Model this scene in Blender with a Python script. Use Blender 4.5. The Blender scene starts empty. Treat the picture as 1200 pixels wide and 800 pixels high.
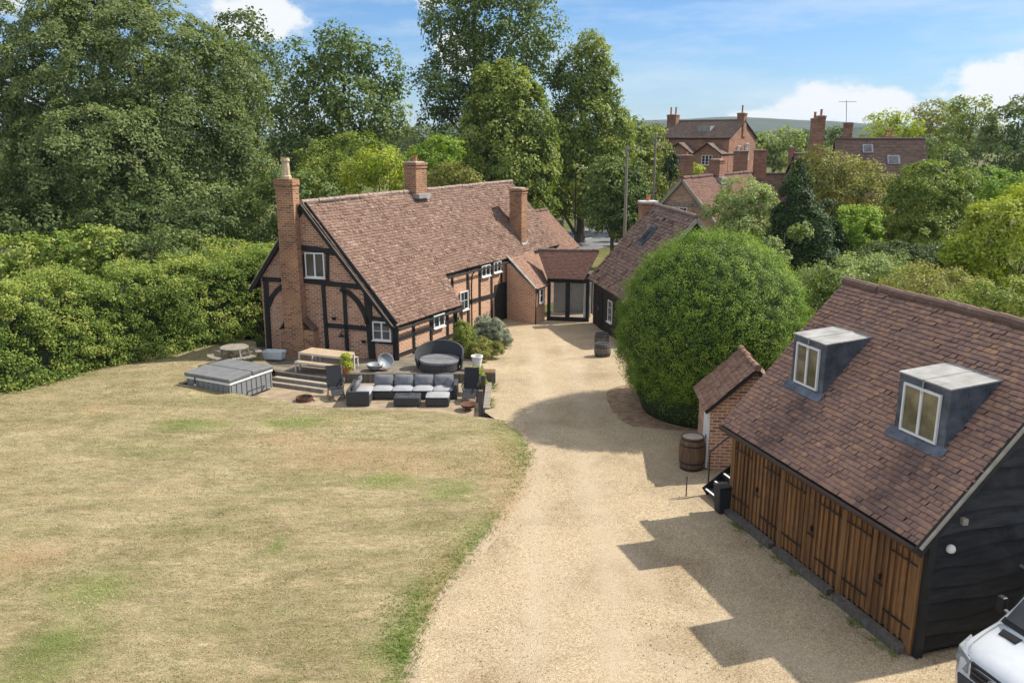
import bpy, math, random
import numpy as np
from mathutils import Vector, Matrix, geometry
random.seed(7)
RNG = np.random.default_rng(11)
PI = math.pi

# ---------------------------------------------------------------- camera, sky, sun, exposure
SC = bpy.context.scene
COL = SC.collection
CAM_H, FPX, HZ = 9.5, 970.0, 165.0
PITCH = math.atan((400 - HZ) / FPX)
cam_d = bpy.data.cameras.new('camera')
cam = bpy.data.objects.new('camera', cam_d)
COL.objects.link(cam)
cam_d.sensor_width = 36
cam_d.lens = FPX / 1200 * 36
cam_d.clip_start = 0.1
cam_d.clip_end = 20000
cam.location = (0, 0, CAM_H)
cam.rotation_euler = (PI / 2 - PITCH, 0, 0)
SC.camera = cam

SUN_DIR = Vector((5.04, 1.62, 5.75)).normalized()          # towards the sun
SUN_EL = math.asin(SUN_DIR.z)
SUN_AZ = math.atan2(SUN_DIR.x, SUN_DIR.y)                   # from +Y clockwise
SUN_STR, SKY_STR, EXPOSURE = 3.3, 0.15, 1.0
w = bpy.data.worlds.new('World')
SC.world = w
w.use_nodes = True
sun_d = bpy.data.lights.new('sun', 'SUN')
sun_d.energy = SUN_STR
sun_d.angle = math.radians(0.55)
sun_d.color = (1.0, 0.93, 0.82)
sun = bpy.data.objects.new('sun', sun_d)
sun.rotation_euler = (-SUN_DIR).to_track_quat('-Z', 'Y').to_euler()
sun.location = (30, 10, 40)
COL.objects.link(sun)
SC.view_settings.view_transform = 'Standard'
SC.view_settings.look = 'None'
SC.view_settings.gamma = 1
SC.view_settings.exposure = EXPOSURE
SC.view_settings.use_curve_mapping = False
SC.cycles.max_bounces = 6
SC.cycles.diffuse_bounces = 3
SC.cycles.glossy_bounces = 3
SC.cycles.transmission_bounces = 4
SC.cycles.transparent_max_bounces = 6
SC.cycles.use_denoising = True

# ---------------------------------------------------------------- measuring helpers (photo pixels -> metres)
_c, _s = math.cos(PITCH), math.sin(PITCH)
ORI = np.array([0, 0, CAM_H])
def ray(px, py):
    a = (px - 600) / FPX; b = (400 - py) / FPX
    return np.array([a, _c + b * _s, -_s + b * _c])
def G(px, py, z=0.0):
    d = ray(px, py)
    return ORI + d * ((z - CAM_H) / d[2])
def D(px, py, Y):
    d = ray(px, py)
    return ORI + d * (Y / d[1])
def HT(y, py):
    d = ray(600, py)
    return CAM_H + y * d[2] / d[1]
def Vp(px, py, A, B):
    n = np.array([B[1] - A[1], -(B[0] - A[0]), 0.0]); d = ray(px, py)
    A3 = np.array([A[0], A[1], 0.0])
    return ORI + d * (n @ (A3 - ORI)) / (n @ d)
def sstep(a, b, x):
    t = np.clip((x - a) / (b - a), 0, 1)
    return t * t * (3 - 2 * t)
Z_FAR = -0.62
def drive_z(x, y):
    return Z_FAR * sstep(31, 46, y)
def vn(x):
    x = np.array(x, float)
    return x / np.linalg.norm(x)

# ---------------------------------------------------------------- sky with clouds
nt = w.node_tree
for n in list(nt.nodes): nt.nodes.remove(n)
def NN(nt, typ, **k):
    n = nt.nodes.new(typ)
    for a, b in k.items():
        if a.startswith('i_'):
            n.inputs[a[2:].replace('_', ' ')].default_value = b
        else: setattr(n, a, b)
    return n
def MTH(nt, op, a, b=None, c=None, clamp=False):
    n = nt.nodes.new('ShaderNodeMath'); n.operation = op; n.use_clamp = clamp
    for i, v in enumerate((a, b, c)):
        if v is None: continue
        if isinstance(v, (int, float)): n.inputs[i].default_value = v
        else: nt.links.new(v, n.inputs[i])
    return n.outputs[0]
def sky_world():
    L = nt.links.new
    out = NN(nt, 'ShaderNodeOutputWorld'); bg = NN(nt, 'ShaderNodeBackground')
    bg.inputs['Strength'].default_value = SKY_STR
    sky = NN(nt, 'ShaderNodeTexSky', sky_type='NISHITA', sun_disc=False)
    sky.sun_elevation = SUN_EL; sky.sun_rotation = SUN_AZ
    sky.altitude = 100; sky.air_density = 1.0; sky.dust_density = 0.6; sky.ozone_density = 1.6
    tc = NN(nt, 'ShaderNodeTexCoord'); sx = NN(nt, 'ShaderNodeSeparateXYZ'); L(tc.outputs['Generated'], sx.inputs[0])
    az = MTH(nt, 'ARCTAN2', sx.outputs[0], sx.outputs[1]); el = MTH(nt, 'ARCSINE', sx.outputs[2])
    cb = NN(nt, 'ShaderNodeCombineXYZ'); L(az, cb.inputs[0]); L(MTH(nt, 'MULTIPLY', el, 1.6), cb.inputs[1])
    no = NN(nt, 'ShaderNodeTexNoise', i_Scale=16.0, i_Detail=8.0, i_Roughness=0.6); L(cb.outputs[0], no.inputs['Vector'])
    nv = MTH(nt, 'SUBTRACT', no.outputs[0], 0.5)
    tot = None
    R = math.radians
    blobs = [(20.6, 2.0, 6.0, 1.9), (17.5, 1.2, 5, 1.0), (23.6, 2.2, 2.4, 1.3), (29.5, 2.9, 5.5, 2.2), (33, 3.4, 6, 2.0), (-30.5, 8.4, 3.4, 2.2), (-4.5, 9.6, 3.5, 1.4),
             (-3.2, 5.6, 2.2, 2.2), (-16.5, 7.4, 4.5, 1.8), (-33, 10.5, 6, 2), (60, 8, 14, 4), (-70, 9, 16, 4), (140, 12, 20, 5), (-140, 10, 18, 5)]
    for (a0, e0, wa, we) in blobs:
        dx = MTH(nt, 'DIVIDE', MTH(nt, 'SUBTRACT', az, R(a0)), R(wa))
        dy = MTH(nt, 'DIVIDE', MTH(nt, 'SUBTRACT', el, R(e0)), R(we))
        r2 = MTH(nt, 'ADD', MTH(nt, 'MULTIPLY', dx, dx), MTH(nt, 'MULTIPLY', dy, dy))
        m = MTH(nt, 'SUBTRACT', 1.0, MTH(nt, 'SQRT', r2))
        tot = m if tot is None else MTH(nt, 'MAXIMUM', tot, m)
    v = MTH(nt, 'ADD', tot, MTH(nt, 'MULTIPLY', nv, 2.2))
    mr = NN(nt, 'ShaderNodeMapRange', interpolation_type='SMOOTHSTEP'); L(v, mr.inputs[0])
    mr.inputs[1].default_value = 0.12; mr.inputs[2].default_value = 0.5
    # thin high veil, stretched along the horizon
    cb2 = NN(nt, 'ShaderNodeCombineXYZ'); L(az, cb2.inputs[0]); L(MTH(nt, 'MULTIPLY', el, 5.0), cb2.inputs[1])
    n2 = NN(nt, 'ShaderNodeTexNoise', i_Scale=3.2, i_Detail=7.0, i_Roughness=0.62); L(cb2.outputs[0], n2.inputs['Vector'])
    mr2 = NN(nt, 'ShaderNodeMapRange'); L(n2.outputs[0], mr2.inputs[0])
    mr2.inputs[1].default_value = 0.43; mr2.inputs[2].default_value = 0.68; mr2.inputs[4].default_value = 0.7
    # whitening low down
    mr3 = NN(nt, 'ShaderNodeMapRange'); L(el, mr3.inputs[0]); mr3.inputs[1].default_value = R(9); mr3.inputs[2].default_value = R(-1)
    mr3.inputs[3].default_value = 0.0; mr3.inputs[4].default_value = 0.28
    tint = NN(nt, 'ShaderNodeMix', data_type='RGBA', blend_type='MULTIPLY'); tint.inputs[0].default_value = 1
    L(sky.outputs[0], tint.inputs[6]); tint.inputs[7].default_value = (0.205, 0.325, 0.475, 1)
    def mix(a, f, col):
        m = NN(nt, 'ShaderNodeMix', data_type='RGBA'); L(a, m.inputs[6]); L(f, m.inputs[0]); m.inputs[7].default_value = col
        return m.outputs[2]
    o = mix(tint.outputs[2], mr3.outputs[0], (2.1, 2.7, 3.2, 1))
    o = mix(o, mr2.outputs[0], (2.5, 2.9, 3.3, 1))
    o = mix(o, mr.outputs[0], (3.15, 3.25, 3.35, 1))
    # broken bright cloud added above the view, all round, to fill the shadows
    mr4 = NN(nt, 'ShaderNodeMapRange', interpolation_type='SMOOTHSTEP'); L(el, mr4.inputs[0]); mr4.inputs[1].default_value = R(17); mr4.inputs[2].default_value = R(34)
    n3 = NN(nt, 'ShaderNodeTexNoise', i_Scale=2.6, i_Detail=7.0, i_Roughness=0.6); L(tc.outputs['Generated'], n3.inputs['Vector'])
    mr5 = NN(nt, 'ShaderNodeMapRange', interpolation_type='SMOOTHSTEP'); L(n3.outputs[0], mr5.inputs[0]); mr5.inputs[1].default_value = .36; mr5.inputs[2].default_value = .56; mr5.inputs[3].default_value = .25
    o = mix(o, MTH(nt, 'MULTIPLY', mr4.outputs[0], mr5.outputs[0]), (3.5, 3.55, 3.7, 1))
    L(o, bg.inputs['Color']); L(bg.outputs[0], out.inputs['Surface'])
sky_world()

# ---------------------------------------------------------------- mesh builder
ORG = {}
class MB:
    def __init__(s): s.v = []; s.f = []; s.uv = None
    def poly(s, pts):
        b = len(s.v); s.v += [tuple(p) for p in pts]; s.f.append(tuple(range(b, b + len(pts)))); return s
    def hexa(s, p):   # 8 points: bottom 4 ccw, top 4 ccw
        b = len(s.v); s.v += [tuple(q) for q in p]
        for f in ((3, 2, 1, 0), (4, 5, 6, 7), (0, 1, 5, 4), (1, 2, 6, 5), (2, 3, 7, 6), (3, 0, 4, 7)): s.f.append(tuple(b + i for i in f))
        return s
    def box(s, c, sx, sy, sz, rz=0.0):   # c = centre of the bottom face
        co, si = math.cos(rz), math.sin(rz); P = []
        for z in (0, sz):
            for x, y in ((-1, -1), (1, -1), (1, 1), (-1, 1)):
                a, b = x * sx / 2, y * sy / 2
                P.append((c[0] + a * co - b * si, c[1] + a * si + b * co, c[2] + z))
        return s.hexa(P)
    def beam(s, p0, p1, wd, ht, up=(0, 0, 1)):
        p0, p1 = np.array(p0, float), np.array(p1, float); d = vn(p1 - p0); u = np.array(up, float)
        sd = np.cross(d, u)
        if np.linalg.norm(sd) < 1e-4: sd = np.cross(d, (1, 0, 0))
        sd = vn(sd); u = np.cross(sd, d); a, b = sd * wd / 2, u * ht / 2
        return s.hexa([p0 - a - b, p0 + a - b, p1 + a - b, p1 - a - b, p0 - a + b, p0 + a + b, p1 + a + b, p1 - a + b])
    def prism(s, pts, vec):
        pts = [np.array(p, float) for p in pts]; vec = np.array(vec, float); b = len(s.v); n = len(pts)
        s.v += [tuple(p) for p in pts] + [tuple(p + vec) for p in pts]
        s.f.append(tuple(b + i for i in reversed(range(n)))); s.f.append(tuple(b + n + i for i in range(n)))
        for i in range(n):
            j = (i + 1) % n; s.f.append((b + i, b + j, b + n + j, b + n + i))
        return s
    def tube(s, pts, r, n=8, cap=True):
        pts = [np.array(p, float) for p in pts]; m = len(pts)
        rs = [r] * m if isinstance(r, (int, float)) else list(r)
        b = len(s.v); pu = None
        for i, p in enumerate(pts):
            t = pts[min(i + 1, m - 1)] - pts[max(i - 1, 0)]; t = vn(t)
            if pu is None:
                pu = np.cross(t, (0, 0, 1) if abs(t[2]) < .9 else (1, 0, 0)); pu = vn(pu)
            pu = vn(pu - t * (pu @ t)); pv = np.cross(t, pu)
            for k in range(n):
                a = 2 * PI * k / n; s.v.append(tuple(p + rs[i] * (math.cos(a) * pu + math.sin(a) * pv)))
        for i in range(m - 1):
            for k in range(n):
                k2 = (k + 1) % n
                s.f.append((b + i * n + k, b + i * n + k2, b + (i + 1) * n + k2, b + (i + 1) * n + k))
        if cap:
            s.f.append(tuple(b + k for k in reversed(range(n)))); s.f.append(tuple(b + (m - 1) * n + k for k in range(n)))
        return s
    def lathe(s, prof, c=(0, 0, 0), n=20, axis=None):
        b = len(s.v); m = len(prof)
        for r, z in prof:
            for k in range(n):
                a = 2 * PI * k / n; p = np.array((r * math.cos(a), r * math.sin(a), z))
                if axis is not None: p = axis @ p
                s.v.append((c[0] + p[0], c[1] + p[1], c[2] + p[2]))
        for i in range(m - 1):
            for k in range(n):
                k2 = (k + 1) % n; s.f.append((b + i * n + k, b + i * n + k2, b + (i + 1) * n + k2, b + (i + 1) * n + k))
        s.f.append(tuple(b + k for k in reversed(range(n)))); s.f.append(tuple(b + (m - 1) * n + k for k in range(n)))
        return s
    def build(s, name, mat, parent=None, smooth=False, bevel=0.0, local=False, sub=0, boards=0):
        me = bpy.data.meshes.new(name)
        off = np.zeros(3)
        if parent is not None and not local: off = ORG.get(parent.name, np.zeros(3))
        me.from_pydata([tuple(np.array(p) - off) for p in s.v], [], s.f)
        me.materials.append(mat)
        if boards:      # every board gets a tone of its own
            rb_ = np.random.default_rng(len(s.f) + int(abs(s.v[0][0]) * 100)); tn = rb_.uniform(0, 1, len(s.f) // (6 * boards) + 2)
            uvl = me.uv_layers.new(name='UVMap')
            for p in me.polygons:
                for li in p.loop_indices: uvl.data[li].uv = (tn[p.index // (6 * boards)], .5)
        o = bpy.data.objects.new(name, me); COL.objects.link(o)
        if parent is not None: o.parent = parent
        ORG[o.name] = off
        if smooth:
            for p in me.polygons: p.use_smooth = True
        if bevel > 0:
            m = o.modifiers.new('bevel', 'BEVEL'); m.width = bevel; m.segments = 2; m.limit_method = 'ANGLE'; m.angle_limit = 0.6
        if sub:
            m = o.modifiers.new('sub', 'SUBSURF'); m.levels = sub; m.render_levels = sub
        return o

def tag(o, label=None, cat=None, group=None, kind=None):
    if label: o['label'] = label
    if cat: o['category'] = cat
    if group: o['group'] = group
    if kind: o['kind'] = kind
    return o
def thing(name, label, cat, loc=(0, 0, 0), rz=0.0, group=None):
    o = bpy.data.objects.new(name, None); COL.objects.link(o); o.empty_display_size = .3
    o.location = tuple(loc); o.rotation_euler = (0, 0, rz)
    ORG[o.name] = np.array(loc, float)
    return tag(o, label, cat, group)
def copy_tree(o, parent=None):
    c = o.copy(); COL.objects.link(c)
    if parent is not None: c.parent = parent
    for ch in o.children: copy_tree(ch, c)
    return c
def fast_mesh(name, V, F, mat, parent=None, uv=None, smooth=False):
    """V (n,3); F (m,4) int; uv (m*4,2)"""
    me = bpy.data.meshes.new(name)
    off = ORG.get(parent.name, np.zeros(3)) if parent is not None else np.zeros(3)
    V = np.asarray(V, float) - off
    m, k = F.shape
    me.vertices.add(len(V)); me.vertices.foreach_set('co', V.astype(np.float32).ravel())
    me.loops.add(m * k); me.loops.foreach_set('vertex_index', F.astype(np.int32).ravel())
    me.polygons.add(m); me.polygons.foreach_set('loop_start', np.arange(0, m * k, k, dtype=np.int32))
    try: me.polygons.foreach_set('loop_total', np.full(m, k, dtype=np.int32))
    except Exception: pass
    if uv is not None:
        l = me.uv_layers.new(name='UVMap'); l.data.foreach_set('uv', np.asarray(uv, np.float32).ravel())
    me.update(calc_edges=True)
    if smooth: me.polygons.foreach_set('use_smooth', np.ones(m, dtype=bool))
    me.materials.append(mat)
    o = bpy.data.objects.new(name, me); COL.objects.link(o)
    if parent is not None: o.parent = parent
    ORG[o.name] = off
    return o

# ---------------------------------------------------------------- materials
def new_mat(name):
    m = bpy.data.materials.new(name); m.use_nodes = True
    nt = m.node_tree; b = nt.nodes['Principled BSDF']
    return m, nt, b
def ramp(nt, fac, stops):
    r = nt.nodes.new('ShaderNodeValToRGB'); e = r.color_ramp.elements
    while len(e) < len(stops): e.new(0.5)
    for el, (p, c) in zip(e, stops):
        el.position = p; el.color = (*c, 1) if len(c) == 3 else c
    nt.links.new(fac, r.inputs[0]); return r.outputs[0]
def noise(nt, scale, detail=5.0, rough=.6, vec=None, dist=0.0):
    n = NN(nt, 'ShaderNodeTexNoise', i_Scale=scale, i_Detail=detail, i_Roughness=rough, i_Distortion=dist)
    if vec is not None: nt.links.new(vec, n.inputs['Vector'])
    return n.outputs[0]
def objco(nt):
    return NN(nt, 'ShaderNodeTexCoord').outputs['Object']
def worldpos(nt):
    return NN(nt, 'ShaderNodeNewGeometry').outputs['Position']
def bump(nt, b, h, strength=.3, dist=.02):
    n = NN(nt, 'ShaderNodeBump', i_Strength=strength, i_Distance=dist); nt.links.new(h, n.inputs['Height'])
    nt.links.new(n.outputs[0], b.inputs['Normal'])
def mixc(nt, f, a, b, blend='MIX'):
    m = NN(nt, 'ShaderNodeMix', data_type='RGBA', blend_type=blend)
    for i, v in ((0, f), (6, a), (7, b)):
        if isinstance(v, (int, float)): m.inputs[i].default_value = v
        elif isinstance(v, tuple): m.inputs[i].default_value = (*v, 1)
        else: nt.links.new(v, m.inputs[i])
    return m.outputs[2]
def plain(name, col, rough=.7, var=.25, scale=4.0, bs=.15, bscale=60.0, metal=0.0, spec=.4, stretch=None):
    m, nt, b = new_mat(name)
    co = objco(nt)
    if stretch:
        mp = NN(nt, 'ShaderNodeMapping'); mp.inputs['Scale'].default_value = stretch; nt.links.new(co, mp.inputs[0]); co = mp.outputs[0]
    c = np.array(col)
    a = noise(nt, scale, 6, .65, co)
    nt.links.new(ramp(nt, a, [(.3, tuple(c * (1 - var))), (.7, tuple(np.minimum(c * (1 + var), .95)))]), b.inputs['Base Color'])
    b.inputs['Roughness'].default_value = rough; b.inputs['Metallic'].default_value = metal
    b.inputs['Specular IOR Level'].default_value = spec
    if bs > 0: bump(nt, b, noise(nt, bscale, 4, .6, co), bs, .01)
    return m
def brick_mat(name, cols, mortar, bw=.27, bh=.098, mort=.018, grime=.25):
    """coursed brickwork wrapped round vertical walls from world position and wall normal"""
    m, nt, b = new_mat(name); L = nt.links.new
    g = NN(nt, 'ShaderNodeNewGeometry'); sn = NN(nt, 'ShaderNodeSeparateXYZ'); L(g.outputs['True Normal'], sn.inputs[0])
    sp = NN(nt, 'ShaderNodeSeparateXYZ'); L(g.outputs['Position'], sp.inputs[0])
    u = MTH(nt, 'SUBTRACT', MTH(nt, 'MULTIPLY', sp.outputs[1], sn.outputs[0]), MTH(nt, 'MULTIPLY', sp.outputs[0], sn.outputs[1]))
    cb = NN(nt, 'ShaderNodeCombineXYZ'); L(u, cb.inputs[0]); L(sp.outputs[2], cb.inputs[1])
    wob = NN(nt, 'ShaderNodeTexNoise', i_Scale=6.0); L(g.outputs['Position'], wob.inputs['Vector'])
    ad = NN(nt, 'ShaderNodeMix', data_type='VECTOR'); ad.inputs[0].default_value = .02; L(cb.outputs[0], ad.inputs[4]); L(wob.outputs['Color'], ad.inputs[5])
    bt = NN(nt, 'ShaderNodeTexBrick', i_Scale=1.0, i_Mortar_Size=mort, i_Mortar_Smooth=.3, i_Brick_Width=bw, i_Row_Height=bh, i_Bias=0.0)
    L(ad.outputs[1], bt.inputs['Vector'])
    bt.inputs['Color1'].default_value = (0, 0, 0, 1); bt.inputs['Color2'].default_value = (1, 1, 1, 1); bt.inputs['Mortar'].default_value = (.5, .5, .5, 1)
    n1 = noise(nt, 1.3, 5, .6, g.outputs['Position'])
    f = MTH(nt, 'ADD', MTH(nt, 'MULTIPLY', bt.outputs['Color'], .75), MTH(nt, 'MULTIPLY', n1, .25))
    k = len(cols)
    c = ramp(nt, f, [(.08 + .84 * i / (k - 1), cols[i]) for i in range(k)])
    c = mixc(nt, MTH(nt, 'MULTIPLY', bt.outputs['Fac'], .85), c, mortar)
    n2 = noise(nt, .55, 6, .7, g.outputs['Position'])
    gr = ramp(nt, n2, [(.35, (1 - grime,) * 3), (.62, (1.06, 1.04, 1.0))])
    c = mixc(nt, 1.0, c, gr, 'MULTIPLY')
    L(c, b.inputs['Base Color']); b.inputs['Roughness'].default_value = .88; b.inputs['Specular IOR Level'].default_value = .25
    h = MTH(nt, 'SUBTRACT', MTH(nt, 'MULTIPLY', noise(nt, 40, 4, .6, g.outputs['Position']), .5), bt.outputs['Fac'])
    bump(nt, b, h, .5, .012)
    return m
def tile_mat(name, cols, lichen=.25, lich_col=(.42, .38, .30), stain_shade_col=(.035, .033, .04)):
    """clay tiles: UV.x holds a random value per tile, UV.y how dark: stain on the face, painted shadow on the lower edge"""
    m, nt, b = new_mat(name); L = nt.links.new
    uv = NN(nt, 'ShaderNodeTexCoord').outputs['UV']; s = NN(nt, 'ShaderNodeSeparateXYZ'); L(uv, s.inputs[0])
    pos = worldpos(nt)
    k = len(cols)
    f = MTH(nt, 'ADD', MTH(nt, 'MULTIPLY', s.outputs[0], .8), MTH(nt, 'MULTIPLY', noise(nt, .8, 5, .6, pos), .28))
    c = ramp(nt, f, [(.1 + .88 * i / (k - 1), cols[i]) for i in range(k)])
    c = mixc(nt, 1.0, c, ramp(nt, noise(nt, 9, 5, .7, pos), [(.3, (.72, .72, .74)), (.7, (1.15, 1.12, 1.08))]), 'MULTIPLY')
    lf = ramp(nt, noise(nt, 5.5, 8, .75, pos), [(.56, (0, 0, 0)), (.70, (1, 1, 1))])
    c = mixc(nt, MTH(nt, 'MULTIPLY', lf, lichen), c, lich_col)
    c = mixc(nt, MTH(nt, 'MULTIPLY', s.outputs[1], .8), c, stain_shade_col)
    L(c, b.inputs['Base Color']); b.inputs['Roughness'].default_value = .82; b.inputs['Specular IOR Level'].default_value = .3
    bump(nt, b, noise(nt, 55, 5, .65, pos), .35, .008)
    return m
def leaf_mat(name, c0, c1, c2, trans=.35, rough=.55):
    m, nt, b = new_mat(name); L = nt.links.new
    uv = NN(nt, 'ShaderNodeTexCoord').outputs['UV']; s = NN(nt, 'ShaderNodeSeparateXYZ'); L(uv, s.inputs[0])
    f = MTH(nt, 'ADD', MTH(nt, 'MULTIPLY', s.outputs[0], .5), MTH(nt, 'MULTIPLY', s.outputs[1], .5))
    c = ramp(nt, f, [(.15, c0), (.5, c1), (.85, c2)])
    L(c, b.inputs['Base Color']); b.inputs['Roughness'].default_value = rough; b.inputs['Specular IOR Level'].default_value = .2
    tr = NN(nt, 'ShaderNodeBsdfTranslucent'); tc = mixc(nt, 1.0, c, (1.25, 1.35, .55), 'MULTIPLY'); L(tc, tr.inputs['Color'])
    mx = NN(nt, 'ShaderNodeMixShader'); mx.inputs[0].default_value = trans
    L(b.outputs[0], mx.inputs[1]); L(tr.outputs[0], mx.inputs[2]); L(mx.outputs[0], nt.nodes['Material Output'].inputs['Surface'])
    return m

MT = {}
MT['brick_old'] = brick_mat('old_brick', [(.20, .085, .055), (.38, .16, .095), (.47, .205, .115), (.46, .27, .18)], (.60, .52, .42))
MT['brick_warm'] = brick_mat('warm_brick', [(.27, .10, .055), (.45, .17, .085), (.52, .21, .10), (.46, .24, .13)], (.66, .58, .47), grime=.12, mort=.022)
MT['brick_red'] = brick_mat('red_brick', [(.20, .085, .06), (.31, .135, .09), (.38, .175, .115)], (.42, .31, .23), bw=.34, bh=.13, grime=.3)
MT['brick_chim'] = brick_mat('chimney_brick', [(.15, .065, .045), (.32, .13, .07), (.42, .18, .085), (.38, .20, .11)], (.44, .35, .25), grime=.35)
MT['tile_house'] = tile_mat('weathered_clay_tile', [(.14, .088, .068), (.235, .15, .115), (.28, .175, .132), (.33, .21, .16), (.46, .345, .28)], .38)
MT['tile_new'] = tile_mat('orange_clay_tile', [(.24, .145, .105), (.31, .18, .13), (.36, .215, .155), (.40, .28, .21)], .25)
MT['tile_link'] = tile_mat('red_clay_tile', [(.19, .105, .08), (.26, .14, .105), (.30, .165, .125)], .12)
MT['tile_garage'] = tile_mat('mottled_clay_tile', [(.23, .155, .13), (.33, .205, .165), (.40, .24, .18), (.47, .275, .185), (.64, .36, .21)], .14, (.33, .25, .2))
MT['tile_wing'] = tile_mat('brown_clay_tile', [(.17, .125, .105), (.26, .185, .15), (.32, .225, .18), (.40, .30, .24)], .22)
MT['tile_dark'] = tile_mat('dark_brown_tile', [(.12, .08, .065), (.19, .12, .095), (.23, .145, .115), (.28, .19, .15)], .2)
MT['tile_far'] = tile_mat('far_clay_tile', [(.15, .09, .075), (.21, .115, .09), (.27, .15, .11), (.30, .18, .13)], .25)
MT['slate'] = tile_mat('grey_brown_tile', [(.14, .10, .085), (.20, .145, .115), (.25, .18, .145)], .15)
MT['black_timber'] = plain('black_timber', (.019, .018, .018), .75, .4, 3, .5, 30, stretch=(1, 1, 1))
MT['black_iron'] = plain('black_iron', (.015, .015, .016), .5, .3, 6, .1, 60)
MT['white_paint'] = plain('white_paint', (.74, .74, .72), .5, .06, 3, .05, 40)
MT['lead'] = plain('lead', (.105, .12, .15), .55, .55, 2.6, .25, 12, metal=.35)
MT['lead_top'] = plain('lead_top', (.30, .297, .285), .75, .35, 2.0, .2, 12, metal=.1)
MT['stone'] = plain('grey_stone', (.33, .29, .23), .9, .25, 4, .4, 30)
MT['pot'] = plain('terracotta', (.42, .16, .08), .8, .2, 6, .2, 40)
MT['buff_pot'] = plain('buff_clay', (.48, .38, .25), .85, .25, 6, .3, 40)
MT['mortar'] = plain('pale_mortar', (.48, .43, .36), .9, .2, 5, .3, 30)
def glass_mat(name='window_glass', col=(.03, .035, .04)):
    m, nt, b = new_mat(name)
    nt.links.new(ramp(nt, noise(nt, 1.6, 3, .5, worldpos(nt)), [(.35, tuple(np.array(col) * .5)), (.7, tuple(np.array(col) * 2.2))]), b.inputs['Base Color'])
    b.inputs['Roughness'].default_value = .04; b.inputs['Specular IOR Level'].default_value = .7
    bump(nt, b, noise(nt, 2.2, 2, .5, worldpos(nt)), .04, .02)
    return m
MT['glass'] = glass_mat()
MT['curtain_glass'] = glass_mat('curtained_glass', (.12, .105, .065))
MT['clear_glass'] = glass_mat('door_glass', (.06, .07, .075))
MT['dark'] = plain('dark_inside', (.012, .011, .010), .9, .2, 3, 0)
def wood_mat(name, c0, c1, c2, zs=.6, rough=.8, xs_=7):
    m, nt, b = new_mat(name); L = nt.links.new
    mp = NN(nt, 'ShaderNodeMapping'); mp.inputs['Scale'].default_value = (xs_, xs_, zs); L(objco(nt), mp.inputs[0])
    n1 = noise(nt, 1.2, 6, .7, mp.outputs[0], .6); n2 = noise(nt, 6, 6, .7, mp.outputs[0])
    f = MTH(nt, 'ADD', MTH(nt, 'MULTIPLY', n1, .65), MTH(nt, 'MULTIPLY', n2, .35))
    L(ramp(nt, f, [(.34, c0), (.5, c1), (.66, c2)]), b.inputs['Base Color']); b.inputs['Roughness'].default_value = rough
    bump(nt, b, n2, .35, .01); return m
MT['oak'] = wood_mat('stained_oak', (.06, .027, .010), (.19, .09, .030), (.36, .19, .070), .35, .8, 11)
def board_mat(name, src, lo, hi, dirt):
    m = MT[src].copy(); m.name = name; nt = m.node_tree; b = nt.nodes['Principled BSDF']; L = nt.links.new
    c = b.inputs['Base Color'].links[0].from_socket; uv = NN(nt, 'ShaderNodeTexCoord').outputs['UV']; sp = NN(nt, 'ShaderNodeSeparateXYZ'); L(uv, sp.inputs[0])
    c = mixc(nt, 1.0, c, ramp(nt, sp.outputs[0], [(0, lo), (1, hi)]), 'MULTIPLY')
    c = mixc(nt, ramp(nt, noise(nt, 1.1, 7, .7, worldpos(nt)), [(.52, (0, 0, 0)), (.70, (.7, .7, .7))]), c, dirt)
    L(c, b.inputs['Base Color']); return m
MT['oak_boards'] = board_mat('stained_oak_boards', 'oak', (.70, .67, .65), (1.3, 1.27, 1.23), (.085, .052, .028))
MT['grey_wood'] = wood_mat('weathered_wood', (.12, .10, .08), (.23, .20, .165), (.36, .32, .27))
MT['sleeper'] = wood_mat('dark_sleeper', (.05, .042, .036), (.11, .095, .08), (.2, .18, .155))
MT['barrel'] = wood_mat('barrel_oak', (.06, .032, .018), (.13, .072, .038), (.22, .13, .07), 1.0)
MT['barrel_top'] = plain('barrel_head', (.36, .30, .25), .8, .25, 6, .3, 30)
MT['bark'] = wood_mat('bark', (.05, .042, .032), (.11, .09, .07), (.19, .16, .13), 1.5)
MT['pole'] = wood_mat('pole_wood', (.16, .135, .11), (.25, .215, .175), (.34, .30, .25), .5)
MT['rattan'] = plain('grey_rattan', (.05, .052, .056), .65, .35, 25, .7, 90)
MT['cushion'] = plain('grey_cushion', (.17, .175, .19), .9, .12, 6, .25, 60)
MT['cushion_lt'] = plain('pale_grey_cushion', (.30, .305, .32), .9, .1, 6, .25, 60)
MT['mesh_fabric'] = plain('black_mesh_fabric', (.022, .023, .027), .7, .25, 30, .4, 150)
MT['tub_side'] = plain('grey_tub_panel', (.22, .23, .235), .55, .12, 3, .15, 20)
MT['tub_lid'] = plain('grey_vinyl', (.165, .168, .175), .5, .2, 3, .2, 8)
MT['rust'] = plain('rusty_iron', (.11, .05, .03), .9, .4, 9, .4, 40)
MT['steel'] = plain('galvanised_steel', (.26, .28, .30), .55, .15, 4, .1, 30, metal=.4)
MT['alu'] = plain('pale_aluminium', (.62, .60, .56), .45, .08, 4, .05, 30)
MT['teak'] = wood_mat('teak_top', (.30, .22, .14), (.42, .32, .21), (.52, .42, .30))
MT['plastic_white'] = plain('pale_plastic', (.60, .66, .68), .5, .08, 4, .05, 30)

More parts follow.
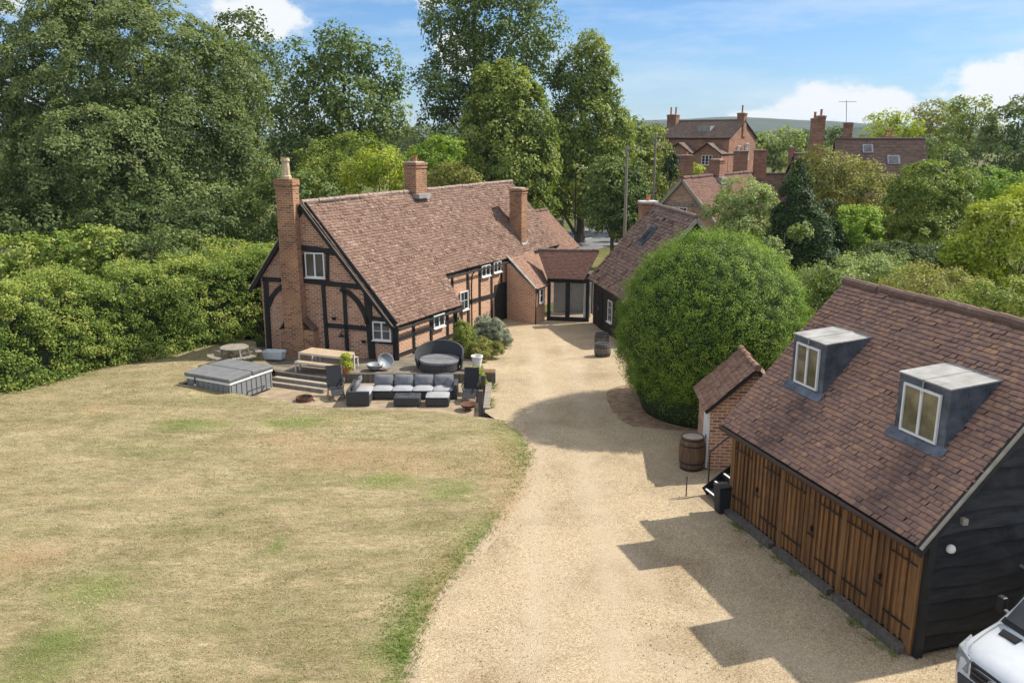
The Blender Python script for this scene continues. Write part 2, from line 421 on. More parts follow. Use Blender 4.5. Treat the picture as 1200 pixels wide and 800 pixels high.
# ---------------------------------------------------------------- roofs, leaves, sheets
def bil(q, s, t):
    eL, eR, rR, rL = [np.array(p, float) for p in q]
    s = np.asarray(s)[..., None]; t = np.asarray(t)[..., None]
    return (eL * (1 - s) + eR * s) * (1 - t) + (rL * (1 - s) + rR * s) * t
def tiled_roof(name, q, mat, parent, gauge=.12, tw=.18, wob=0.0, seed=1, stain=None, th=.016, jit=.004, mask=None, spread=(2.4, 2.4), lip_shade=.45):
    """every clay tile as its own lapped piece on the slope eaveL-eaveR-ridgeR-ridgeL"""
    r = np.random.default_rng(seed)
    eL, eR, rR, rL = [np.array(p, float) for p in q]
    n = np.cross(eR - eL, rL - eL); n = n / np.linalg.norm(n)
    if n[2] < 0: n = -n
    rows = max(2, int(round(np.linalg.norm(rL - eL) / gauge))); cols = max(2, int(round(max(np.linalg.norm(eR - eL), np.linalg.norm(rR - rL)) / tw)))
    I, J = np.meshgrid(np.arange(rows), np.arange(cols + 1), indexing='ij'); I = I.ravel(); J = J.ravel()
    off = np.where(I % 2 == 0, 0.0, -.5) + r.normal(0, .03, I.size)
    s0 = np.clip((J + off + .015) / cols, 0, 1); s1 = np.clip((J + off + .985) / cols, 0, 1)
    k = (s1 - s0) > .2 / cols
    I, J, s0, s1 = I[k], J[k], s0[k], s1[k]
    jt = r.normal(0, .05, I.size) / rows
    t0 = np.clip(I / rows + jt, 0, 1); t1 = np.clip((I + 1.35) / rows, 0, 1.0)
    if mask is not None:
        k = mask((s0 + s1) / 2, t0)
        I, J, s0, s1, t0, t1 = I[k], J[k], s0[k], s1[k], t0[k], t1[k]
    m = I.size
    up0 = max(.030, th * 1.35) + r.normal(0, jit, m); up1 = .006 + r.normal(0, jit * .5, m); tl = r.normal(0, jit, m)
    def pt(s, t, o):
        p = bil((eL, eR, rR, rL), s, t)
        if wob:
            ph = p[:, 0] * .9 + p[:, 1] * .7
            o = o + wob * (np.sin(ph * 1.1 + 1.0) + .6 * np.sin(ph * 2.3 + p[:, 2] * 1.7) + .5 * np.sin(p[:, 2] * 2.9 + ph * .6))
        return p + n * np.asarray(o)[:, None]
    A = pt(s0, t0, up0 - tl); B = pt(s1, t0, up0 + tl); C_ = pt(s1, t1, up1 + tl); D_ = pt(s0, t1, up1 - tl)
    E = pt(s0, t0, up0 - tl - th); Fq = pt(s1, t0, up0 + tl - th)
    V = np.stack([A, B, C_, D_, E, Fq], 1).reshape(-1, 3)
    b = np.arange(m)[:, None] * 6
    F = np.concatenate([b + np.array([0, 1, 2, 3]), b + np.array([4, 5, 1, 0])], 1).reshape(-1, 4)
    rv = np.clip(r.beta(*spread, m), 0, 1)
    st = np.zeros(m) if stain is None else np.clip(stain((s0 + s1) / 2, t0, r), 0, 1)
    uv = np.repeat(np.stack([rv, st], 1), 8, 0)
    uv.reshape(-1, 8, 2)[:, 4:, 1] = np.maximum(st, lip_shade)[:, None]      # lower edges darkened: painted shadow line under each course
    return fast_mesh(name, V, F, mat, parent, uv)
def roof_deck(q, parent, mat, dep=.07, low=.012, name='roof_deck'):
    eL, eR, rR, rL = [np.array(p, float) for p in q]
    n = np.cross(eR - eL, rL - eL); n = n / np.linalg.norm(n)
    if n[2] < 0: n = -n
    mb = MB(); mb.prism([p - n * (low + dep) for p in (eL, eR, rR, rL)], n * dep)
    return mb.build(name, mat, parent)
def ridge_line(p0, p1, parent, mat, rad=.12, seg=.38, seed=3, name='ridge_tiles', sag=None):
    r = np.random.default_rng(seed); p0 = np.array(p0, float); p1 = np.array(p1, float)
    L = np.linalg.norm(p1 - p0); k = max(2, int(L / seg)); mb = MB()
    for i in range(k):
        a = p0 + (p1 - p0) * (i / k); b = p0 + (p1 - p0) * ((i + .985) / k)
        j = r.normal(0, .008, 3); mb.tube([a + j + (0, 0, .01), b + j], [rad * 1.04, rad * .97], 10)
    return mb.build(name, mat, parent)

def rand_unit(r, n):
    v = r.normal(size=(n, 3)); return v / np.linalg.norm(v, axis=1)[:, None]
def leaf_cards(name, cen, nor, size, mat, parent=None, seed=1, tone=None, aspect=.62):
    """one bent leaf-shaped face per centre"""
    r = np.random.default_rng(seed); m = len(cen)
    nor = nor / (np.linalg.norm(nor, axis=1)[:, None] + 1e-9)
    t = np.cross(nor, rand_unit(r, m)); t /= (np.linalg.norm(t, axis=1)[:, None] + 1e-9)
    bt = np.cross(nor, t)
    sz = np.asarray(size) * r.uniform(.65, 1.3, m); sz = sz[:, None]
    bend = nor * sz * r.uniform(-.12, .2, m)[:, None]
    V = np.stack([cen - t * sz * .5, cen + bt * sz * .5 * aspect + bend, cen + t * sz * .5, cen - bt * sz * .5 * aspect + bend], 1).reshape(-1, 3)
    F = np.arange(m * 4).reshape(-1, 4)
    tn = r.uniform(0, 1, m) if tone is None else tone
    uv = np.repeat(np.stack([r.uniform(0, 1, m), tn], 1), 4, 0)
    return fast_mesh(name, V, F, mat, parent, uv)
def lobe_clumps(lobes, cr, dens, r, inner=.25, low=-1.0):
    """clump centres over the outside of a set of ellipsoid lobes: returns centres, outward, lobe tone"""
    C, O, T = [], [], []
    for li, (c, rad) in enumerate(lobes):
        c = np.array(c, float); rad = np.array(rad, float)
        p = 1.6; area = 4 * PI * (((rad[0] * rad[1]) ** p + (rad[0] * rad[2]) ** p + (rad[1] * rad[2]) ** p) / 3) ** (1 / p)
        n = max(6, int(dens * area / (cr * cr * 1.7)))
        d = rand_unit(r, n); d = d[d[:, 2] > low]; n = len(d)
        k = np.where(r.uniform(size=n) < inner, r.uniform(.35, .8, n), r.uniform(.82, 1.06, n))
        P = c + d * rad * k[:, None]
        keep = np.ones(n, bool)
        for lj, (c2, r2) in enumerate(lobes):
            if lj == li: continue
            q = (((P - np.array(c2)) / np.array(r2)) ** 2).sum(1)
            keep &= ~((q < .5) & (r.uniform(size=n) < .85))
        P = P[keep]; d = d[keep]
        o = d / rad; o /= np.linalg.norm(o, axis=1)[:, None]
        C.append(P); O.append(o); T.append(np.full(len(P), r.uniform(.25, .75)))
    return np.concatenate(C), np.concatenate(O), np.concatenate(T)
def foliage(name, lobes, mat, parent, cr=.8, leaf=.2, per=70, dens=1.0, seed=1, flat=.45, inner=.25, zmin=None, low=-1.0, out=.7, droop=0.0, jitter=.22):
    r = np.random.default_rng(seed)
    C, O, T = lobe_clumps(lobes, cr, dens, r, inner, low)
    n = len(C); rs = cr * r.uniform(.55, 1.25, n)
    cnt = np.maximum(8, (per * (rs / cr) ** 2).astype(int))
    idx = np.repeat(np.arange(n), cnt); m = len(idx)
    # clump disc axis: outward + up
    ax = O * .8 + np.array([0, 0, .55]) + r.normal(0, .3, (n, 3)); ax /= np.linalg.norm(ax, axis=1)[:, None]
    g = rand_unit(r, m) * (r.uniform(0, 1, m) ** (1 / 2.2))[:, None]
    a = ax[idx]; al = (g * a).sum(1)[:, None]
    g = g - a * al * (1 - flat)                                     # flatten along the axis
    P = C[idx] + g * rs[idx][:, None]
    if droop: P[:, 2] -= droop * (np.linalg.norm(g[:, :2], axis=1) ** 2) * rs[idx]
    nor = a * .45 + g * .5 + O[idx] * out * .5 + r.normal(0, .42, (m, 3)) + np.array([0, 0, .18])
    tone = np.clip(T[idx] + r.normal(0, jitter, n)[idx] + r.normal(0, .08, m), 0, 1)
    if zmin is not None:
        k = P[:, 2] > zmin; P, nor, tone = P[k], nor[k], tone[k]
    return leaf_cards(name, P, nor, leaf, mat, parent, seed + 1, tone)
def limbs(base, top, lobes, parent, rad=.35, seed=1, name='trunk', n=8, stems=1, twigs=3):
    r = np.random.default_rng(seed); mb = MB()
    base = np.array(base, float); top = np.array(top, float)
    L = np.linalg.norm(top - base)
    tr = []
    for i in range(7):
        k = i / 6; tr.append(base + (top - base) * k + r.normal(0, .012 * L, 3) * (0 if i == 0 else 1))
    mb.tube(tr, [rad * (1.35 if i == 0 else (1 - .8 * i / 6)) for i in range(7)], n)
    for (c, rr) in lobes:
        c = np.array(c, float); k = np.clip((c[2] - base[2]) / (top[2] - base[2]) - .25 * r.uniform(.6, 1.2), .15, .9)
        p = base + (top - base) * k; q0 = tr[int(k * 6)]
        mid = (q0 + c) / 2 + r.normal(0, .06 * np.linalg.norm(c - q0) + .01, 3) - np.array([0, 0, .1])
        r0 = rad * (1 - .75 * k) * .6
        mb.tube([q0, mid, c], [r0, r0 * .65, r0 * .3], 6)
        for _ in range(twigs):
            e = c + rand_unit(r, 1)[0] * np.array(rr) * .75
            mb.tube([mid * .4 + c * .6, (c + e) / 2 + r.normal(0, .1, 3), e], [r0 * .35, r0 * .22, r0 * .06], 4)
    return mb.build(name, MT['bark'], parent)
def px_lobes(Y, L, zlow=None):
    """lobes given as measured in the photo (centre px, half sizes px, depth offset m) turned into metres at depth Y"""
    o = []
    for (px, py, rx, ry, dy) in L:
        c = D(px, py, Y + dy); k = (Y + dy) / (FPX * (_c + (400 - py) / FPX * _s))
        o.append((c, (rx * k, rx * k * .9, ry * k)))
    return o
def tree(name, label, cat, Y, L, mat, group=None, cr=.9, leaf=.24, per=60, dens=1.0, seed=1, gz=-.62, trunk=.35, lean=0, bx=None, twigs=3, **kw):
    lobes = px_lobes(Y, L)
    cx = np.mean([l[0][0] for l in lobes]); cy = np.mean([l[0][1] for l in lobes]); zt = max(l[0][2] for l in lobes)
    if bx is not None: cx = D(bx, 250, Y)[0]
    b = (cx, cy, gz)
    t = thing(name, label, cat, b, 0, group)
    limbs(b, (cx + lean, cy, zt), lobes, t, trunk, seed, twigs=twigs)
    foliage('crown', lobes, mat, t, cr, leaf, per, dens, seed, zmin=gz + .1, **kw)
    return t

def sheet(name, poly, zf, mat, step=.5, kind='structure', parent=None, edge_noise=0.0, seed=1):
    """a ground sheet with an exact outline and points inside for its rise and fall"""
    r = np.random.default_rng(seed)
    P = []; m = len(poly)
    for i in range(m):
        a = np.array(poly[i][:2], float); b = np.array(poly[(i + 1) % m][:2], float); k = max(1, int(np.linalg.norm(b - a) / step))
        for j in range(k): P.append(a + (b - a) * j / k + (r.normal(0, edge_noise, 2) if edge_noise else 0))
    P = np.array(P); nb = len(P)
    lo, hi = P.min(0), P.max(0)
    xs = np.arange(lo[0] + step / 2, hi[0], step); ys = np.arange(lo[1] + step / 2, hi[1], step)
    gx, gy = np.meshgrid(xs, ys); gp = np.stack([gx.ravel(), gy.ravel()], 1) + r.uniform(-.15, .15, (gx.size, 2)) * step
    x1, y1 = P[:, 0], P[:, 1]; x2, y2 = np.roll(x1, -1), np.roll(y1, -1)
    ins = np.zeros(len(gp), bool); near = np.full(len(gp), 1e9)
    for i in range(nb):
        c = ((y1[i] > gp[:, 1]) != (y2[i] > gp[:, 1])) & (gp[:, 0] < (x2[i] - x1[i]) * (gp[:, 1] - y1[i]) / (y2[i] - y1[i] + 1e-12) + x1[i])
        ins ^= c
        near = np.minimum(near, (gp[:, 0] - x1[i]) ** 2 + (gp[:, 1] - y1[i]) ** 2)
    gp = gp[ins & (near > (step * .45) ** 2)]
    allp = np.concatenate([P, gp])
    vs, es, fs, *_ = geometry.delaunay_2d_cdt([Vector((float(p[0]), float(p[1]))) for p in allp], [(i, (i + 1) % nb) for i in range(nb)], [], 1, 1e-5)
    me = bpy.data.meshes.new(name)
    V = [(v.x, v.y, float(zf(v.x, v.y))) for v in vs]
    F = []
    for f in fs:
        a, b, c = [vs[i] for i in f[:3]]
        F.append(tuple(f) if (b - a).cross(c - a) > 0 else tuple(reversed(f)))
    me.from_pydata(V, [], F); me.materials.append(mat)
    for p in me.polygons: p.use_smooth = True
    o = bpy.data.objects.new(name, me); COL.objects.link(o)
    if parent is not None: o.parent = parent
    if kind: o['kind'] = kind
    return o
def in_poly(p, poly):
    ins = np.zeros(len(p), bool); m = len(poly)
    for i in range(m):
        x1, y1 = poly[i][:2]; x2, y2 = poly[(i + 1) % m][:2]
        ins ^= ((y1 > p[:, 1]) != (y2 > p[:, 1])) & (p[:, 0] < (x2 - x1) * (p[:, 1] - y1) / (y2 - y1 + 1e-12) + x1)
    return ins
def poly_dist(p, pts):
    d = np.full(len(p), 1e9)
    for a, b in zip(pts[:-1], pts[1:]):
        a = np.array(a[:2], float); b = np.array(b[:2], float); ab = b - a
        t = np.clip(((p - a) @ ab) / (ab @ ab), 0, 1)
        d = np.minimum(d, np.linalg.norm(p - a - t[:, None] * ab, axis=1))
    return d
def window(parent, c, along, nrm, wd, ht, lights=2, bars=(0, 0), mat_f=None, mat_g=None, fw=.055, name='window', proud=.05, sill=True):
    """casement: frame with mullions as one part, its glass and sill as sub-parts; c = centre of the opening on the wall face"""
    a = vn(along); n = vn(nrm); z = np.array([0, 0, 1.0]); c = np.array(c, float); mb = MB()
    f0 = c + n * proud / 2
    for s in (-1, 1):
        mb.beam(f0 + a * s * (wd / 2 - fw / 2) - z * ht / 2, f0 + a * s * (wd / 2 - fw / 2) + z * ht / 2, fw, proud, n)
        mb.beam(f0 - a * (wd / 2 - fw) + z * s * (ht / 2 - fw / 2), f0 + a * (wd / 2 - fw) + z * s * (ht / 2 - fw / 2), fw, proud, n)
    for i in range(1, lights):
        x = -wd / 2 + wd * i / lights
        mb.beam(f0 + a * x - z * (ht / 2 - fw), f0 + a * x + z * (ht / 2 - fw), fw * 1.3, proud * .96, n)
    nb, nh = bars
    for i in range(lights):
        x0 = -wd / 2 + wd * i / lights; dx = wd / lights
        for k in range(1, nb + 1):
            x = x0 + dx * k / (nb + 1); mb.beam(f0 + a * x - z * (ht / 2 - fw) - n * .01, f0 + a * x + z * (ht / 2 - fw) - n * .01, .022, proud * .6, n)
    for k in range(1, nh + 1):
        zz = -ht / 2 + ht * k / (nh + 1); mb.beam(f0 - a * (wd / 2 - fw) + z * zz - n * .012, f0 + a * (wd / 2 - fw) + z * zz - n * .012, .022, proud * .55, n)
    f = mb.build(name, mat_f or MT['white_paint'], parent)
    g = MB(); g.beam(c + n * .012 - a * (wd / 2 - fw * .6), c + n * .012 + a * (wd / 2 - fw * .6), .008, ht - fw * 1.2, z)
    g.build('pane', mat_g or MT['glass'], f)
    if sill:
        s = MB(); s.beam(c + n * .05 - a * (wd / 2 + .03) - z * (ht / 2 + .025), c + n * .05 + a * (wd / 2 + .03) - z * (ht / 2 + .025), .14, .045, z); s.build('sill', mat_f or MT['white_paint'], f)
    return f
def chimney(parent, c, sx, sy, z0, z1, rz, mat, pots=1, pot_mat=None, name='chimney', cap=True, pot_h=.35, lead=True):
    mb = MB(); mb.box((c[0], c[1], z0), sx, sy, z1 - z0, rz)
    if cap:
        mb.box((c[0], c[1], z1 - .30), sx + .07, sy + .07, .09, rz); mb.box((c[0], c[1], z1 - .12), sx + .13, sy + .13, .115, rz)
    o = mb.build(name, mat, parent)
    for i in range(pots):
        k = 0 if pots == 1 else (i / (pots - 1) - .5) * max(sx, sy) * .55
        dx, dy = (k * math.cos(rz), k * math.sin(rz)) if sx >= sy else (-k * math.sin(rz), k * math.cos(rz))
        p = MB(); p.lathe([(.13, 0), (.13, .04), (.11, .06), (.105, pot_h - .06), (.13, pot_h - .04), (.13, pot_h), (.09, pot_h), (.085, pot_h - .1)], (c[0] + dx, c[1] + dy, z1 + .03), 12)
        p.build('chimney_pot', pot_mat or MT['pot'], o)
    fl = MB(); fl.box((c[0], c[1], z1 - .003), sx * .8, sy * .8, .05, rz); fl.build('flaunching', MT['mortar'], o)
    return o

# ---------------------------------------------------------------- the ground
def field_mat():
    m, nt, b = new_mat('field_grass'); L = nt.links.new; p = worldpos(nt)
    f = MTH(nt, 'ADD', MTH(nt, 'MULTIPLY', noise(nt, .02, 6, .6, p), .6), MTH(nt, 'MULTIPLY', noise(nt, .9, 6, .7, p), .4))
    L(ramp(nt, f, [(.32, (.05, .065, .02)), (.5, (.10, .11, .035)), (.62, (.20, .17, .07)), (.75, (.27, .22, .11))]), b.inputs['Base Color'])
    b.inputs['Roughness'].default_value = .95; b.inputs['Specular IOR Level'].default_value = .1
    bump(nt, b, noise(nt, 14, 5, .7, p), .5, .05); return m
MT['field'] = field_mat()
def gravel_mat():
    m, nt, b = new_mat('gravel'); L = nt.links.new; p = worldpos(nt)
    v = NN(nt, 'ShaderNodeTexVoronoi', i_Scale=46.0); L(p, v.inputs['Vector'])
    sv = NN(nt, 'ShaderNodeSeparateColor'); L(v.outputs['Color'], sv.inputs[0])
    f = MTH(nt, 'ADD', MTH(nt, 'MULTIPLY', sv.outputs[0], .55), MTH(nt, 'MULTIPLY', noise(nt, 22, 5, .75, p), .45))
    c = ramp(nt, f, [(.15, (.21, .16, .105)), (.42, (.385, .302, .193)), (.62, (.475, .382, .255)), (.85, (.61, .52, .385))])
    big = ramp(nt, noise(nt, .45, 7, .66, p, .6), [(.32, (.74, .70, .65)), (.48, (.95, .94, .92)), (.68, (1.12, 1.11, 1.08))])
    c = mixc(nt, 1.0, c, big, 'MULTIPLY')
    # wheel-worn, stonier strips and a few bare dusty spots
    mp = NN(nt, 'ShaderNodeMapping'); mp.inputs['Scale'].default_value = (1.0, .22, 1); mp.inputs['Rotation'].default_value = (0, 0, .12); L(p, mp.inputs[0])
    c = mixc(nt, MTH(nt, 'MULTIPLY', ramp(nt, noise(nt, .8, 5, .6, mp.outputs[0]), [(.5, (0, 0, 0)), (.72, (1, 1, 1))]), .4), c, (.36, .28, .19))
    c = mixc(nt, MTH(nt, 'MULTIPLY', ramp(nt, noise(nt, .33, 4, .5, p), [(.66, (0, 0, 0)), (.74, (1, 1, 1))]), .5), c, (.62, .50, .36))
    at = NN(nt, 'ShaderNodeAttribute', attribute_name='track', attribute_type='GEOMETRY')
    c = mixc(nt, MTH(nt, 'MULTIPLY', at.outputs['Fac'], ramp(nt, noise(nt, .9, 6, .7, p), [(.32, (.1, .1, .1)), (.62, (.8, .8, .8))])), c, mixc(nt, sv.outputs[1], (.40, .32, .22), (.55, .455, .335)))
    L(c, b.inputs['Base Color']); b.inputs['Roughness'].default_value = .93; b.inputs['Specular IOR Level'].default_value = .2
    h = MTH(nt, 'ADD', MTH(nt, 'MULTIPLY', v.outputs['Distance'], -1.0), MTH(nt, 'MULTIPLY', noise(nt, 60, 3, .6, p), .5))
    bump(nt, b, h, .75, .02); return m
MT['gravel'] = gravel_mat()
def lawn_mat():
    m, nt, b = new_mat('dry_lawn'); L = nt.links.new; p = worldpos(nt)
    at = NN(nt, 'ShaderNodeAttribute', attribute_name='edge', attribute_type='GEOMETRY')
    mp = NN(nt, 'ShaderNodeMapping'); mp.inputs['Scale'].default_value = (.55, 1.4, 1); mp.inputs['Rotation'].default_value = (0, 0, -.35); L(p, mp.inputs[0])
    n1 = noise(nt, .75, 8, .72, mp.outputs[0], .4)
    mp2 = NN(nt, 'ShaderNodeMapping'); mp2.inputs['Scale'].default_value = (.5, 1.3, 1); mp2.inputs['Rotation'].default_value = (0, 0, -.2); L(p, mp2.inputs[0])
    n2 = noise(nt, 6, 7, .78, mp2.outputs[0], .5); n3 = noise(nt, 45, 4, .7, p)
    f = MTH(nt, 'ADD', MTH(nt, 'ADD', MTH(nt, 'MULTIPLY', n1, .42), MTH(nt, 'MULTIPLY', n2, .33)), MTH(nt, 'MULTIPLY', n3, .25))
    dry = ramp(nt, f, [(.37, (.13, .108, .055)), (.45, (.235, .19, .105)), (.52, (.335, .27, .16)), (.60, (.47, .385, .245))])
    grn = ramp(nt, f, [(.36, (.06, .10, .018)), (.5, (.125, .18, .036)), (.64, (.23, .265, .075))])
    olv = ramp(nt, f, [(.36, (.10, .10, .04)), (.5, (.195, .19, .08)), (.62, (.31, .285, .14))])
    g1 = ramp(nt, noise(nt, .42, 7, .68, mp.outputs[0]), [(.48, (0, 0, 0)), (.66, (.8, .8, .8))])
    eg = MTH(nt, 'MULTIPLY', at.outputs['Fac'], ramp(nt, noise(nt, 1.1, 5, .65, p), [(.3, (.45, .45, .45)), (.55, (1, 1, 1))]))
    fl = ramp(nt, noise(nt, 3.6, 9, .78, mp2.outputs[0], .3), [(.50, (0, 0, 0)), (.60, (.75, .75, .75))])
    c = mixc(nt, eg, mixc(nt, fl, mixc(nt, g1, dry, olv), olv), grn)
    ar = NN(nt, 'ShaderNodeAttribute', attribute_name='rim', attribute_type='GEOMETRY')
    rm = ramp(nt, MTH(nt, 'ADD', MTH(nt, 'MULTIPLY', ar.outputs['Fac'], .75), MTH(nt, 'MULTIPLY', n2, .6)), [(.68, (0, 0, 0)), (.78, (1, 1, 1))])
    c = mixc(nt, rm, c, ramp(nt, n3, [(.35, (.26, .19, .125)), (.6, (.50, .41, .29))]))
    # worn bare earth in places
    bare = ramp(nt, noise(nt, .3, 6, .6, p, .5), [(.60, (0, 0, 0)), (.72, (1, 1, 1))])
    c = mixc(nt, MTH(nt, 'MULTIPLY', bare, .6), c, (.40, .27, .145))
    at2 = NN(nt, 'ShaderNodeAttribute', attribute_name='worn', attribute_type='GEOMETRY')
    c = mixc(nt, MTH(nt, 'MULTIPLY', at2.outputs['Fac'], ramp(nt, n2, [(.3, (.5, .5, .5)), (.6, (1, 1, 1))])), c, (.37, .25, .14))
    L(c, b.inputs['Base Color']); b.inputs['Roughness'].default_value = .95; b.inputs['Specular IOR Level'].default_value = .12
    bump(nt, b, MTH(nt, 'ADD', n2, MTH(nt, 'MULTIPLY', n3, .8)), .6, .05); return m
MT['lawn'] = lawn_mat()
def paving_mat():
    m, nt, b = new_mat('stone_paving'); L = nt.links.new; p = worldpos(nt)
    mp = NN(nt, 'ShaderNodeMapping'); mp.inputs['Rotation'].default_value = (0, 0, .3); L(p, mp.inputs[0])
    bt = NN(nt, 'ShaderNodeTexBrick', i_Scale=1.0, i_Mortar_Size=.018, i_Brick_Width=.85, i_Row_Height=.55); L(mp.outputs[0], bt.inputs['Vector'])
    bt.inputs['Color1'].default_value = (.12, .105, .085, 1); bt.inputs['Color2'].default_value = (.225, .195, .16, 1); bt.inputs['Mortar'].default_value = (.09, .08, .055, 1)
    c = mixc(nt, 1.0, bt.outputs['Color'], ramp(nt, noise(nt, 2.2, 7, .7, p), [(.3, (.65, .65, .62)), (.7, (1.25, 1.2, 1.1))]), 'MULTIPLY')
    L(c, b.inputs['Base Color']); b.inputs['Roughness'].default_value = .9
    bump(nt, b, MTH(nt, 'SUBTRACT', MTH(nt, 'MULTIPLY', noise(nt, 20, 5, .6, p), .4), bt.outputs['Fac']), .5, .015); return m
MT['paving'] = paving_mat()
MT['asphalt'] = plain('asphalt', (.17, .17, .175), .9, .15, .6, .3, 50)
MT['road_paint'] = plain('road_paint', (.6, .6, .58), .8, .15, 5, .1, 40)
MT['soil'] = plain('leaf_litter', (.16, .085, .045), .95, .45, 5, .7, 35)
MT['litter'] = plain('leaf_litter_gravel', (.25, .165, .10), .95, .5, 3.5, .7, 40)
MT['hill'] = None

mb = MB()
xs = [-4500, -1500, -300, -80, 80, 300, 1500, 4500]; ys = [-60, 60, 150, 400, 1000, 2500, 4800]
for i in range(len(xs) - 1):
    for j in range(len(ys) - 1):
        mb.poly([(xs[i], ys[j], -.75), (xs[i + 1], ys[j], -.75), (xs[i + 1], ys[j + 1], -.75), (xs[i], ys[j + 1], -.75)])
tag(mb.build('ground', MT['field']), kind='structure')

def lawn_z(x, y):
    base = .05 + .10 * sstep(-6, -15, x) * sstep(16, 29, y) + .02 * math.sin(x * 1.3) * math.sin(y * .9)
    return base
RIGHT = [(480, 860), (492, 800), (505, 745), (528, 702), (562, 655), (596, 612), (624, 570), (634, 535), (622, 507), (604, 494)]
edge_r = [tuple(G(*p, .03)[:2]) for p in RIGHT]
edge_p = [tuple(G(*p, .05)[:2]) for p in [(575, 490), (540, 486), (500, 482), (450, 480), (400, 478), (345, 474), (318, 469)]]
edge_p += [tuple(G(268, 457, .18)[:2]), tuple(G(208, 446, .25)[:2]), (-12.2, 34.2), (-11.0, 34.3), (-10.1, 34.0), (-11.4, 36.0), (-12.3, 38.6)]
LAWN = [(-40, 4), (-1.2, 4)] + edge_r + edge_p + [(-14, 40), (-40, 32)]
def lawn_zz(x, y):
    return lawn_z(x, y)
lawn = sheet('lawn', LAWN, lawn_zz, MT['lawn'], .3, seed=2)
me = lawn.data
P = np.empty(len(me.vertices) * 3); me.vertices.foreach_get('co', P); P = P.reshape(-1, 3)
dE = poly_dist(P[:, :2], [(-1.2, 4)] + edge_r)
rr = np.random.default_rng(5)
band = sstep(11, 14, P[:, 1]) * (1 - .75 * sstep(24.5, 26.5, P[:, 1]))
wavy = .55 + .35 * np.sin(P[:, 1] * 1.1) + .2 * np.sin(P[:, 1] * 2.7 + 1)
gY = lambda y: np.clip(.28 + .8 * np.exp(-((y - 15.2) / 3.2) ** 2) + .75 * np.exp(-((y - 25) / 1.3) ** 2), 0, 1)
gE = np.clip(1.3 - dE / (.75 + .5 * wavy), 0, 1) ** .8 * gY(P[:, 1])
def spot(px, py, rx, ry):
    c = G(px, py, .05); k = c[1] / FPX
    return np.clip(1.3 - np.sqrt(((P[:, 0] - c[0]) / (rx * k)) ** 2 + ((P[:, 1] - c[1]) / (ry * k * 3.4)) ** 2), 0, 1)
for s in [(345, 495, 48, 8), (455, 563, 40, 9), (530, 575, 34, 10), (225, 500, 50, 8), (60, 765, 60, 30), (323, 637, 12, 8), (110, 690, 60, 16), (610, 520, 22, 14)]:
    gE = np.maximum(gE, spot(*s) * .85)
wo = np.zeros(len(P))
for s in [(420, 535, 110, 16), (340, 515, 45, 10), (590, 545, 35, 30), (480, 545, 60, 10), (600, 590, 26, 30), (30, 655, 60, 14), (520, 690, 30, 40)]:
    wo = np.maximum(wo, spot(*s) * .7)
gE = gE * np.clip(.25 + dE / .5, 0, 1)
for nm, val in (('edge', gE), ('worn', wo), ('rim', np.clip(1 - dE / .75, 0, 1))):
    at = me.attributes.new(nm, 'FLOAT', 'POINT'); at.data.foreach_set('value', val.astype(np.float32))
# lawn edge sinks raggedly into the gravel
dz = np.clip((.35 - dE) / .35, 0, 1)
P[:, 2] -= dz * (.052 + .012 * rr.normal(size=len(P)))
P[:, 2] -= .03 * np.clip((1.4 - dE) / 1.4, 0, 1) * (1 - dz)
me.vertices.foreach_set('co', P.astype(np.float32).ravel()); me.update()

DRIVE = [(-2.2, 4)] + [(x - .45, y - .1) for x, y in edge_r[1:-1]] + [(-.98, 28.4), (-.98, 33.4), (-1.6, 36.5), (-1.5, 40), (-.9, 44), (-.9, 48.5), (5.2, 48.5), (7.5, 40), (8.2, 30), (9.5, 25), (10, 20), (22, 18), (22, 4)]
drv = sheet('gravel_drive', DRIVE, lambda x, y: float(drive_z(x, y)) + .004 + .015 * math.sin(x * 1.7 + y * .6) * math.sin(y * .8), MT['gravel'], .35, seed=3)
me = drv.data; P = np.empty(len(me.vertices) * 3); me.vertices.foreach_get('co', P); P = P.reshape(-1, 3)
path = [G(690, 900)[:2], G(672, 760)[:2], G(668, 640)[:2], G(655, 560)[:2], G(662, 490)[:2], G(655, 440, -.1)[:2], G(640, 395, -.4)[:2]]
tk = np.zeros(len(P))
for o in (-.8, .8): tk = np.maximum(tk, np.exp(-(poly_dist(P[:, :2], [(p[0] + o, p[1]) for p in path]) / .33) ** 2))
for q, o in (([G(668, 640)[:2], G(760, 720)[:2], G(900, 790)[:2], G(1050, 860)[:2]], .8),):
    tk = np.maximum(tk, .7 * np.exp(-(poly_dist(P[:, :2], [(p[0] + o, p[1] + .3) for p in q]) / .35) ** 2)); tk = np.maximum(tk, .7 * np.exp(-(poly_dist(P[:, :2], [(p[0] - o * .7, p[1] - .9) for p in q]) / .35) ** 2))
at = me.attributes.new('track', 'FLOAT', 'POINT'); at.data.foreach_set('value', tk.astype(np.float32))
LOW = [(-14.5, 28.2), (-1.0, 28.0), (-1.0, 34.6), (-10, 36.5), (-14.5, 36.5)]
sheet('gravel_patio', LOW, lambda x, y: -.35, plain('trodden_patio_gravel', (.29, .225, .15), .95, .35, 2.2, .6, 45), .6, seed=4)
TER = [(-9.95, 33.75), (-7.25, 32.55), (-6.95, 33.35), (-1.0, 33.35), (-1.55, 36.4), (-1.4, 40), (-.8, 44), (-4, 47), (-4.5, 37.6), (-5, 37), (-12.4, 38.9), (-11.3, 36.0)]
sheet('terrace', TER, lambda x, y: float(.004 + drive_z(x, y) * .55), MT['paving'], .6, seed=5)
c = G(800, 500); ring = [(c[0] + .75 + (3.45 + .35 * math.sin(3 * a + 1)) * math.cos(a), c[1] + 2.5 + (3.3 + .3 * math.sin(4 * a)) * math.sin(a)) for a in np.linspace(0, 2 * PI, 26, endpoint=False)]
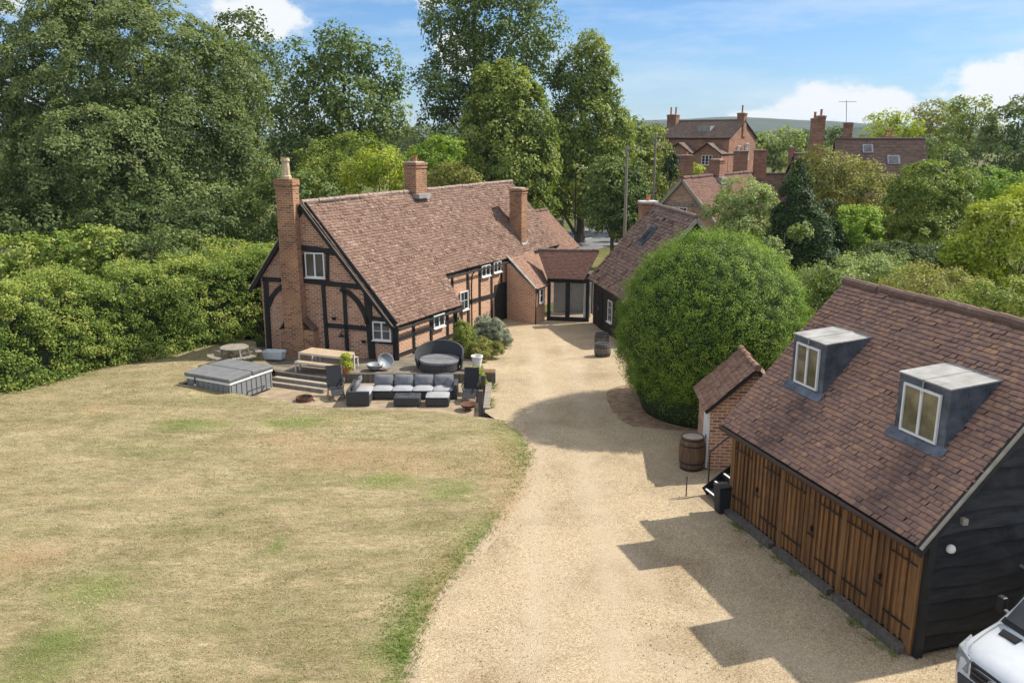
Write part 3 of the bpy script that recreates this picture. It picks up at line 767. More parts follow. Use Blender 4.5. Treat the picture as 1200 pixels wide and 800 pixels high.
sheet('leaf_litter', ring, lambda x, y: float(drive_z(x, y)) + .03 - .045 * np.clip(math.hypot(x - c[0] - .75, (y - c[1] - 2.5)) - 2.75, 0, 2), MT['litter'], .4, edge_noise=.16, seed=6)

# road beyond the house, kerb and verge
a = np.array(G(669, 283, -.7)[:2]); b_ = np.array(G(708, 276, -.7)[:2]); d = (b_ - a) / np.linalg.norm(b_ - a); nn = np.array([-d[1], d[0]])
mb = MB(); p0 = a - d * 60; p1 = a + d * 90
mb.poly([(*(p0 + nn * 3.4), -.70), (*(p0 - nn * 5.4), -.70), (*(p1 - nn * 5.4), -.70), (*(p1 + nn * 3.4), -.70)])
tag(mb.build('road', MT['asphalt']), kind='structure')
mb = MB(); mb.poly([(*(p0 + nn * .07), -.696), (*(p0 - nn * .07), -.696), (*(p1 - nn * .07), -.696), (*(p1 + nn * .07), -.696)])
tag(mb.build('road_line', MT['road_paint']), kind='structure')
mb = MB(); mb.prism([(*(p0 + nn * 3.4), -.72), (*(p1 + nn * 3.4), -.72), (*(p1 + nn * 5.2), -.72), (*(p0 + nn * 5.2), -.72)], (0, 0, .13))
tag(mb.build('pavement', MT['asphalt']), kind='structure')
ROAD = (a, d, nn)

# far hills
def hill_mat():
    m, nt, b = new_mat('wooded_hill'); p = worldpos(nt); L = nt.links.new
    mp = NN(nt, 'ShaderNodeMapping'); mp.inputs['Scale'].default_value = (.004, .004, .02); L(p, mp.inputs[0])
    L(ramp(nt, noise(nt, 2.0, 8, .75, mp.outputs[0]), [(.35, (.015, .028, .016)), (.52, (.03, .048, .022)), (.7, (.08, .09, .04))]), b.inputs['Base Color'])
    b.inputs['Roughness'].default_value = 1; b.inputs['Specular IOR Level'].default_value = 0; return m
MT['hill'] = hill_mat()
def hill(Y, prof, seed, dep=900):
    r = np.random.default_rng(seed); xs = np.linspace(-900, 2100, 301)
    px = np.array([p[0] for p in prof]); pz = np.array([p[1] for p in prof])
    V, F = [], []
    for j, (dy, k) in enumerate(((0, 0), (dep * .25, .5), (dep * .5, .85), (dep * .8, 1.0), (dep * 1.6, .2))):
        for x in xs:
            y = Y + dy; wx = (x - 600) * y / FPX
            top = np.interp(x, px, pz); top = HT(Y + dep * .8, top) - (-.75)
            V.append((wx, y, -.8 + max(.5, top) * k + (r.normal(0, .35) + 1.5 * math.sin(wx * .013 + j)) * (Y / 2500) * (k > .3)))
    n = len(xs)
    F = np.array([(j * n + i, j * n + i + 1, (j + 1) * n + i + 1, (j + 1) * n + i) for j in range(4) for i in range(n - 1)])
    return tag(fast_mesh('hills', np.array(V), F, MT['hill'], smooth=True), kind='structure')
hill(2600, [(-900, 150), (300, 158), (500, 152), (700, 146), (745, 141), (800, 139), (845, 137), (900, 139), (960, 142), (1020, 147), (1100, 150), (1300, 152), (2100, 155)], 3)
hill(1500, [(-900, 160), (500, 161), (760, 158), (930, 152), (1000, 149), (1050, 150), (1200, 156), (2100, 158)], 4, 500)

MT['stone_ridge'] = plain('pale_ridge_tile', (.33, .24, .20), .9, .35, 5, .3, 30)
# ---------------------------------------------------------------- the timber-framed cottage
C0 = G(467, 420); A0 = G(312, 410)
e_ = vn(C0 - A0); u_ = vn((.47, .88, 0)); out_ = vn((u_[1], -u_[0], 0))       # out_ = normal of the long wall
gn_ = vn((e_[1], -e_[0], 0))                                                   # gable normal, towards the camera
if gn_[1] > 0: gn_ = -gn_
RZ_A, RZ_Z, SLR, SLL = 4.26, 6.86, 1.283, 1.394
def HP(t, a, z): return C0 + u_ * t - e_ * a + np.array([0, 0, z])
def rz(a): return RZ_Z - (SLR * (RZ_A - a) if a < RZ_A else SLL * (a - RZ_A))
house = thing('timber_framed_cottage', 'long brick and black timber-framed cottage with a sweeping tiled roof', 'cottage', HP(0, 2, 0))
mb = MB()
mb.prism([HP(0, a, z) for a, z in ((1.35, -.9), (1.35, rz(1.35) - .16), (RZ_A, RZ_Z - .2), (6.6, rz(6.6) - .16), (6.6, -.9))], u_ * 19.4)
gw = mb.build('wall', MT['brick_old'], house)
mb = MB()
mb.prism([HP(.012, a, z) for a, z in ((.2, -.9), (.2, rz(.2) - .14), (1.34, rz(1.34) - .16), (1.34, -.9))], u_ * 5.5)
mb.build('wall', MT['brick_warm'], house)
# panel bricks of the upper long wall are a warmer infill
mb = MB(); mb.prism([HP(5.7, 1.347, -.9), HP(12.9, 1.347, -.9), HP(12.9, 1.347, rz(1.35) - .17), HP(5.7, 1.347, rz(1.35) - .17)], out_ * .02)
mb.build('wall_panel', MT['brick_warm'], house)
qm = (HP(-.15, 1.19, rz(1.19)), HP(20.0, 1.19, rz(1.19)), HP(19.65, RZ_A, RZ_Z + .1), HP(-.15, RZ_A, RZ_Z))
qc = (HP(-.15, .06, rz(.06)), HP(5.63, .06, rz(.06)), HP(6.1, 1.26, rz(1.26)), HP(-.15, 1.26, rz(1.26)))
ql = (HP(19.7, 7.05, rz(7.05)), HP(-.15, 7.05, rz(7.05)), HP(-.15, RZ_A, RZ_Z), HP(19.65, RZ_A, RZ_Z))
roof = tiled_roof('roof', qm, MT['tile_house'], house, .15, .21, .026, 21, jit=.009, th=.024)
roof_deck(qm, roof, MT['black_timber'], low=.07)
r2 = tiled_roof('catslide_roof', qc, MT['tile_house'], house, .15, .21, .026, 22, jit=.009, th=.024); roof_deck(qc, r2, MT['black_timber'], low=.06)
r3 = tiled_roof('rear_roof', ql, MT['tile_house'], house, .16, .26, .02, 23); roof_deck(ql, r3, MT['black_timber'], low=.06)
ridge_line(HP(-.12, RZ_A, RZ_Z + .02), HP(19.6, RZ_A, RZ_Z + .12), roof, MT['stone_ridge'], .095, .36)
# verge boards
mb = MB()
for (a0, a1) in ((RZ_A, .1), (RZ_A, 7.1)):
    mb.beam(HP(-.17, a0, rz(a0) - .14), HP(-.17, a1, rz(a1) - .14), .05, .20, (0, 0, 1))
mb.build('bargeboard', MT['black_timber'], house)
mb = MB()
for (a0, a1) in ((RZ_A, .1), (RZ_A, 7.1)):
    mb.beam(HP(-.19, a0, rz(a0) - .015), HP(-.19, a1, rz(a1) - .015), .05, .03, (0, 0, 1))
mb.build('verge', MT['stone'], house)
# timber frame of the gable: measured in the photo on the gable plane
GA, GB = HP(-.03, 0, 0), HP(-.03, 6, 0)
def z1(x, y): return Vp(280 + x / 3.075, 170 + y / 3.075, GA, GB)
mb = MB()
def gt(p, q, wd): mb.beam(z1(*p), z1(*q), .07, wd, vn(np.cross(z1(*q) - z1(*p), gn_)))
for p, q, wd in [((214, 368), (354, 388), .26), ((232, 488), (442, 512), .22), ((84, 482), (150, 486), .2), ((96, 485), (110, 735), .24), ((303, 505), (319, 738), .17),
                 ((379, 520), (393, 775), .17), ((460, 512), (482, 785), .32), ((316, 648), (465, 662), .20), ((478, 622), (556, 634), .17), ((484, 705), (556, 714), .15),
                 ((565, 650), (569, 790), .24), ((233, 210), (566, 648), .26), ((233, 222), (54, 500), .24), ((318, 392), (320, 490), .13), ((231, 392), (236, 490), .10)]: gt(p, q, wd)
def curve(pts, wd):
    for p, q in zip(pts[:-1], pts[1:]): gt(p, q, wd)
curve([(366, 518), (398, 533), (428, 562), (450, 600), (466, 645)], .22)
curve([(158, 508), (138, 522), (120, 545), (104, 585)], .20)
mb.build('timber_frame', MT['black_timber'], house)
# gable windows
def gwin(x0, y0, x1, y1, **k):
    p = z1(x0, y0); q = z1(x1, y1); c = (p + q) / 2
    return window(house, c + gn_ * .02, e_, gn_, abs((q - p) @ e_), abs(p[2] - q[2]), **k)
gwin(238, 386, 312, 478, lights=2)
gwin(482, 634, 550, 704, lights=2, bars=(0, 1))
# lamp on the gable stud, vents
lp = z1(378, 685)
mb = MB(); mb.lathe([(.03, .16), (.05, .14), (.06, .08), (.17, 0), (.16, -.01), (.02, .02)], lp + gn_ * .28, 12); mb.tube([lp + gn_ * .02 + (0, 0, .1), lp + gn_ * .15 + (0, 0, .26), lp + gn_ * .28 + (0, 0, .15)], .018, 6)
mb.build('wall_lamp', MT['black_iron'], house)
for q in ((343, 625), (450, 708), (190, 695)):
    p = z1(*q); mb = MB(); mb.beam(p - e_ * .10 + gn_ * .02, p + e_ * .10 + gn_ * .02, .03, .14); mb.build('air_brick', MT['dark'], house)
# the great outside chimney on the gable
CA = HP(-.5, 0, 0); CB = HP(-.5, 6, 0)
def z1c(x, y): return Vp(280 + x / 3.075, 170 + y / 3.075, CA, CB)
l0, r0 = z1c(129, 130), z1c(190, 130); wtop = abs((r0 - l0) @ e_); cc = (l0 + r0) / 2
l1, r1 = z1c(158, 560), z1c(226, 560); wlow = abs((r1 - l1) @ e_); c1 = (l1 + r1) / 2
ztop = r0[2] + .05; rot = math.atan2(e_[1], e_[0]); dC = .56
def ctr(p, f=0.0): return np.array([p[0], p[1], 0]) - gn_ * (dC / 2)
st = MB(); cb0, cb1 = ctr(c1), ctr(cc)
def ringp(c, wd, z, dd=dC): return [c + e_ * sx * wd / 2 + gn_ * sy * dd / 2 + (0, 0, z) for sx, sy in ((-1, 1), (1, 1), (1, -1), (-1, -1))]
st.hexa(ringp(cb0, wlow, -.8) + ringp(cb1, wtop, ztop))
st.hexa(ringp(cb1, wtop + .05, ztop - .42, dC + .05) + ringp(cb1, wtop + .05, ztop - .32, dC + .05)); st.hexa(ringp(cb1, wtop + .1, ztop - .24, dC + .1) + ringp(cb1, wtop + .1, ztop + .02, dC + .1))
st.hexa(ringp(cb0 + e_ * .12 - gn_ * .0, wlow + .75, -.8, dC - .06) + ringp(cb0 + e_ * .12, wlow + .70, 1.15, dC - .06))
gch = st.build('gable_chimney', MT['brick_chim'], house)
pm = MB(); pm.lathe([(.25, 0), (.25, .12), (.20, .16), (.165, .72), (.21, .76), (.21, .84), (.17, .88), (.20, .93), (.12, .93), (.11, .7)], cb1 + (0, 0, ztop + .02), 8); pm.build('chimney_pot', MT['buff_pot'], gch)
sh = MB(); sh.prism([cb0 + e_ * (wlow / 2 + .5) + gn_ * (dC / 2) + (0, 0, 1.12), cb0 + e_ * (wlow / 2) + gn_ * (dC / 2) + (0, 0, 1.62), cb0 + e_ * (wlow / 2) - gn_ * .2 + (0, 0, 1.62), cb0 + e_ * (wlow / 2 + .5) - gn_ * .2 + (0, 0, 1.12)], np.array([0, 0, .09])); sh.build('tiled_shoulder', MT['tile_house'], gch)
sh = MB(); sh.prism([cb0 - e_ * (wlow / 2 + .28) + gn_ * (dC / 2) + (0, 0, 1.12), cb0 - e_ * (wlow / 2) + gn_ * (dC / 2) + (0, 0, 1.5), cb0 - e_ * (wlow / 2) - gn_ * .2 + (0, 0, 1.5), cb0 - e_ * (wlow / 2 + .28) - gn_ * .2 + (0, 0, 1.12)], np.array([0, 0, .08]))
sh.build('tiled_shoulder', MT['tile_house'], gch)
# ridge and front chimneys
ru = math.atan2(u_[1], u_[0])
p = HP(8.75, RZ_A, 0); chimney(house, p, 1.0, .75, 6.5, HT(p[1] - .3, 190) - .02, ru, MT['brick_chim'], pots=1, pot_h=.32)
mb = MB(); mb.box((p[0], p[1], 6.55), 1.12, 1.2, .22, ru); mb.build('flashing', MT['lead_top'], house)
p = HP(15.75, 2.0, 0); chimney(house, p, .72, .82, 2.6, HT(p[1] - .3, 221), ru, MT['brick_chim'], pots=0)
mb = MB(); mb.hexa([HP(15.3, 1.5, rz(1.5) - .02), HP(16.2, 1.5, rz(1.5) - .02), HP(16.2, 2.5, rz(2.5) - .02), HP(15.3, 2.5, rz(2.5) - .02), HP(15.3, 1.5, rz(1.5) + .10), HP(16.2, 1.5, rz(1.5) + .10), HP(16.2, 2.5, rz(2.5) + .10), HP(15.3, 2.5, rz(2.5) + .10)])
mb.build('flashing', MT['lead_top'], house)
# long-wall timbers
WA, WB = HP(0, 1.31, 0) + out_ * .0, HP(5, 1.31, 0)
LA, LB = HP(0, .17, 0), HP(5, .17, 0)
def wl(px, py): return Vp(px, py, WA, WB)
def ll(px, py): return Vp(px, py, LA, LB)
mb = MB()
def lt(p, q, wd): mb.beam(p, q, .06, wd, vn(np.cross(q - p, out_)))
def tOf(p): return (p - C0) @ out_ * 0 + np.linalg.solve(np.array([[u_[0], -e_[0]], [u_[1], -e_[1]]]), (p - C0)[:2])[0]
for px in (484.5, 505, 524.5, 533, 541): 
    t = tOf(ll(px, 372)); lt(HP(t, .17, -.2), HP(t, .17, rz(.2) - .15), .15)
lt(HP(0, .17, rz(.2) - .24), HP(5.5, .17, rz(.2) - .24), .16); lt(HP(.1, .17, .82), HP(5.5, .17, .82), .13); lt(HP(.02, .17, -.2), HP(.02, .17, rz(.2) - .15), .22); lt(HP(0, .17, .08), HP(5.5, .17, .08), .14)
for px in (530, 548, 562, 576, 587.5):
    t = tOf(wl(px, 330)); lt(HP(t, 1.31, -.8), HP(t, 1.31, rz(1.35) - .18), .17)
lt(HP(5.7, 1.31, 1.15), HP(12.9, 1.31, .95), .22); lt(HP(5.7, 1.31, rz(1.35) - .27), HP(13.2, 1.31, rz(1.35) - .27), .20)
mb.build('timber_frame', MT['black_timber'], house)
def lwin(fn, px, py, wd, ht, a, **k):
    p = fn(px, py); t = tOf(p); c = HP(t, a, p[2]); window(house, c + out_ * .03, u_, out_, wd, ht, **k)
lwin(ll, 513.5, 375.5, .95, .62, .17, lights=2, bars=(0, 0)); lwin(wl, 543, 352, .8, 1.0, 1.31, lights=1, bars=(1, 1)); lwin(wl, 568.5, 317, .95, .62, 1.31, lights=2); lwin(wl, 582, 312.5, .85, .62, 1.31, lights=2)
p = wl(587, 352); t = tOf(p)
mb = MB(); mb.prism([HP(t - .75, 1.3, -.75), HP(t + .75, 1.3, -.75), HP(t + .75, 1.3, 1.55), HP(t - .75, 1.3, 1.55)], out_ * .035); dr = mb.build('door', MT['black_timber'], house)
mb = MB(); mb.box(HP(t + .4, 1.3, .1) + out_ * .06, .05, .05, .16); mb.build('handle', MT['black_iron'], dr)
# gutters and downpipes
mb = MB(); mb.tube([HP(6.1, 1.06, rz(1.06) - .03), HP(14.5, 1.06, rz(1.06) - .05)], .055, 8); mb.tube([HP(.0, -.05, rz(-.05) - .02), HP(5.6, -.05, rz(-.05) - .04)], .05, 8)
t = tOf(wl(551, 330)); mb.tube([HP(t, 1.06, rz(1.06) - .05), HP(t, 1.2, rz(1.06) - .25), HP(t, 1.24, 1.9), HP(t, 1.24, -.4)], .04, 8)
t = tOf(ll(533, 372)); mb.tube([HP(t, -.05, rz(-.05) - .05), HP(t, .08, rz(-.05) - .2), HP(t, .1, -.3)], .04, 8)
mb.build('gutter', MT['black_iron'], house)
# porch with its lean-to roof, built of brick, in front of the far end
X0 = np.array(G(594, 374, -.62)); X1 = np.array(G(627, 380, -.62)); X2 = X1 + u_ * 1.25
zt = HT(X1[1], 337)
def at(p, z): return np.array([p[0], p[1], z])
pr = MB(); Xb0 = HP(13.0, 1.5, 0); Xb1 = HP(15.6, 1.5, 0)
fv = vn((X1 - X0) * (1, 1, 0)); 
pr.hexa([at(X0, -.9), at(X1, -.9), at(X2, -.9), at(Xb1, -.9), at(X0, 2.72), at(X1, zt - .1), at(X2, zt - .1), at(Xb1, 2.72)])
pr.build('porch_wall', MT['brick_warm'], house)
qp = (at(X1 + fv * .22 - u_ * .12, zt - .06), at(X2 + fv * .22 + u_ * .1, zt - .03), HP(16.2, 1.3, rz(1.25) + .02), HP(12.9, 1.3, rz(1.25) + .02))
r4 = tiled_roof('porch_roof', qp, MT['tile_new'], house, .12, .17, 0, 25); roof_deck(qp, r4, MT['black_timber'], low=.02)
mb = MB(); mb.beam(at(X1 + fv * .16 - u_ * .17, zt - .02), HP(12.85, 1.3, rz(1.25) + .05), .10, .09); mb.build('verge', MT['lead_top'], r4)
pw = X1 * .5 + X2 * .5
window(house, at(pw, .95) + out_ * .06 + fv * .0, u_, vn((u_[1], -u_[0], 0)), .5, .8, lights=1, bars=(0, 1))
mb = MB(); mb.tube([at(X1 + fv * .25, zt - .1), at(X1 + fv * .1 - u_ * .05, zt - .35), at(X1 + fv * .06 - u_ * .05, -.6)], .04, 8); mb.build('downpipe', MT['black_iron'], house)
# lower pink-tiled end of the house
ez0, ez1 = 5.0, 2.45
qe = (HP(19.6, 1.1, ez1), HP(23.0, 1.1, ez1), HP(22.2, 3.1, ez0), HP(19.7, 3.1, ez0))
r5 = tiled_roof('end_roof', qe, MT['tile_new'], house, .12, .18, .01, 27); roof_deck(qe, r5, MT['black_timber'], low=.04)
ridge_line(HP(19.7, 3.1, ez0 + .02), HP(22.2, 3.1, ez0 + .02), r5, MT['tile_house'])
mb = MB(); mb.prism([HP(19.4, 1.4, -.9), HP(19.4, 1.4, 2.5), HP(19.4, 3.1, 4.8), HP(19.4, 5.0, 2.4), HP(19.4, 5.0, -.9)], u_ * 2.7); mb.build('wall', MT['brick_old'], house)

# ---------------------------------------------------------------- glazed link
LL_, LR_ = np.array(G(641, 375, -.62)), np.array(G(690, 377, -.62)); la = vn((LR_ - LL_) * (1, 1, 0)); ln = np.array([la[1], -la[0], 0])
link = thing('glazed_link', 'low tiled link with black framed glass doors joining cottage and boarded wing', 'extension', LL_)
zl = 1.86
ql_ = (at(D(642, 325, 46.75), zl), at(D(684, 326, 46.3), zl), at(D(702, 296, 48.3), 3.22), at(D(630, 293, 48.6), 3.24))
r6 = tiled_roof('roof', ql_, MT['tile_link'], link, .115, .18, 0, 31); roof_deck(ql_, r6, MT['black_timber'], low=.02)
ridge_line(ql_[3] + (0, 0, .02), ql_[2] + (0, 0, .02), r6, MT['tile_wing'], .11)
mb = MB(); wdl = np.linalg.norm(LR_ - LL_)
mb.hexa([at(LL_ - ln * 1.9 + la * .1, -.9), at(LR_ - ln * 1.9, -.9), at(LR_ - ln * 3.2, -.9), at(LL_ - ln * 3.2 + la * .1, -.9), at(LL_ - ln * 1.9 + la * .1, zl), at(LR_ - ln * 1.9, zl), at(LR_ - ln * 3.2, zl), at(LL_ - ln * 3.2 + la * .1, zl)])
mb.build('wall', plain('grey_plaster', (.085, .078, .07), .9, .3, 2, .1, 30), link)
mb = MB(); mb.beam(LL_ - ln * 1 + (0, 0, .05), LR_ - ln * 1 + (0, 0, .05), 1.9, .1); mb.build('floor', MT['teak'], link)
mb = MB()
for k in (.03, .49, .97): mb.beam(LL_ + la * wdl * k + (0, 0, -.1), LL_ + la * wdl * k + (0, 0, zl + .62 - .05), .13, .12, ln)
mb.beam(LL_ + (0, 0, 2.36), LR_ + (0, 0, 2.36), .14, .24); mb.beam(LL_ + (0, 0, .08), LR_ + (0, 0, .08), .16, .3); mb.build('frame', MT['black_timber'], link)
m_, nt_, b_n = new_mat('clear_pane'); b_n.inputs['Transmission Weight'].default_value = .9; b_n.inputs['Roughness'].default_value = .02; b_n.inputs['IOR'].default_value = 1.3; b_n.inputs['Base Color'].default_value = (.8, .84, .84, 1)
for k0, k1 in ((.05, .47), (.51, .95)):
    mb = MB(); mb.beam(LL_ + la * wdl * k0 + (0, 0, 1.24) + ln * .0, LL_ + la * wdl * k1 + (0, 0, 1.24), .012, 2.0)
    dd = mb.build('glass_door', m_, link)
    fr = MB()
    for k in (k0 + .02, k1 - .02): fr.beam(LL_ + la * wdl * k + (0, 0, .24) + ln * .03, LL_ + la * wdl * k + (0, 0, 2.22) + ln * .03, .06, .05, ln)
    fr.build('frame', MT['black_timber'], dd)
mb = MB(); pc = LL_ + la * wdl * .86 - ln * .5
for i in range(6): mb.tube([pc + la * .07 * i + (0, 0, .15), pc + la * .07 * i + ln * .03 * (-1) ** i + (0, 0, 1.2), pc + la * .07 * i + (0, 0, 2.2)], .045, 6)
mb.build('curtain', MT['white_paint'], link)

# ---------------------------------------------------------------- boarded wing
W0 = np.array([4.62, 46.3, 0.0]); w_ = vn((-.172, .985, 0)); wr_ = np.array([w_[1], -w_[0], 0]); WL = 6.35
def WP(t, d, z): return W0 - w_ * t + wr_ * d + np.array([0, 0, z])
wing = thing('boarded_wing', 'black boarded cottage wing with brown tiled roof behind the clipped round tree', 'outbuilding', W0)
we, wrz, run = 1.88, 5.93, 3.62
qw = (WP(-.35, -.28, we), WP(WL + .1, -.28, we), WP(WL, run - .28, wrz - .06), WP(-.2, run - .28, wrz + .1))
qw2 = (WP(WL + .1, 2 * run - .28, we), WP(-.35, 2 * run - .28, we), WP(-.2, run - .28, wrz + .1), WP(WL, run - .28, wrz - .06))
r7 = tiled_roof('roof', qw, MT['tile_wing'], wing, .19, .21, .014, 33, jit=.009, th=.034, lip_shade=.75); roof_deck(qw, r7, MT['black_timber'], low=.05)
r8 = tiled_roof('rear_roof', qw2, MT['tile_wing'], wing, .16, .25, 0, 34); roof_deck(qw2, r8, MT['black_timber'], low=.03)
ridge_line(qw[3] + (0, 0, .02), qw[2] + (0, 0, .02), r7, MT['tile_wing'], .12)
mb = MB(); mb.prism([WP(.05, d, z) for d, z in ((0, -.9), (0, we + .15), (run - .28, wrz - .2), (2 * run - .56, we + .15), (2 * run - .56, -.9))], -w_ * (WL - .15)); mb.build('wall', MT['black_timber'], wing)
mb = MB()
for d0, d1 in ((run - .28, -.3), (run - .28, 2 * run - .26)): mb.beam(WP(WL + .08, d0, wrz - .16), WP(WL + .08, d1, we - .10), .04, .2)
mb.build('bargeboard', MT['stone'], wing)
mb = MB()
for i in range(11): mb.beam(WP(.1, -.015, -.5 + .21 * i), WP(WL - .1, -.015, -.5 + .21 * i), .03, .19, (.0, .0, 1))
mb.build('weatherboard', MT['black_timber'], wing)
window(wing, WP(3.5, -.03, .75), -w_, -wr_, .75, 1.15, lights=1, bars=(1, 2))
mb = MB(); mb.beam(WP(1.2, -.03, .42), WP(2.1, -.03, .42), .05, 2.05); dr = mb.build('door', MT['dark'], wing); mb = MB(); mb.beam(WP(1.3, -.08, .4), WP(1.3, -.08, .55), .04, .04, wr_); mb.build('handle', MT['steel'], dr)
pc = WP(-.1, run - .55, 0); chimney(wing, pc, .7, .85, 3.0, HT(pc[1], 237), math.atan2(w_[1], w_[0]), MT['brick_chim'], pots=1, pot_h=.38)
mb = MB(); mb.box((pc[0], pc[1], HT(pc[1], 237) - .04), .95, .8, .12, math.atan2(w_[1], w_[0]) + PI / 2); mb.build('chimney_cap', MT['white_paint'], wing)
def wroof(t, f, o=.0): 
    return bil(qw, np.array([t / WL]), np.array([f]))[0] + vn(np.cross(-w_, np.cross(-w_, qw[3] - qw[0]))) * 0 + np.array([-.73, -.12, .68]) * o
mb = MB(); mb.hexa([wroof(2.5, .55, .0), wroof(3.3, .55, .0), wroof(3.3, .78, .0), wroof(2.5, .78, .0), wroof(2.5, .55, .11), wroof(3.3, .55, .11), wroof(3.3, .78, .11), wroof(2.5, .78, .11)]); sk = mb.build('rooflight', MT['lead'], wing)
mb = MB(); mb.hexa([wroof(2.58, .57, .1), wroof(3.22, .57, .1), wroof(3.22, .76, .1), wroof(2.58, .76, .1), wroof(2.58, .57, .125), wroof(3.22, .57, .125), wroof(3.22, .76, .125), wroof(2.58, .76, .125)]); mb.build('pane', MT['glass'], sk)

# ---------------------------------------------------------------- garage
N0 = G(1072, 775); Fp0 = G(855, 600); g_ = vn(Fp0 - N0); r_ = np.array([g_[1], -g_[0], 0]); GL = np.linalg.norm(Fp0 - N0)
EZ = 2.38; E0 = G(845, 497, EZ); E1 = G(1080, 642, EZ); gd = vn(E1 - E0); EL = np.linalg.norm(E1 - E0); rp_ = np.array([-gd[1], gd[0], 0])
AP = Vp(990, 330, E0, E0 + rp_); RUN = (AP - E0) @ rp_; RISE = AP[2] - EZ
def GP(t, d, z): return E0 + gd * t + rp_ * d + np.array([0, 0, z - EZ])     # t from the far verge, d in from the eave
def gz_(d): return EZ + RISE * d / RUN
garage = thing('garage', 'oak-fronted garage with mottled tiled roof and two lead dormers', 'garage', GP(EL / 2, RUN, 0))
TF, TN, DW = .22, EL - .20, .30     # wall planes
DORM = [(1.03, 2.26), (4.62, 5.95)]; DF = .37 * RUN
def gmask(s, t):
    T = s * EL; d = t * RUN; k = np.ones(T.shape, bool)
    for a, b in DORM: k &= ~((T > a + .08) & (T < b - .08) & (d > DF + .16) & (d < .64 * RUN))
    return k
def gstain(s, t, r):
    T = s * EL; d = t * RUN; o = np.zeros(T.shape)
    for a, b in DORM:
        m = (a + b) / 2 + .25; o += np.exp(-((T - m - .1 * np.sin(d * 2)) / .62) ** 2) * np.clip(1.15 - (DF - d) / (DF * 1.9), 0, 1) * (d < DF + .3)
    return o * (.65 + r.normal(0, .14, T.shape)) + .1 * (d < .25)
qg = (GP(0, 0, EZ), GP(EL, 0, EZ), GP(EL, RUN, AP[2]), GP(0, RUN, AP[2]))
r9 = tiled_roof('roof', qg, MT['tile_garage'], garage, .118, .165, .008, 41, stain=gstain, jit=.005, mask=gmask, th=.036, spread=(2.8, 3.2), lip_shade=.85); roof_deck(qg, r9, MT['black_timber'], low=.02)
qg2 = (GP(EL, 2 * RUN, EZ), GP(0, 2 * RUN, EZ), GP(0, RUN, AP[2]), GP(EL, RUN, AP[2]))
r10 = tiled_roof('rear_roof', qg2, MT['tile_garage'], garage, .16, .22, 0, 42); roof_deck(qg2, r10, MT['black_timber'], low=.02)
ridge_line(GP(0, RUN, AP[2] + .0), GP(EL, RUN, AP[2] + .0), r9, MT['tile_house'], .13, .42)
DG = DW
mb = MB(); mb.prism([GP(TF, d, z) for d, z in ((DW + .04, -.1), (DW + .04, gz_(DW) - .12), (RUN, AP[2] - .18), (2 * RUN - DW, gz_(DW) - .12), (2 * RUN - DW, -.1))], gd * (TN - TF)); mb.build('wall', MT['black_timber'], garage)
# gable boards with wavy lower edges
rb = np.random.default_rng(8); bd = MB(); z = .12; i = 0
while z < AP[2] - .4:
    hgt = rb.uniform(.30, .42); zt_ = z + hgt + .05
    def ext(zz): 
        q = max(0.0, (zz - gz_(DW) + .16) * RUN / RISE); return DW - .0 + q, 2 * RUN - DW - q
    a0, a1 = ext(z + .06); c0_, c1_ = ext(zt_ + .02)
    k = 22; bot = []; ph = rb.uniform(0, 6); tp = lambda d_: c0_ + (c1_ - c0_) * (d_ - a0) / max(a1 - a0, .01)
    for j in range(k + 1):
        dd = a0 + (a1 - a0) * j / k; bot.append((dd, z + .04 * math.sin(dd * 1.6 + ph) + .024 * math.sin(dd * 3.7 + ph * 2) + rb.normal(0, .004)))
    for j in range(k):
        (d0, b0), (d1, b1) = bot[j], bot[j + 1]
        o0, o1 = .115, .012
        bd.hexa([GP(TN + .002, d0, b0), GP(TN + .002, d1, b1), GP(TN + .002, tp(d1), zt_), GP(TN + .002, tp(d0), zt_), GP(TN + o0, d0, b0), GP(TN + o0, d1, b1), GP(TN + o1, tp(d1), zt_), GP(TN + o1, tp(d0), zt_)])
    z += hgt; i += 1
m_b = plain('black_waney_board', (.021, .0205, .021), .8, .6, 1.6, .5, 25, stretch=(1, 1, 6)); MT['waney'] = m_b; m_b = board_mat('black_waney_boards', 'waney', (.65, .65, .66), (1.5, 1.48, 1.45), (.05, .048, .046)); bd.build('weatherboard', m_b, garage, boards=22)
mb = MB(); mb.beam(GP(TN + .03, DW + .06, 0), GP(TN + .03, DW + .06, gz_(DW) - .1), .14, .16, gd); mb.build('corner_post', MT['black_timber'], garage)
mb = MB()
for s in (0, 1):
    d0, d1 = (-.06, RUN) if s == 0 else (2 * RUN + .06, RUN)
    mb.beam(GP(EL - .03, d0, EZ - .13), GP(EL - .03, d1, AP[2] - .10), .05, .22); 
mb.build('bargeboard', MT['black_timber'], garage)
mb = MB()
for d0 in (-.04, 2 * RUN + .04): mb.beam(GP(EL + .015, d0, EZ - .005), GP(EL + .015, RUN, AP[2] + .03), .07, .045)
mb.build('verge', MT['stone'], garage)
mb = MB(); mb.beam(GP(.0, .02, EZ - .10), GP(EL - .05, .02, EZ - .10), .03, .12); mb.tube([GP(.05, -.05, EZ - .06), GP(EL - .1, -.05, EZ - .08)], .055, 8)
for k in np.linspace(.3, EL - .3, 8): mb.beam(GP(k, .0, EZ - .16), GP(k, DW, EZ - .05), .05, .07)
mb.build('gutter', plain('brown_gutter', (.05, .03, .02), .6, .3, 6, .1, 30), garage)
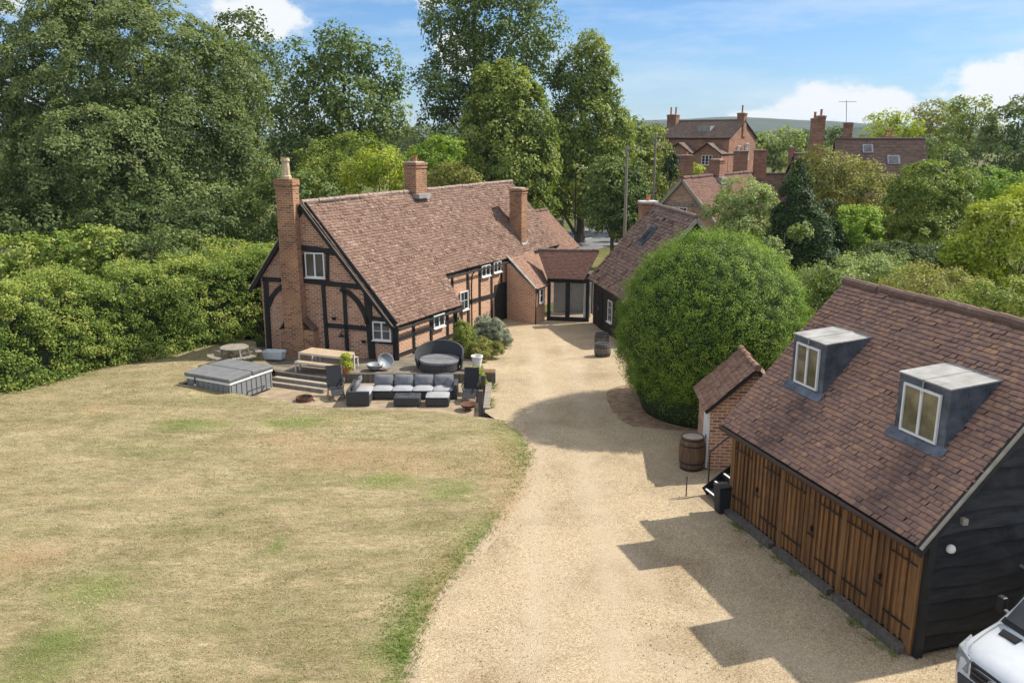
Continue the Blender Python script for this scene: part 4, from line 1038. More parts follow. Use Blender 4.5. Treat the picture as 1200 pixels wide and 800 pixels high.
# front doors: oak boards with cover strips, in three bays
bays = [(TF + .02, TF + .02 + (TN - TF) / 3)]; wb = (TN - TF - .04) / 3
hm = MT['black_iron']
for bi in range(3):
    t0 = TF + .02 + wb * bi; mb = MB(); mb.beam(GP(t0 + .07, DW - .01, .12), GP(t0 + .07, DW - .01, EZ - .12), .16, .14, r_); 
    if bi == 2:
        mb.build('door_post', MT['oak'], garage); mb = MB(); mb.beam(GP(t0 + wb - .07, DW - .01, .02), GP(t0 + wb - .07, DW - .01, EZ - .12), .16, .14, r_)
    mb.build('door_post', MT['oak'], garage)
    for h in (0, 1):
        a = t0 + .16 + (wb - .18) * h / 2; b = a + (wb - .18) / 2 - .012; dm = MB(); n = 6; rbd = np.random.default_rng(60 + bi * 2 + h)
        for j in range(n):
            x0 = a + (b - a) * j / n; x1 = a + (b - a) * (j + 1) / n; o = rbd.normal(0, .004)
            dm.beam(GP((x0 + x1) / 2, DW + o, .16 + rbd.uniform(0, .02)), GP((x0 + x1) / 2, DW + o, EZ - .16), (x1 - x0) * .97, .03, r_)
            dm.beam(GP(x0 + .012, DW - .034, .16 + rbd.uniform(0, .03)), GP(x0 + .012, DW - .034, EZ - .18), .06, .04, r_)
        door = dm.build('garage_door', MT['oak_boards'], garage, boards=1)
        xa, xb = (a, a + (b - a) * .75) if h == 0 else (b, b - (b - a) * .75)
        for zz in (.55, 1.85): hg = MB(); hg.beam(GP(xa, DW - .085, zz), GP(xb, DW - .085, zz), .02, .032); hg.build('hinge', hm, door)
        if h == 1:
            hl = MB(); hl.beam(GP(a + .08, DW - .09, 1.1), GP(a + .08, DW - .09, 1.22), .04, .05, r_); hl.beam(GP(a - .06, DW - .085, 1.0), GP(a + .16, DW - .085, 1.0), .03, .03); hl.build('latch', hm, door)
mb = MB(); mb.beam(GP(TF, DW - .02, EZ - .10), GP(TN, DW - .02, EZ - .10), .10, .16); mb.build('lintel', MT['oak'], garage)
mb = MB()
for bi in range(3): mb.beam(GP(TF + wb * bi + .10, DW - .14, .07), GP(TF + wb * (bi + 1) - .06, DW - .14, .07), .20, .16)
mb.build('threshold', MT['sleeper'], garage)
# dormers
for a, b in DORM:
    zb = gz_(DF); zt_ = zb + 1.22; zbk = zt_ + .10; dbk = (zbk - EZ) * RUN / RISE
    mb = MB(); mb.prism([GP(a, DF, zb - .06), GP(a, DF, zt_), GP(a, dbk, zbk), GP(a, DF + .05, zb - .06)], gd * (b - a)); dm = mb.build('dormer', MT['lead'], garage)
    mb = MB(); tt = [GP(a - .02, DF - .03, zt_ + .004), GP(b + .02, DF - .03, zt_ + .004), GP(b + .02, dbk + .05, zbk + .004), GP(a - .02, dbk + .05, zbk + .004)]; mb.hexa(tt + [p + (0, 0, .03) for p in tt])
    md = (a + b) / 2; mb.tube([GP(md, DF - .04, zt_ - .25), GP(md, DF - .03, zt_ + .035), GP(md, dbk + .05, zbk + .035)], .022, 6); mb.build('dormer_roof', MT['lead_top'], dm)
    mb = MB(); za, zb_ = gz_(DF - .17) + .07, gz_(DF) + .075; mb.hexa([GP(a - .1, DF - .17, za), GP(b + .1, DF - .17, za), GP(b + .1, DF, zb_), GP(a - .1, DF, zb_), GP(a - .1, DF - .17, za + .012), GP(b + .1, DF - .17, za + .012), GP(b + .1, DF, zb_ + .012), GP(a - .1, DF, zb_ + .012)])
    mb.build('lead_apron', MT['lead'], dm)
    wc = GP(md + .0, DF - .005, (zb + zt_) / 2 - .03); wn = b - a - .36
    window(dm, wc, gd, -rp_, wn, zt_ - zb - .22, lights=2, fw=.045, mat_g=MT['curtain_glass'], proud=.05, sill=False)
    # rolled seams on the lead cheeks
    for t in (a - .004, b + .004):
        for k in (.35, .68): mb = MB(); mb.tube([GP(t, DF + (dbk - DF) * k, gz_(DF + (dbk - DF) * k) + .03), GP(t, DF + (dbk - DF) * k, zt_ + .1 * k)], .016, 5); mb.build('seam', MT['lead'], dm)
# lights on the gable
p1 = GP(TN + .09, DW + .45, 2.22); mb = MB(); mb.lathe([(.08, 0), (.088, .04), (.07, .09), (.02, .11)], p1, 14, np.array([[1, 0, 0], [0, 0, -1], [0, 1, 0]])); mb.build('bulkhead_light', MT['white_paint'], garage, smooth=True)
p2 = GP(TN + .09, DW + .68, 2.66); mb = MB(); mb.box(p2, .12, .14, .13, .2); mb.build('sensor', MT['stone'], garage, bevel=.02)
p3 = GP(TN + .1, DW + 2.2, 1.6); mb = MB(); mb.tube([p3, p3 + gd * .25, p3 + gd * .28 - (0, 0, .3)], .03, 8); mb.build('vent_pipe', MT['steel'], garage)

# ---------------------------------------------------------------- houses beyond
def gable_house(t, p0, p1, hw, ze, mat_w, mat_t, gauge=.2, tw=.28, seed=5, zb=-.8, over=.2, wname='wall'):
    p0 = np.array(p0, float); p1 = np.array(p1, float); d = vn((p1 - p0) * (1, 1, 0)); s = np.array([d[1], -d[0], 0])
    mb = MB(); L = p1 - p0; L[2] = 0
    q = p0 + d * over
    def X(k, z): return np.array([q[0], q[1], 0]) + s * k + np.array([0, 0, z])
    mb.prism([X(-hw, zb), X(-hw, ze - .06), X(0, p0[2] - .15), X(hw, ze - .06), X(hw, zb)], L - d * 2 * over); mb.build(wname, mat_w, t)
    sl = (p0[2] - ze) / hw; k = hw + over; zz = ze - sl * over
    def Y(p, kk, z): return np.array([p[0], p[1], 0]) + s * kk + np.array([0, 0, z])
    r0 = None
    for sg, nm in ((1, 'roof'), (-1, 'rear_roof')):
        a, b = (p0, p1) if sg == 1 else (p1, p0)
        qd = (Y(a, sg * k, zz), Y(b, sg * k, zz), Y(b, 0, b[2]), Y(a, 0, a[2]))
        r = tiled_roof(nm, qd, mat_t, t, gauge, tw, .015, seed + (sg > 0)); roof_deck(qd, r, MT['black_timber'], low=.05)
        r0 = r0 or r
    ridge_line(p0 + (0, 0, .03), p1 + (0, 0, .03), r0, mat_t, .15, .5)
    return d, s
hb = thing('tile_roofed_cottage', 'small brick cottage with lichened tiled roof and timbered gable beyond the boarded wing', 'cottage', (*G(801, 210, 6.7)[:2], -.75))
p0, p1 = G(799, 209, 6.7), G(879, 202, 6.7); d, s = gable_house(hb, p0, p1, 3.2, 3.0, MT['brick_old'], MT['tile_far'], .15, .22, 51)
if True:
    gw_ = p0 + d * .2; gn2 = -d
    window(hb, np.array([gw_[0], gw_[1], 4.0]) - d * .0 + s * -.15 , s, gn2, 1.3, 1.0, lights=2, bars=(1, 2), proud=.08)
    mb = MB(); f = np.array([gw_[0], gw_[1], 0]) - d * .03
    for k0, z0, k1, z1_ in ((-3.2, 3.1, 3.2, 3.1), (-3.25, 3.0, 0, 6.5), (3.25, 3.0, 0, 6.5), (1.0, 3.1, 1.0, 5.3), (-1.4, 3.1, -1.4, 4.9), (-1.9, 4.7, 1.9, 4.7)):
        mb.beam(f + s * k0 + (0, 0, z0), f + s * k1 + (0, 0, z1_), .06, .2, vn(np.cross(s * (k1 - k0) + np.array([0, 0, z1_ - z0]), d)))
    mb.build('timber_frame', MT['grey_wood'], hb)
    mb = MB(); fo = f - d * .15
    for sg in (-1, 1): mb.beam(fo + (0, 0, 6.6), fo + s * sg * 3.45 + (0, 0, 2.75), .06, .22, vn(np.cross(s * sg * 3.4 + np.array([0, 0, -3.8]), d)))
    mb.build('bargeboard', MT['stone'], hb)
    pc = p0 + (p1 - p0) * .46; chimney(hb, pc, 1.1, .95, 5.5, HT(pc[1], 187), math.atan2(d[1], d[0]), MT['brick_red'], pots=0)
    mb = MB(); mb.box((pc[0], pc[1], 6.0), 1.3, 1.5, .55, math.atan2(d[1], d[0])); mb.build('flashing', MT['lead_top'], hb)

YV = 108.0
vh = thing('tall_brick_house', 'tall red brick house with high ridge, two end chimney stacks and three small front gables', 'house', (*D(830, 200, YV)[:2], -.75))
a = D(788, 142.5, YV + 3); b = D(874, 141, YV - 3); b[2] = a[2]
d, s = gable_house(vh, a, b, 4.2, HT(YV - 3.5, 161), MT['brick_red'], MT['slate'], .25, .34, 61)
rv = math.atan2(d[1], d[0]); fr = s if s[1] < 0 else -s
pc = a + d * .4 ; chimney(vh, pc + fr * .6, 1.25, 1.0, 6, HT(YV, 134), rv, MT['brick_red'], pots=2, pot_h=.9)
pc = b - d * .5; chimney(vh, pc, .9, .9, 10, HT(YV, 133.5), rv, MT['brick_red'], pots=1, pot_h=.9)
mb = MB(); pr_ = b - d * .15; xx = vn(d)
for k, z, w1, h1 in ((-1.3, 8.2, 1.0, 2.0), (1.3, 8.2, .8, 1.4)): window(vh, np.array([pr_[0], pr_[1], z]) + s * k + d * -.02, s, d, w1, h1, lights=2, bars=(0, 2), proud=.1)
for i, kf in enumerate((.10, .42, .80)):
    c = a + (b - a) * kf + fr * 6.2; zr = HT(YV - 6, 168 + i * .3); zE = HT(YV - 6, 180)
    q0 = np.array([c[0], c[1], zr]); q1 = q0 - fr * 4.2
    t2 = MB(); sd = vn((-fr[1], fr[0], 0)); hw = 1.75
    gq = [q0 + sd * -hw + (0, 0, -zr - .7), q0 + sd * hw + (0, 0, -zr - .7), q0 + sd * hw + (0, 0, zE - zr), q0, q0 + sd * -hw + (0, 0, zE - zr)]
    t2.prism(gq, -fr * 4.0); t2.build('front_gable', MT['brick_red'], vh)
    for sg in (-1, 1):
        qd = [q0 + sd * sg * (hw + .15) + (0, 0, zE - zr - .05) + fr * .2, q1 + sd * sg * (hw + .15) + (0, 0, zE - zr - .05), q1 + (0, 0, .1), q0 + (0, 0, .1) + fr * .2]
        r = tiled_roof('gable_roof', qd, MT['slate'], vh, .25, .34, 0, 70 + i); roof_deck(qd, r, MT['black_timber'], low=.03)
    if i > 0: window(vh, np.array([q0[0], q0[1], HT(YV - 6, 187.5)]) + fr * .03, sd, fr, 1.35 if i == 2 else .8, 1.15, lights=3 if i == 2 else 2, bars=(0, 2), proud=.1)
mb = MB(); sk = a * .42 + b * .58; hq = sk + fr * 2.1 - (0, 0, 1.25); mb.box(hq - (0, 0, .5), 1.6, 1.3, 1.1, rv); mb.build('roof_lantern', MT['lead_top'], vh)

YT = 86.0
th = thing('low_terrace', 'low brick terrace with long dark roof and stout chimneys before the tall brick house', 'cottage', (*D(860, 215, YT)[:2], -.75))
a = D(800, 205, YT + 2); b = D(930, 203, YT); b[2] = a[2] = HT(YT, 204.5); d, s = gable_house(th, a, b, 3.0, HT(YT, 204.5) - 2.6, MT['brick_old'], MT['tile_dark'], .2, .28, 81)
rv = math.atan2(d[1], d[0]); fr = s if s[1] < 0 else -s
for px, y0, wd, dy in ((804, 182, 1.3, -1.2), (867, 177, 1.35, -.3), (890, 176, 1.25, .6), (926.5, 173, .62, 0)):
    c = D(px, 200, YT + dy); chimney(th, c, wd, .9, 3.5, HT(c[1], y0), rv, MT['brick_red'], pots=1 if wd > 1 else 0, pot_h=.3)

YR = 76.0
lh = thing('long_roofed_house', 'old brick house under a long deep brown tiled roof with skylights and clustered chimneys', 'house', (*D(1030, 190, YR)[:2], -.75))
a = D(978, 163.5, YR + 2); b = D(1084.5, 162.5, YR); b[2] = a[2]; d, s = gable_house(lh, a, b, 4.6, HT(YR - 4, 219), MT['brick_old'], MT['tile_dark'], .2, .28, 91)
rv = math.atan2(d[1], d[0]); fr = s if s[1] < 0 else -s; zt_ = a[2]; ze = HT(YR - 4, 219)
for px, f, wd in ((1018, .22, .55), (1046, .46, .65)):
    base = D(px, 170, YR); k = (base - a) @ d; q = a + d * k + fr * 4.6 * f; q[2] = zt_ - (zt_ - ze) * f
    up = vn(-fr * 4.6 + np.array([0, 0, zt_ - ze])); nr = vn(np.cross(d, up)); nr = nr if nr[2] > 0 else -nr
    mb = MB(); mb.beam(q - up * .55 + nr * .06, q + up * .55 + nr * .06, wd * 1.6, .1, nr); sk = mb.build('skylight', MT['lead'], lh)
    mb = MB(); mb.beam(q - up * .42 + nr * .11, q + up * .42 + nr * .11, wd * 1.1, .03, nr); mb.build('pane', MT['glass'], sk)
for px, y0, wd in ((951.5, 139, .62), (958.5, 136, .8), (991, 144, .75)):
    c = D(px, 180, YR + 2); chimney(lh, c, wd, .7, 5, HT(c[1], y0), rv, MT['brick_red'], pots=1 if px < 980 else 0, pot_h=.55)
c = D(1041, 163, YR + 2.2); chimney(lh, c, .85, .55, 8.0, HT(c[1], 160), rv, MT['brick_red'], pots=2, pot_h=.55)
a2 = D(952, 170, YR + 4); b2 = D(984, 163, YR + 3.6); b2[2] = a2[2] = HT(YR + 4, 163)
lw = thing('cross_wing_house', 'pale tiled house half hidden behind the clustered chimneys and trees', 'house', (*a2[:2], -.75))
gable_house(lw, D(930, 181, YR + 8), D(985, 181, YR + 8) * (1, 1, 0) + (0, 0, D(930, 181, YR + 8)[2]), 3.6, 5.0, MT['brick_old'], MT['slate'], .22, .3, 95)
mb = MB(); c = D(996, 118, YR + 2); c0 = D(996, 147, YR + 2); mb.tube([c0 - (.3, 0, .5), c - (.3, 0, 0)], .03, 5); mb.tube([c - (1.0, 0, .1), c + (.6, 0, -.1)], .025, 5)
for k in range(5): mb.tube([c + (-.9 + .35 * k, -.2, -.1), c + (-.9 + .35 * k, .2, -.1)], .015, 4)
mb.build('aerial', MT['steel'], lh)

# ---------------------------------------------------------------- foliage
LM = {
 'oak': leaf_mat('oak_leaf', (0.056, 0.096, 0.027), (0.129, 0.188, 0.050), (0.260, 0.306, 0.088), .25),
 'ash': leaf_mat('ash_leaf', (.066, .100, .034), (.150, .200, .066), (.255, .295, .115), .32),
 'lime': leaf_mat('lime_leaf', (0.098, 0.151, 0.030), (0.221, 0.275, 0.055), (0.395, 0.418, 0.102), .3),
 'dark': leaf_mat('dark_leaf', (.034, .058, .018), (.075, .115, .034), (.14, .18, .055), .2),
 'yew': leaf_mat('yew_leaf', (.045, .10, .016), (.15, .25, .032), (.33, .44, .062), .30),
 'cypress': leaf_mat('cypress_leaf', (.02, .045, .015), (.04, .078, .022), (.085, .135, .034), .15),
 'hedge': leaf_mat('hornbeam_leaf', (.085, .145, .03), (.21, .295, .055), (.42, .43, .12), .34),
 'gold': leaf_mat('golden_leaf', (0.168, 0.232, 0.028), (0.358, 0.420, 0.046), (0.480, 0.480, 0.097), .35),
 'bright': leaf_mat('bright_leaf', (0.106, 0.199, 0.028), (0.232, 0.358, 0.050), (0.420, 0.480, 0.097), .35),
 'willow': leaf_mat('willow_leaf', (0.126, 0.179, 0.057), (0.252, 0.316, 0.106), (0.420, 0.480, 0.193), .3),
 'olive': leaf_mat('olive_leaf', (0.137, 0.148, 0.039), (0.252, 0.252, 0.067), (0.400, 0.378, 0.125), .3),
 'grey': leaf_mat('silver_leaf', (0.175, 0.210, 0.149), (0.315, 0.350, 0.245), (0.420, 0.420, 0.385), .25),
}
for k_, m_ in LM.items(): pass
CORE = plain('shaded_inner_twigs', (.03, .042, .016), 1, .4, 3, 0)
GT = 'trees standing round the cottage'
# great tree at the left, and those beyond
tree('broadleaf_tree', 'huge dense spreading tree with layered dark foliage filling the top left corner', 'tree', 58, [
    (95, 95, 92, 88, 0), (175, 70, 85, 75, 1), (30, 150, 95, 85, 2), (120, 190, 105, 70, -3), (215, 165, 85, 70, 0), (255, 110, 60, 70, 3), (45, 240, 90, 42, -1), (200, 235, 95, 40, -2), (-50, 60, 85, 95, 3),
    (110, 5, 70, 60, 2), (275, 205, 45, 55, 1)], LM['ash'], GT, cr=.95, leaf=.205, per=125, dens=1.78, seed=101, gz=-.75, trunk=.6, droop=.35, flat=.25)
tree('broadleaf_tree', 'pale feathery tree top rising behind the huge left tree', 'tree', 82, [(288, 45, 34, 38, 0), (300, 100, 40, 50, 1), (275, 100, 40, 60, 0)], LM['ash'], GT, cr=1.1, leaf=.34, per=50, dens=1.24, seed=102, gz=-.75)
tree('broadleaf_tree', 'dark open tree with lacy branches showing sky, right of the huge left tree', 'tree', 74, [
    (355, 90, 34, 45, 0), (400, 62, 40, 32, 0), (440, 90, 34, 36, 1), (395, 120, 48, 36, -1), (455, 135, 28, 32, 0), (425, 150, 50, 30, 0), (345, 150, 42, 50, 0), (375, 185, 50, 40, -1)], LM['oak'], GT, cr=1.0, leaf=.32, per=42, dens=1.32, seed=103, gz=-.75, trunk=.4, inner=.35)
tree('broadleaf_tree', 'tallest dark tree whose top leaves the frame above the cottage ridge', 'tree', 84, [
    (570, 30, 62, 50, 0), (620, 25, 42, 48, 0), (525, 20, 36, 36, 1), (520, 100, 36, 34, -1), (545, 85, 44, 40, 0), (600, 75, 52, 45, 1), (512, 125, 26, 24, 0), (575, 150, 50, 60, 3), (545, 195, 45, 50, 3), (570, -30, 60, 40, 0)], LM['oak'], GT, cr=1.15, leaf=.33, per=50, dens=1.40, seed=104, gz=-.75, trunk=.6, inner=.3)
tree('weeping_tree', 'drooping pale green lime tree in front of the tallest tree', 'tree', 78, [
    (590, 110, 42, 38, 0), (612, 150, 40, 50, 0), (575, 160, 38, 55, -1), (600, 200, 48, 48, -1), (625, 190, 28, 50, 0), (560, 210, 30, 40, 0), (600, 240, 50, 30, 0)], LM['lime'], GT, cr=.9, leaf=.30, per=70, dens=1.71, seed=105, gz=-.75, droop=.7, flat=.2)
tree('lime_tree', 'tall narrow lime tree with a stepped crown against the sky, near the road', 'tree', 86, [
    (690, 65, 22, 26, 0), (672, 95, 26, 30, 0), (700, 100, 26, 32, 0), (690, 140, 38, 40, 0), (665, 170, 32, 50, -1), (710, 165, 32, 46, 0), (685, 215, 45, 40, -1), (650, 215, 25, 40, -2)], LM['lime'], GT, cr=.95, leaf=.32, per=62, dens=1.63, seed=106, gz=-.75, droop=.5, trunk=.4)
tree('broadleaf_tree', 'rounded light green tree behind the telegraph poles', 'tree', 96, [(740, 165, 26, 30, 0), (765, 185, 22, 34, 0), (725, 200, 30, 40, -2), (755, 215, 32, 35, -2)], LM['lime'], GT, cr=1.0, leaf=.34, per=60, dens=1.63, seed=107, gz=-.75)
tree('broadleaf_tree', 'small dark bushy tree at the foot of the nearer telegraph pole', 'tree', 68, [(712, 215, 26, 30, 0), (735, 228, 24, 32, 0), (705, 245, 22, 26, 0), (730, 255, 26, 24, 0)], LM['oak'], GT, cr=.6, leaf=.22, per=60, dens=1.71, seed=108, gz=-.75, trunk=.2)
GS = 'shrubs behind the cottage'
tree('shrub', 'bright yellow-green bush above the cottage roof', 'shrub', 58, [(445, 195, 30, 22, 0), (420, 208, 22, 18, 0), (465, 212, 22, 16, 1)], LM['gold'], GS, cr=.6, leaf=.2, per=60, dens=1.1, seed=111, gz=-.75, trunk=.12)
tree('shrub', 'mid green bush left of the yellow-green bush', 'shrub', 62, [(400, 205, 34, 24, 0), (372, 215, 30, 30, 0), (425, 180, 40, 24, 3), (390, 185, 40, 22, 3)], LM['lime'], GS, cr=.7, leaf=.22, per=60, seed=112, gz=-.75, trunk=.15)
tree('shrub', 'brownish green bush right of the ridge chimney', 'shrub', 64, [(525, 205, 24, 14, 0), (545, 210, 20, 12, 0), (505, 212, 20, 12, 0)], LM['olive'], GS, cr=.6, leaf=.22, per=60, seed=113, gz=-.75, trunk=.12)
tree('shrub', 'light green bush between the open tree and the tallest tree', 'shrub', 72, [(520, 175, 26, 16, 0), (500, 190, 30, 18, 0)], LM['bright'], GS, cr=.6, leaf=.24, per=60, seed=114, gz=-.75, trunk=.12)
tree('shrub', 'dark undergrowth bush behind the gable chimney', 'shrub', 52, [(330, 235, 40, 40, 0), (300, 255, 35, 40, 0), (365, 235, 36, 34, 1)], LM['oak'], GS, cr=.6, leaf=.2, per=60, seed=115, gz=-.75, trunk=.12)
tree('shrub', 'dark dense shrub under the left edge of the huge tree', 'shrub', 50, [(30, 262, 60, 30, 0), (-60, 250, 70, 40, 0)], LM['dark'], GS, cr=.7, leaf=.22, per=60, seed=116, gz=-.75, trunk=.12)
tree('shrub', 'dark shrub below the middle of the huge tree', 'shrub', 50, [(150, 262, 70, 26, 0), (240, 262, 50, 28, 0)], LM['dark'], GS, cr=.7, leaf=.22, per=60, seed=117, gz=-.75, trunk=.12)
GH = 'shrubs behind the left hedge'
tree('shrub', 'leafy maple sapling clump overtopping the hedge, leftmost', 'shrub', 38.5, [(20, 312, 55, 34, 0), (80, 305, 40, 32, .3)], LM['hedge'], GH, cr=.55, leaf=.2, per=60, seed=121, gz=-.3, trunk=.1)
tree('shrub', 'bluish green bush overtopping the middle of the hedge', 'shrub', 39.5, [(200, 295, 38, 30, 0), (160, 302, 34, 28, 0)], LM['ash'], GH, cr=.5, leaf=.17, per=60, seed=122, gz=-.3, trunk=.1)
tree('shrub', 'tall thin-shooted sapling bush overtopping the hedge beside the bluish green bush', 'shrub', 39, [(120, 300, 38, 32, 0), (115, 280, 16, 16, 0)], LM['hedge'], GH, cr=.5, leaf=.19, per=55, seed=123, gz=-.3, trunk=.1)
tree('shrub', 'yellow-green bush overtopping the hedge next to the cottage gable', 'shrub', 42.5, [(270, 305, 42, 26, 0), (312, 318, 34, 30, 1)], LM['hedge'], GH, cr=.5, leaf=.17, per=60, seed=124, gz=-.3, trunk=.1)

# the clipped hedge
def hedge(name, label, line, h, wd, mat, seed, cr=.42, leaf=.13, per=75, cat='hedge', dens=1.0, gz=0.0):
    r = np.random.default_rng(seed); line = [np.array(p, float) for p in line]
    t = thing(name, label, cat, (*line[len(line) // 2][:2], gz)); C, O = [], []
    core = MB()
    for a, b in zip(line[:-1], line[1:]):
        d = vn(np.array([b[0] - a[0], b[1] - a[1], 0])); f = np.array([d[1], -d[0], 0]); L = np.linalg.norm((b - a)[:2])
        a3 = np.array([a[0], a[1], gz]); b3 = np.array([b[0], b[1], gz])
        core.hexa([a3 + f * -.3, b3 + f * -.3, b3 - f * (wd - .3), a3 - f * (wd - .3), a3 + f * -.45 + (0, 0, h - .5), b3 + f * -.45 + (0, 0, h - .5), b3 - f * (wd - .4) + (0, 0, h - .5), a3 - f * (wd - .4) + (0, 0, h - .5)])
        for kind, area in (('front', L * h), ('top', L * wd), ('back', L * h * .5)):
            n = int(dens * area / (cr * cr * .9)); s = r.uniform(0, L, n)
            if kind == 'front':
                z = h * r.uniform(0, 1, n) ** .9; o = .25 * np.sin(s * 1.1 + z * .9) * np.sin(z * 1.3 + s * .5) + r.normal(0, .12, n) - .10 * z / h
                P = a3 + d * s[:, None] + f * o[:, None] + np.array([0, 0, 1]) * z[:, None]; N = np.tile(f, (n, 1)) + np.array([0, 0, .25])
            elif kind == 'top':
                z = h + .16 * np.sin(s * .8) + .2 * np.sin(s * 2.1 + 1) + np.abs(r.normal(0, .22, n)); P = a3 + d * s[:, None] - f * r.uniform(0, wd, n)[:, None] + np.array([0, 0, 1]) * z[:, None]; N = np.tile((0, 0, 1.0), (n, 1)) + .3 * f
            else:
                P = a3 + d * s[:, None] - f * (wd + r.normal(0, .1, n))[:, None] + np.array([0, 0, 1]) * (h * r.uniform(0.3, 1, n))[:, None]; N = np.tile(-f, (n, 1))
            C.append(P); O.append(N)
    core.build('stems', CORE, t)
    C = np.concatenate(C); O = np.concatenate(O); n = len(C); rs = cr * r.uniform(.55, 1.2, n); cnt = (per * (rs / cr) ** 2).astype(int) + 6; idx = np.repeat(np.arange(n), cnt); m = len(idx)
    g = rand_unit(r, m) * (r.uniform(0, 1, m) ** .45)[:, None]; P = C[idx] + g * rs[idx][:, None] * np.array([1, 1, .7]); N = O[idx] * .6 + g * .5 + r.normal(0, .45, (m, 3)) + np.array([0, 0, .2])
    big = .5 + .32 * np.sin(C[:, 0] * .9) * np.sin(C[:, 2] * 1.2 + C[:, 1] * .5)
    tone = np.clip(big[idx] + r.normal(0, .2, n)[idx], 0, 1); k = P[:, 2] > gz + .02
    leaf_cards('foliage', P[k], N[k], leaf, mat, t, seed + 1, tone[k]); return t
hl = [np.array((*G(-330, 545, .2)[:2], 0)), np.array((*G(0, 459, .2)[:2], 0)), np.array((*G(150, 425, .15)[:2], 0)), np.array((*G(312, 396, .0)[:2], 0)), np.array((-9.5, 44.5, 0))]
hedge('hedge', 'long dense hornbeam hedge bounding the left side of the lawn', hl, 3.7, 2.2, LM['hedge'], 131, cr=.36, leaf=.10, per=75, dens=1.5)

# the great clipped yew
cy_ = D(833, 385, 28.7)
yt = thing('clipped_yew', 'large round clipped evergreen beside the gravel drive', 'topiary', (cy_[0], cy_[1], 0))
YC = [((cy_[0], cy_[1], 2.95), (3.28, 3.28, 3.45)), ((cy_[0], cy_[1], 1.55), (2.85, 2.85, 1.9))]
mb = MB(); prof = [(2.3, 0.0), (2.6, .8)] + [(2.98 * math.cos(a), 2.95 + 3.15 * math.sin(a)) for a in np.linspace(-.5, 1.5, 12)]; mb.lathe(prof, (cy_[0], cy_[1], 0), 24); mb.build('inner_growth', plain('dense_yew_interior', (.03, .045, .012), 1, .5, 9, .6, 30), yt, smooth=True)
def yew_leaves():
    r = np.random.default_rng(77); C, O = [], []
    for (c, rad), n, lo in ((YC[0], 2000, -.55), (YC[1], 750, -1)):
        i = np.arange(n) + .5; ph = np.arccos(1 - 2 * i / n); th = PI * (1 + 5 ** .5) * i; d = np.stack([np.cos(th) * np.sin(ph), np.sin(th) * np.sin(ph), np.cos(ph)], 1)
        d += r.normal(0, .024, d.shape); d /= np.linalg.norm(d, axis=1)[:, None]
        if lo > -1: d = d[d[:, 2] > lo]
        else: d = d[(d[:, 2] < .35) & (d[:, 2] > -.82)]
        big = .05 * np.sin(d[:, 0] * 9 + 1) * np.sin(d[:, 1] * 8) * np.sin(d[:, 2] * 10 + 2)
        C.append(np.array(c) + d * (np.array(rad) - .14 + big[:, None] * 2.0 + r.normal(0, .10, len(d))[:, None])); O.append(d / np.array(rad)); O[-1] /= np.linalg.norm(O[-1], axis=1)[:, None]
    C = np.concatenate(C); O = np.concatenate(O); n = len(C); rs = r.uniform(.15, .31, n); idx = np.repeat(np.arange(n), 98); m = len(idx)
    g = rand_unit(r, m) * (r.uniform(0, 1, m) ** .4)[:, None]; g += O[idx] * .35
    P = C[idx] + g * rs[idx][:, None]; N = g * .8 + O[idx] * .5 + np.array([0, 0, .25]) + r.normal(0, .3, (m, 3))
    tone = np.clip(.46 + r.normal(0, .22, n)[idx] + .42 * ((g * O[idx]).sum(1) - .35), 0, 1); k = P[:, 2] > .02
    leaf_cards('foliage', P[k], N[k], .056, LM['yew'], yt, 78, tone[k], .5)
yew_leaves()

# right-hand garden
GR = 'garden trees and shrubs on the right'
tree('willow_shrub', 'silvery willow-like bush behind the round yew', 'shrub', 50, [(870, 232, 32, 24, 0), (855, 250, 30, 26, 0), (890, 255, 30, 26, 0), (870, 268, 34, 22, -1)], LM['willow'], GR, cr=.5, leaf=0.141, per=105, seed=151, trunk=.12, droop=.4)
cyp = []
for i in range(10):
    k = i / 9; yy = 208 + 125 * k; wd = 7 + 44 * k ** .8
    cyp.append((933 - 3 * k + (6 if i % 2 else -5) * k, yy, wd, 20, 0))
    if k > .4: cyp.append((950 + 10 * k, yy + 10, wd * .6, 26, -.8))
tree('conifer', 'dark pointed conifer between the round yew and the garage', 'tree', 42, cyp, LM['cypress'], GR, cr=.42, leaf=0.126, per=105, dens=1.2, seed=152, trunk=.2, flat=.6, inner=.1, twigs=1)
tree('conifer', 'second narrow dark conifer close beside the pointed one', 'tree', 43.5, [(968, 258, 13, 24, 0), (972, 290, 20, 30, 0), (975, 320, 24, 26, 0)], LM['cypress'], GR, cr=.4, leaf=0.126, per=105, dens=1.2, seed=153, trunk=.15, flat=.6)
tree('shrub', 'bluish leaved shrub climbing up the pointed conifer', 'shrub', 39, [(908, 300, 16, 22, 0), (903, 325, 20, 18, 0), (938, 272, 10, 8, .4)], LM['willow'], GR, cr=.4, leaf=0.148, per=90, seed=154, trunk=.1)
tree('broadleaf_tree', 'loose olive green tree in front of the long-roofed house', 'tree', 58, [(985, 205, 40, 26, 0), (960, 215, 34, 28, 0), (1015, 225, 34, 28, 0), (985, 240, 50, 30, 0), (1020, 255, 30, 26, 0), (955, 190, 24, 16, 0)], LM['olive'], GR, cr=.65, leaf=0.163, per=93, seed=155, trunk=.2)
tree('shrub', 'bright lime green shrub right of the narrow conifer', 'shrub', 44, [(1000, 262, 30, 20, 0), (1010, 280, 30, 24, 0), (985, 290, 26, 26, 0)], LM['bright'], GR, cr=.45, leaf=0.148, per=97, seed=156, trunk=.12)
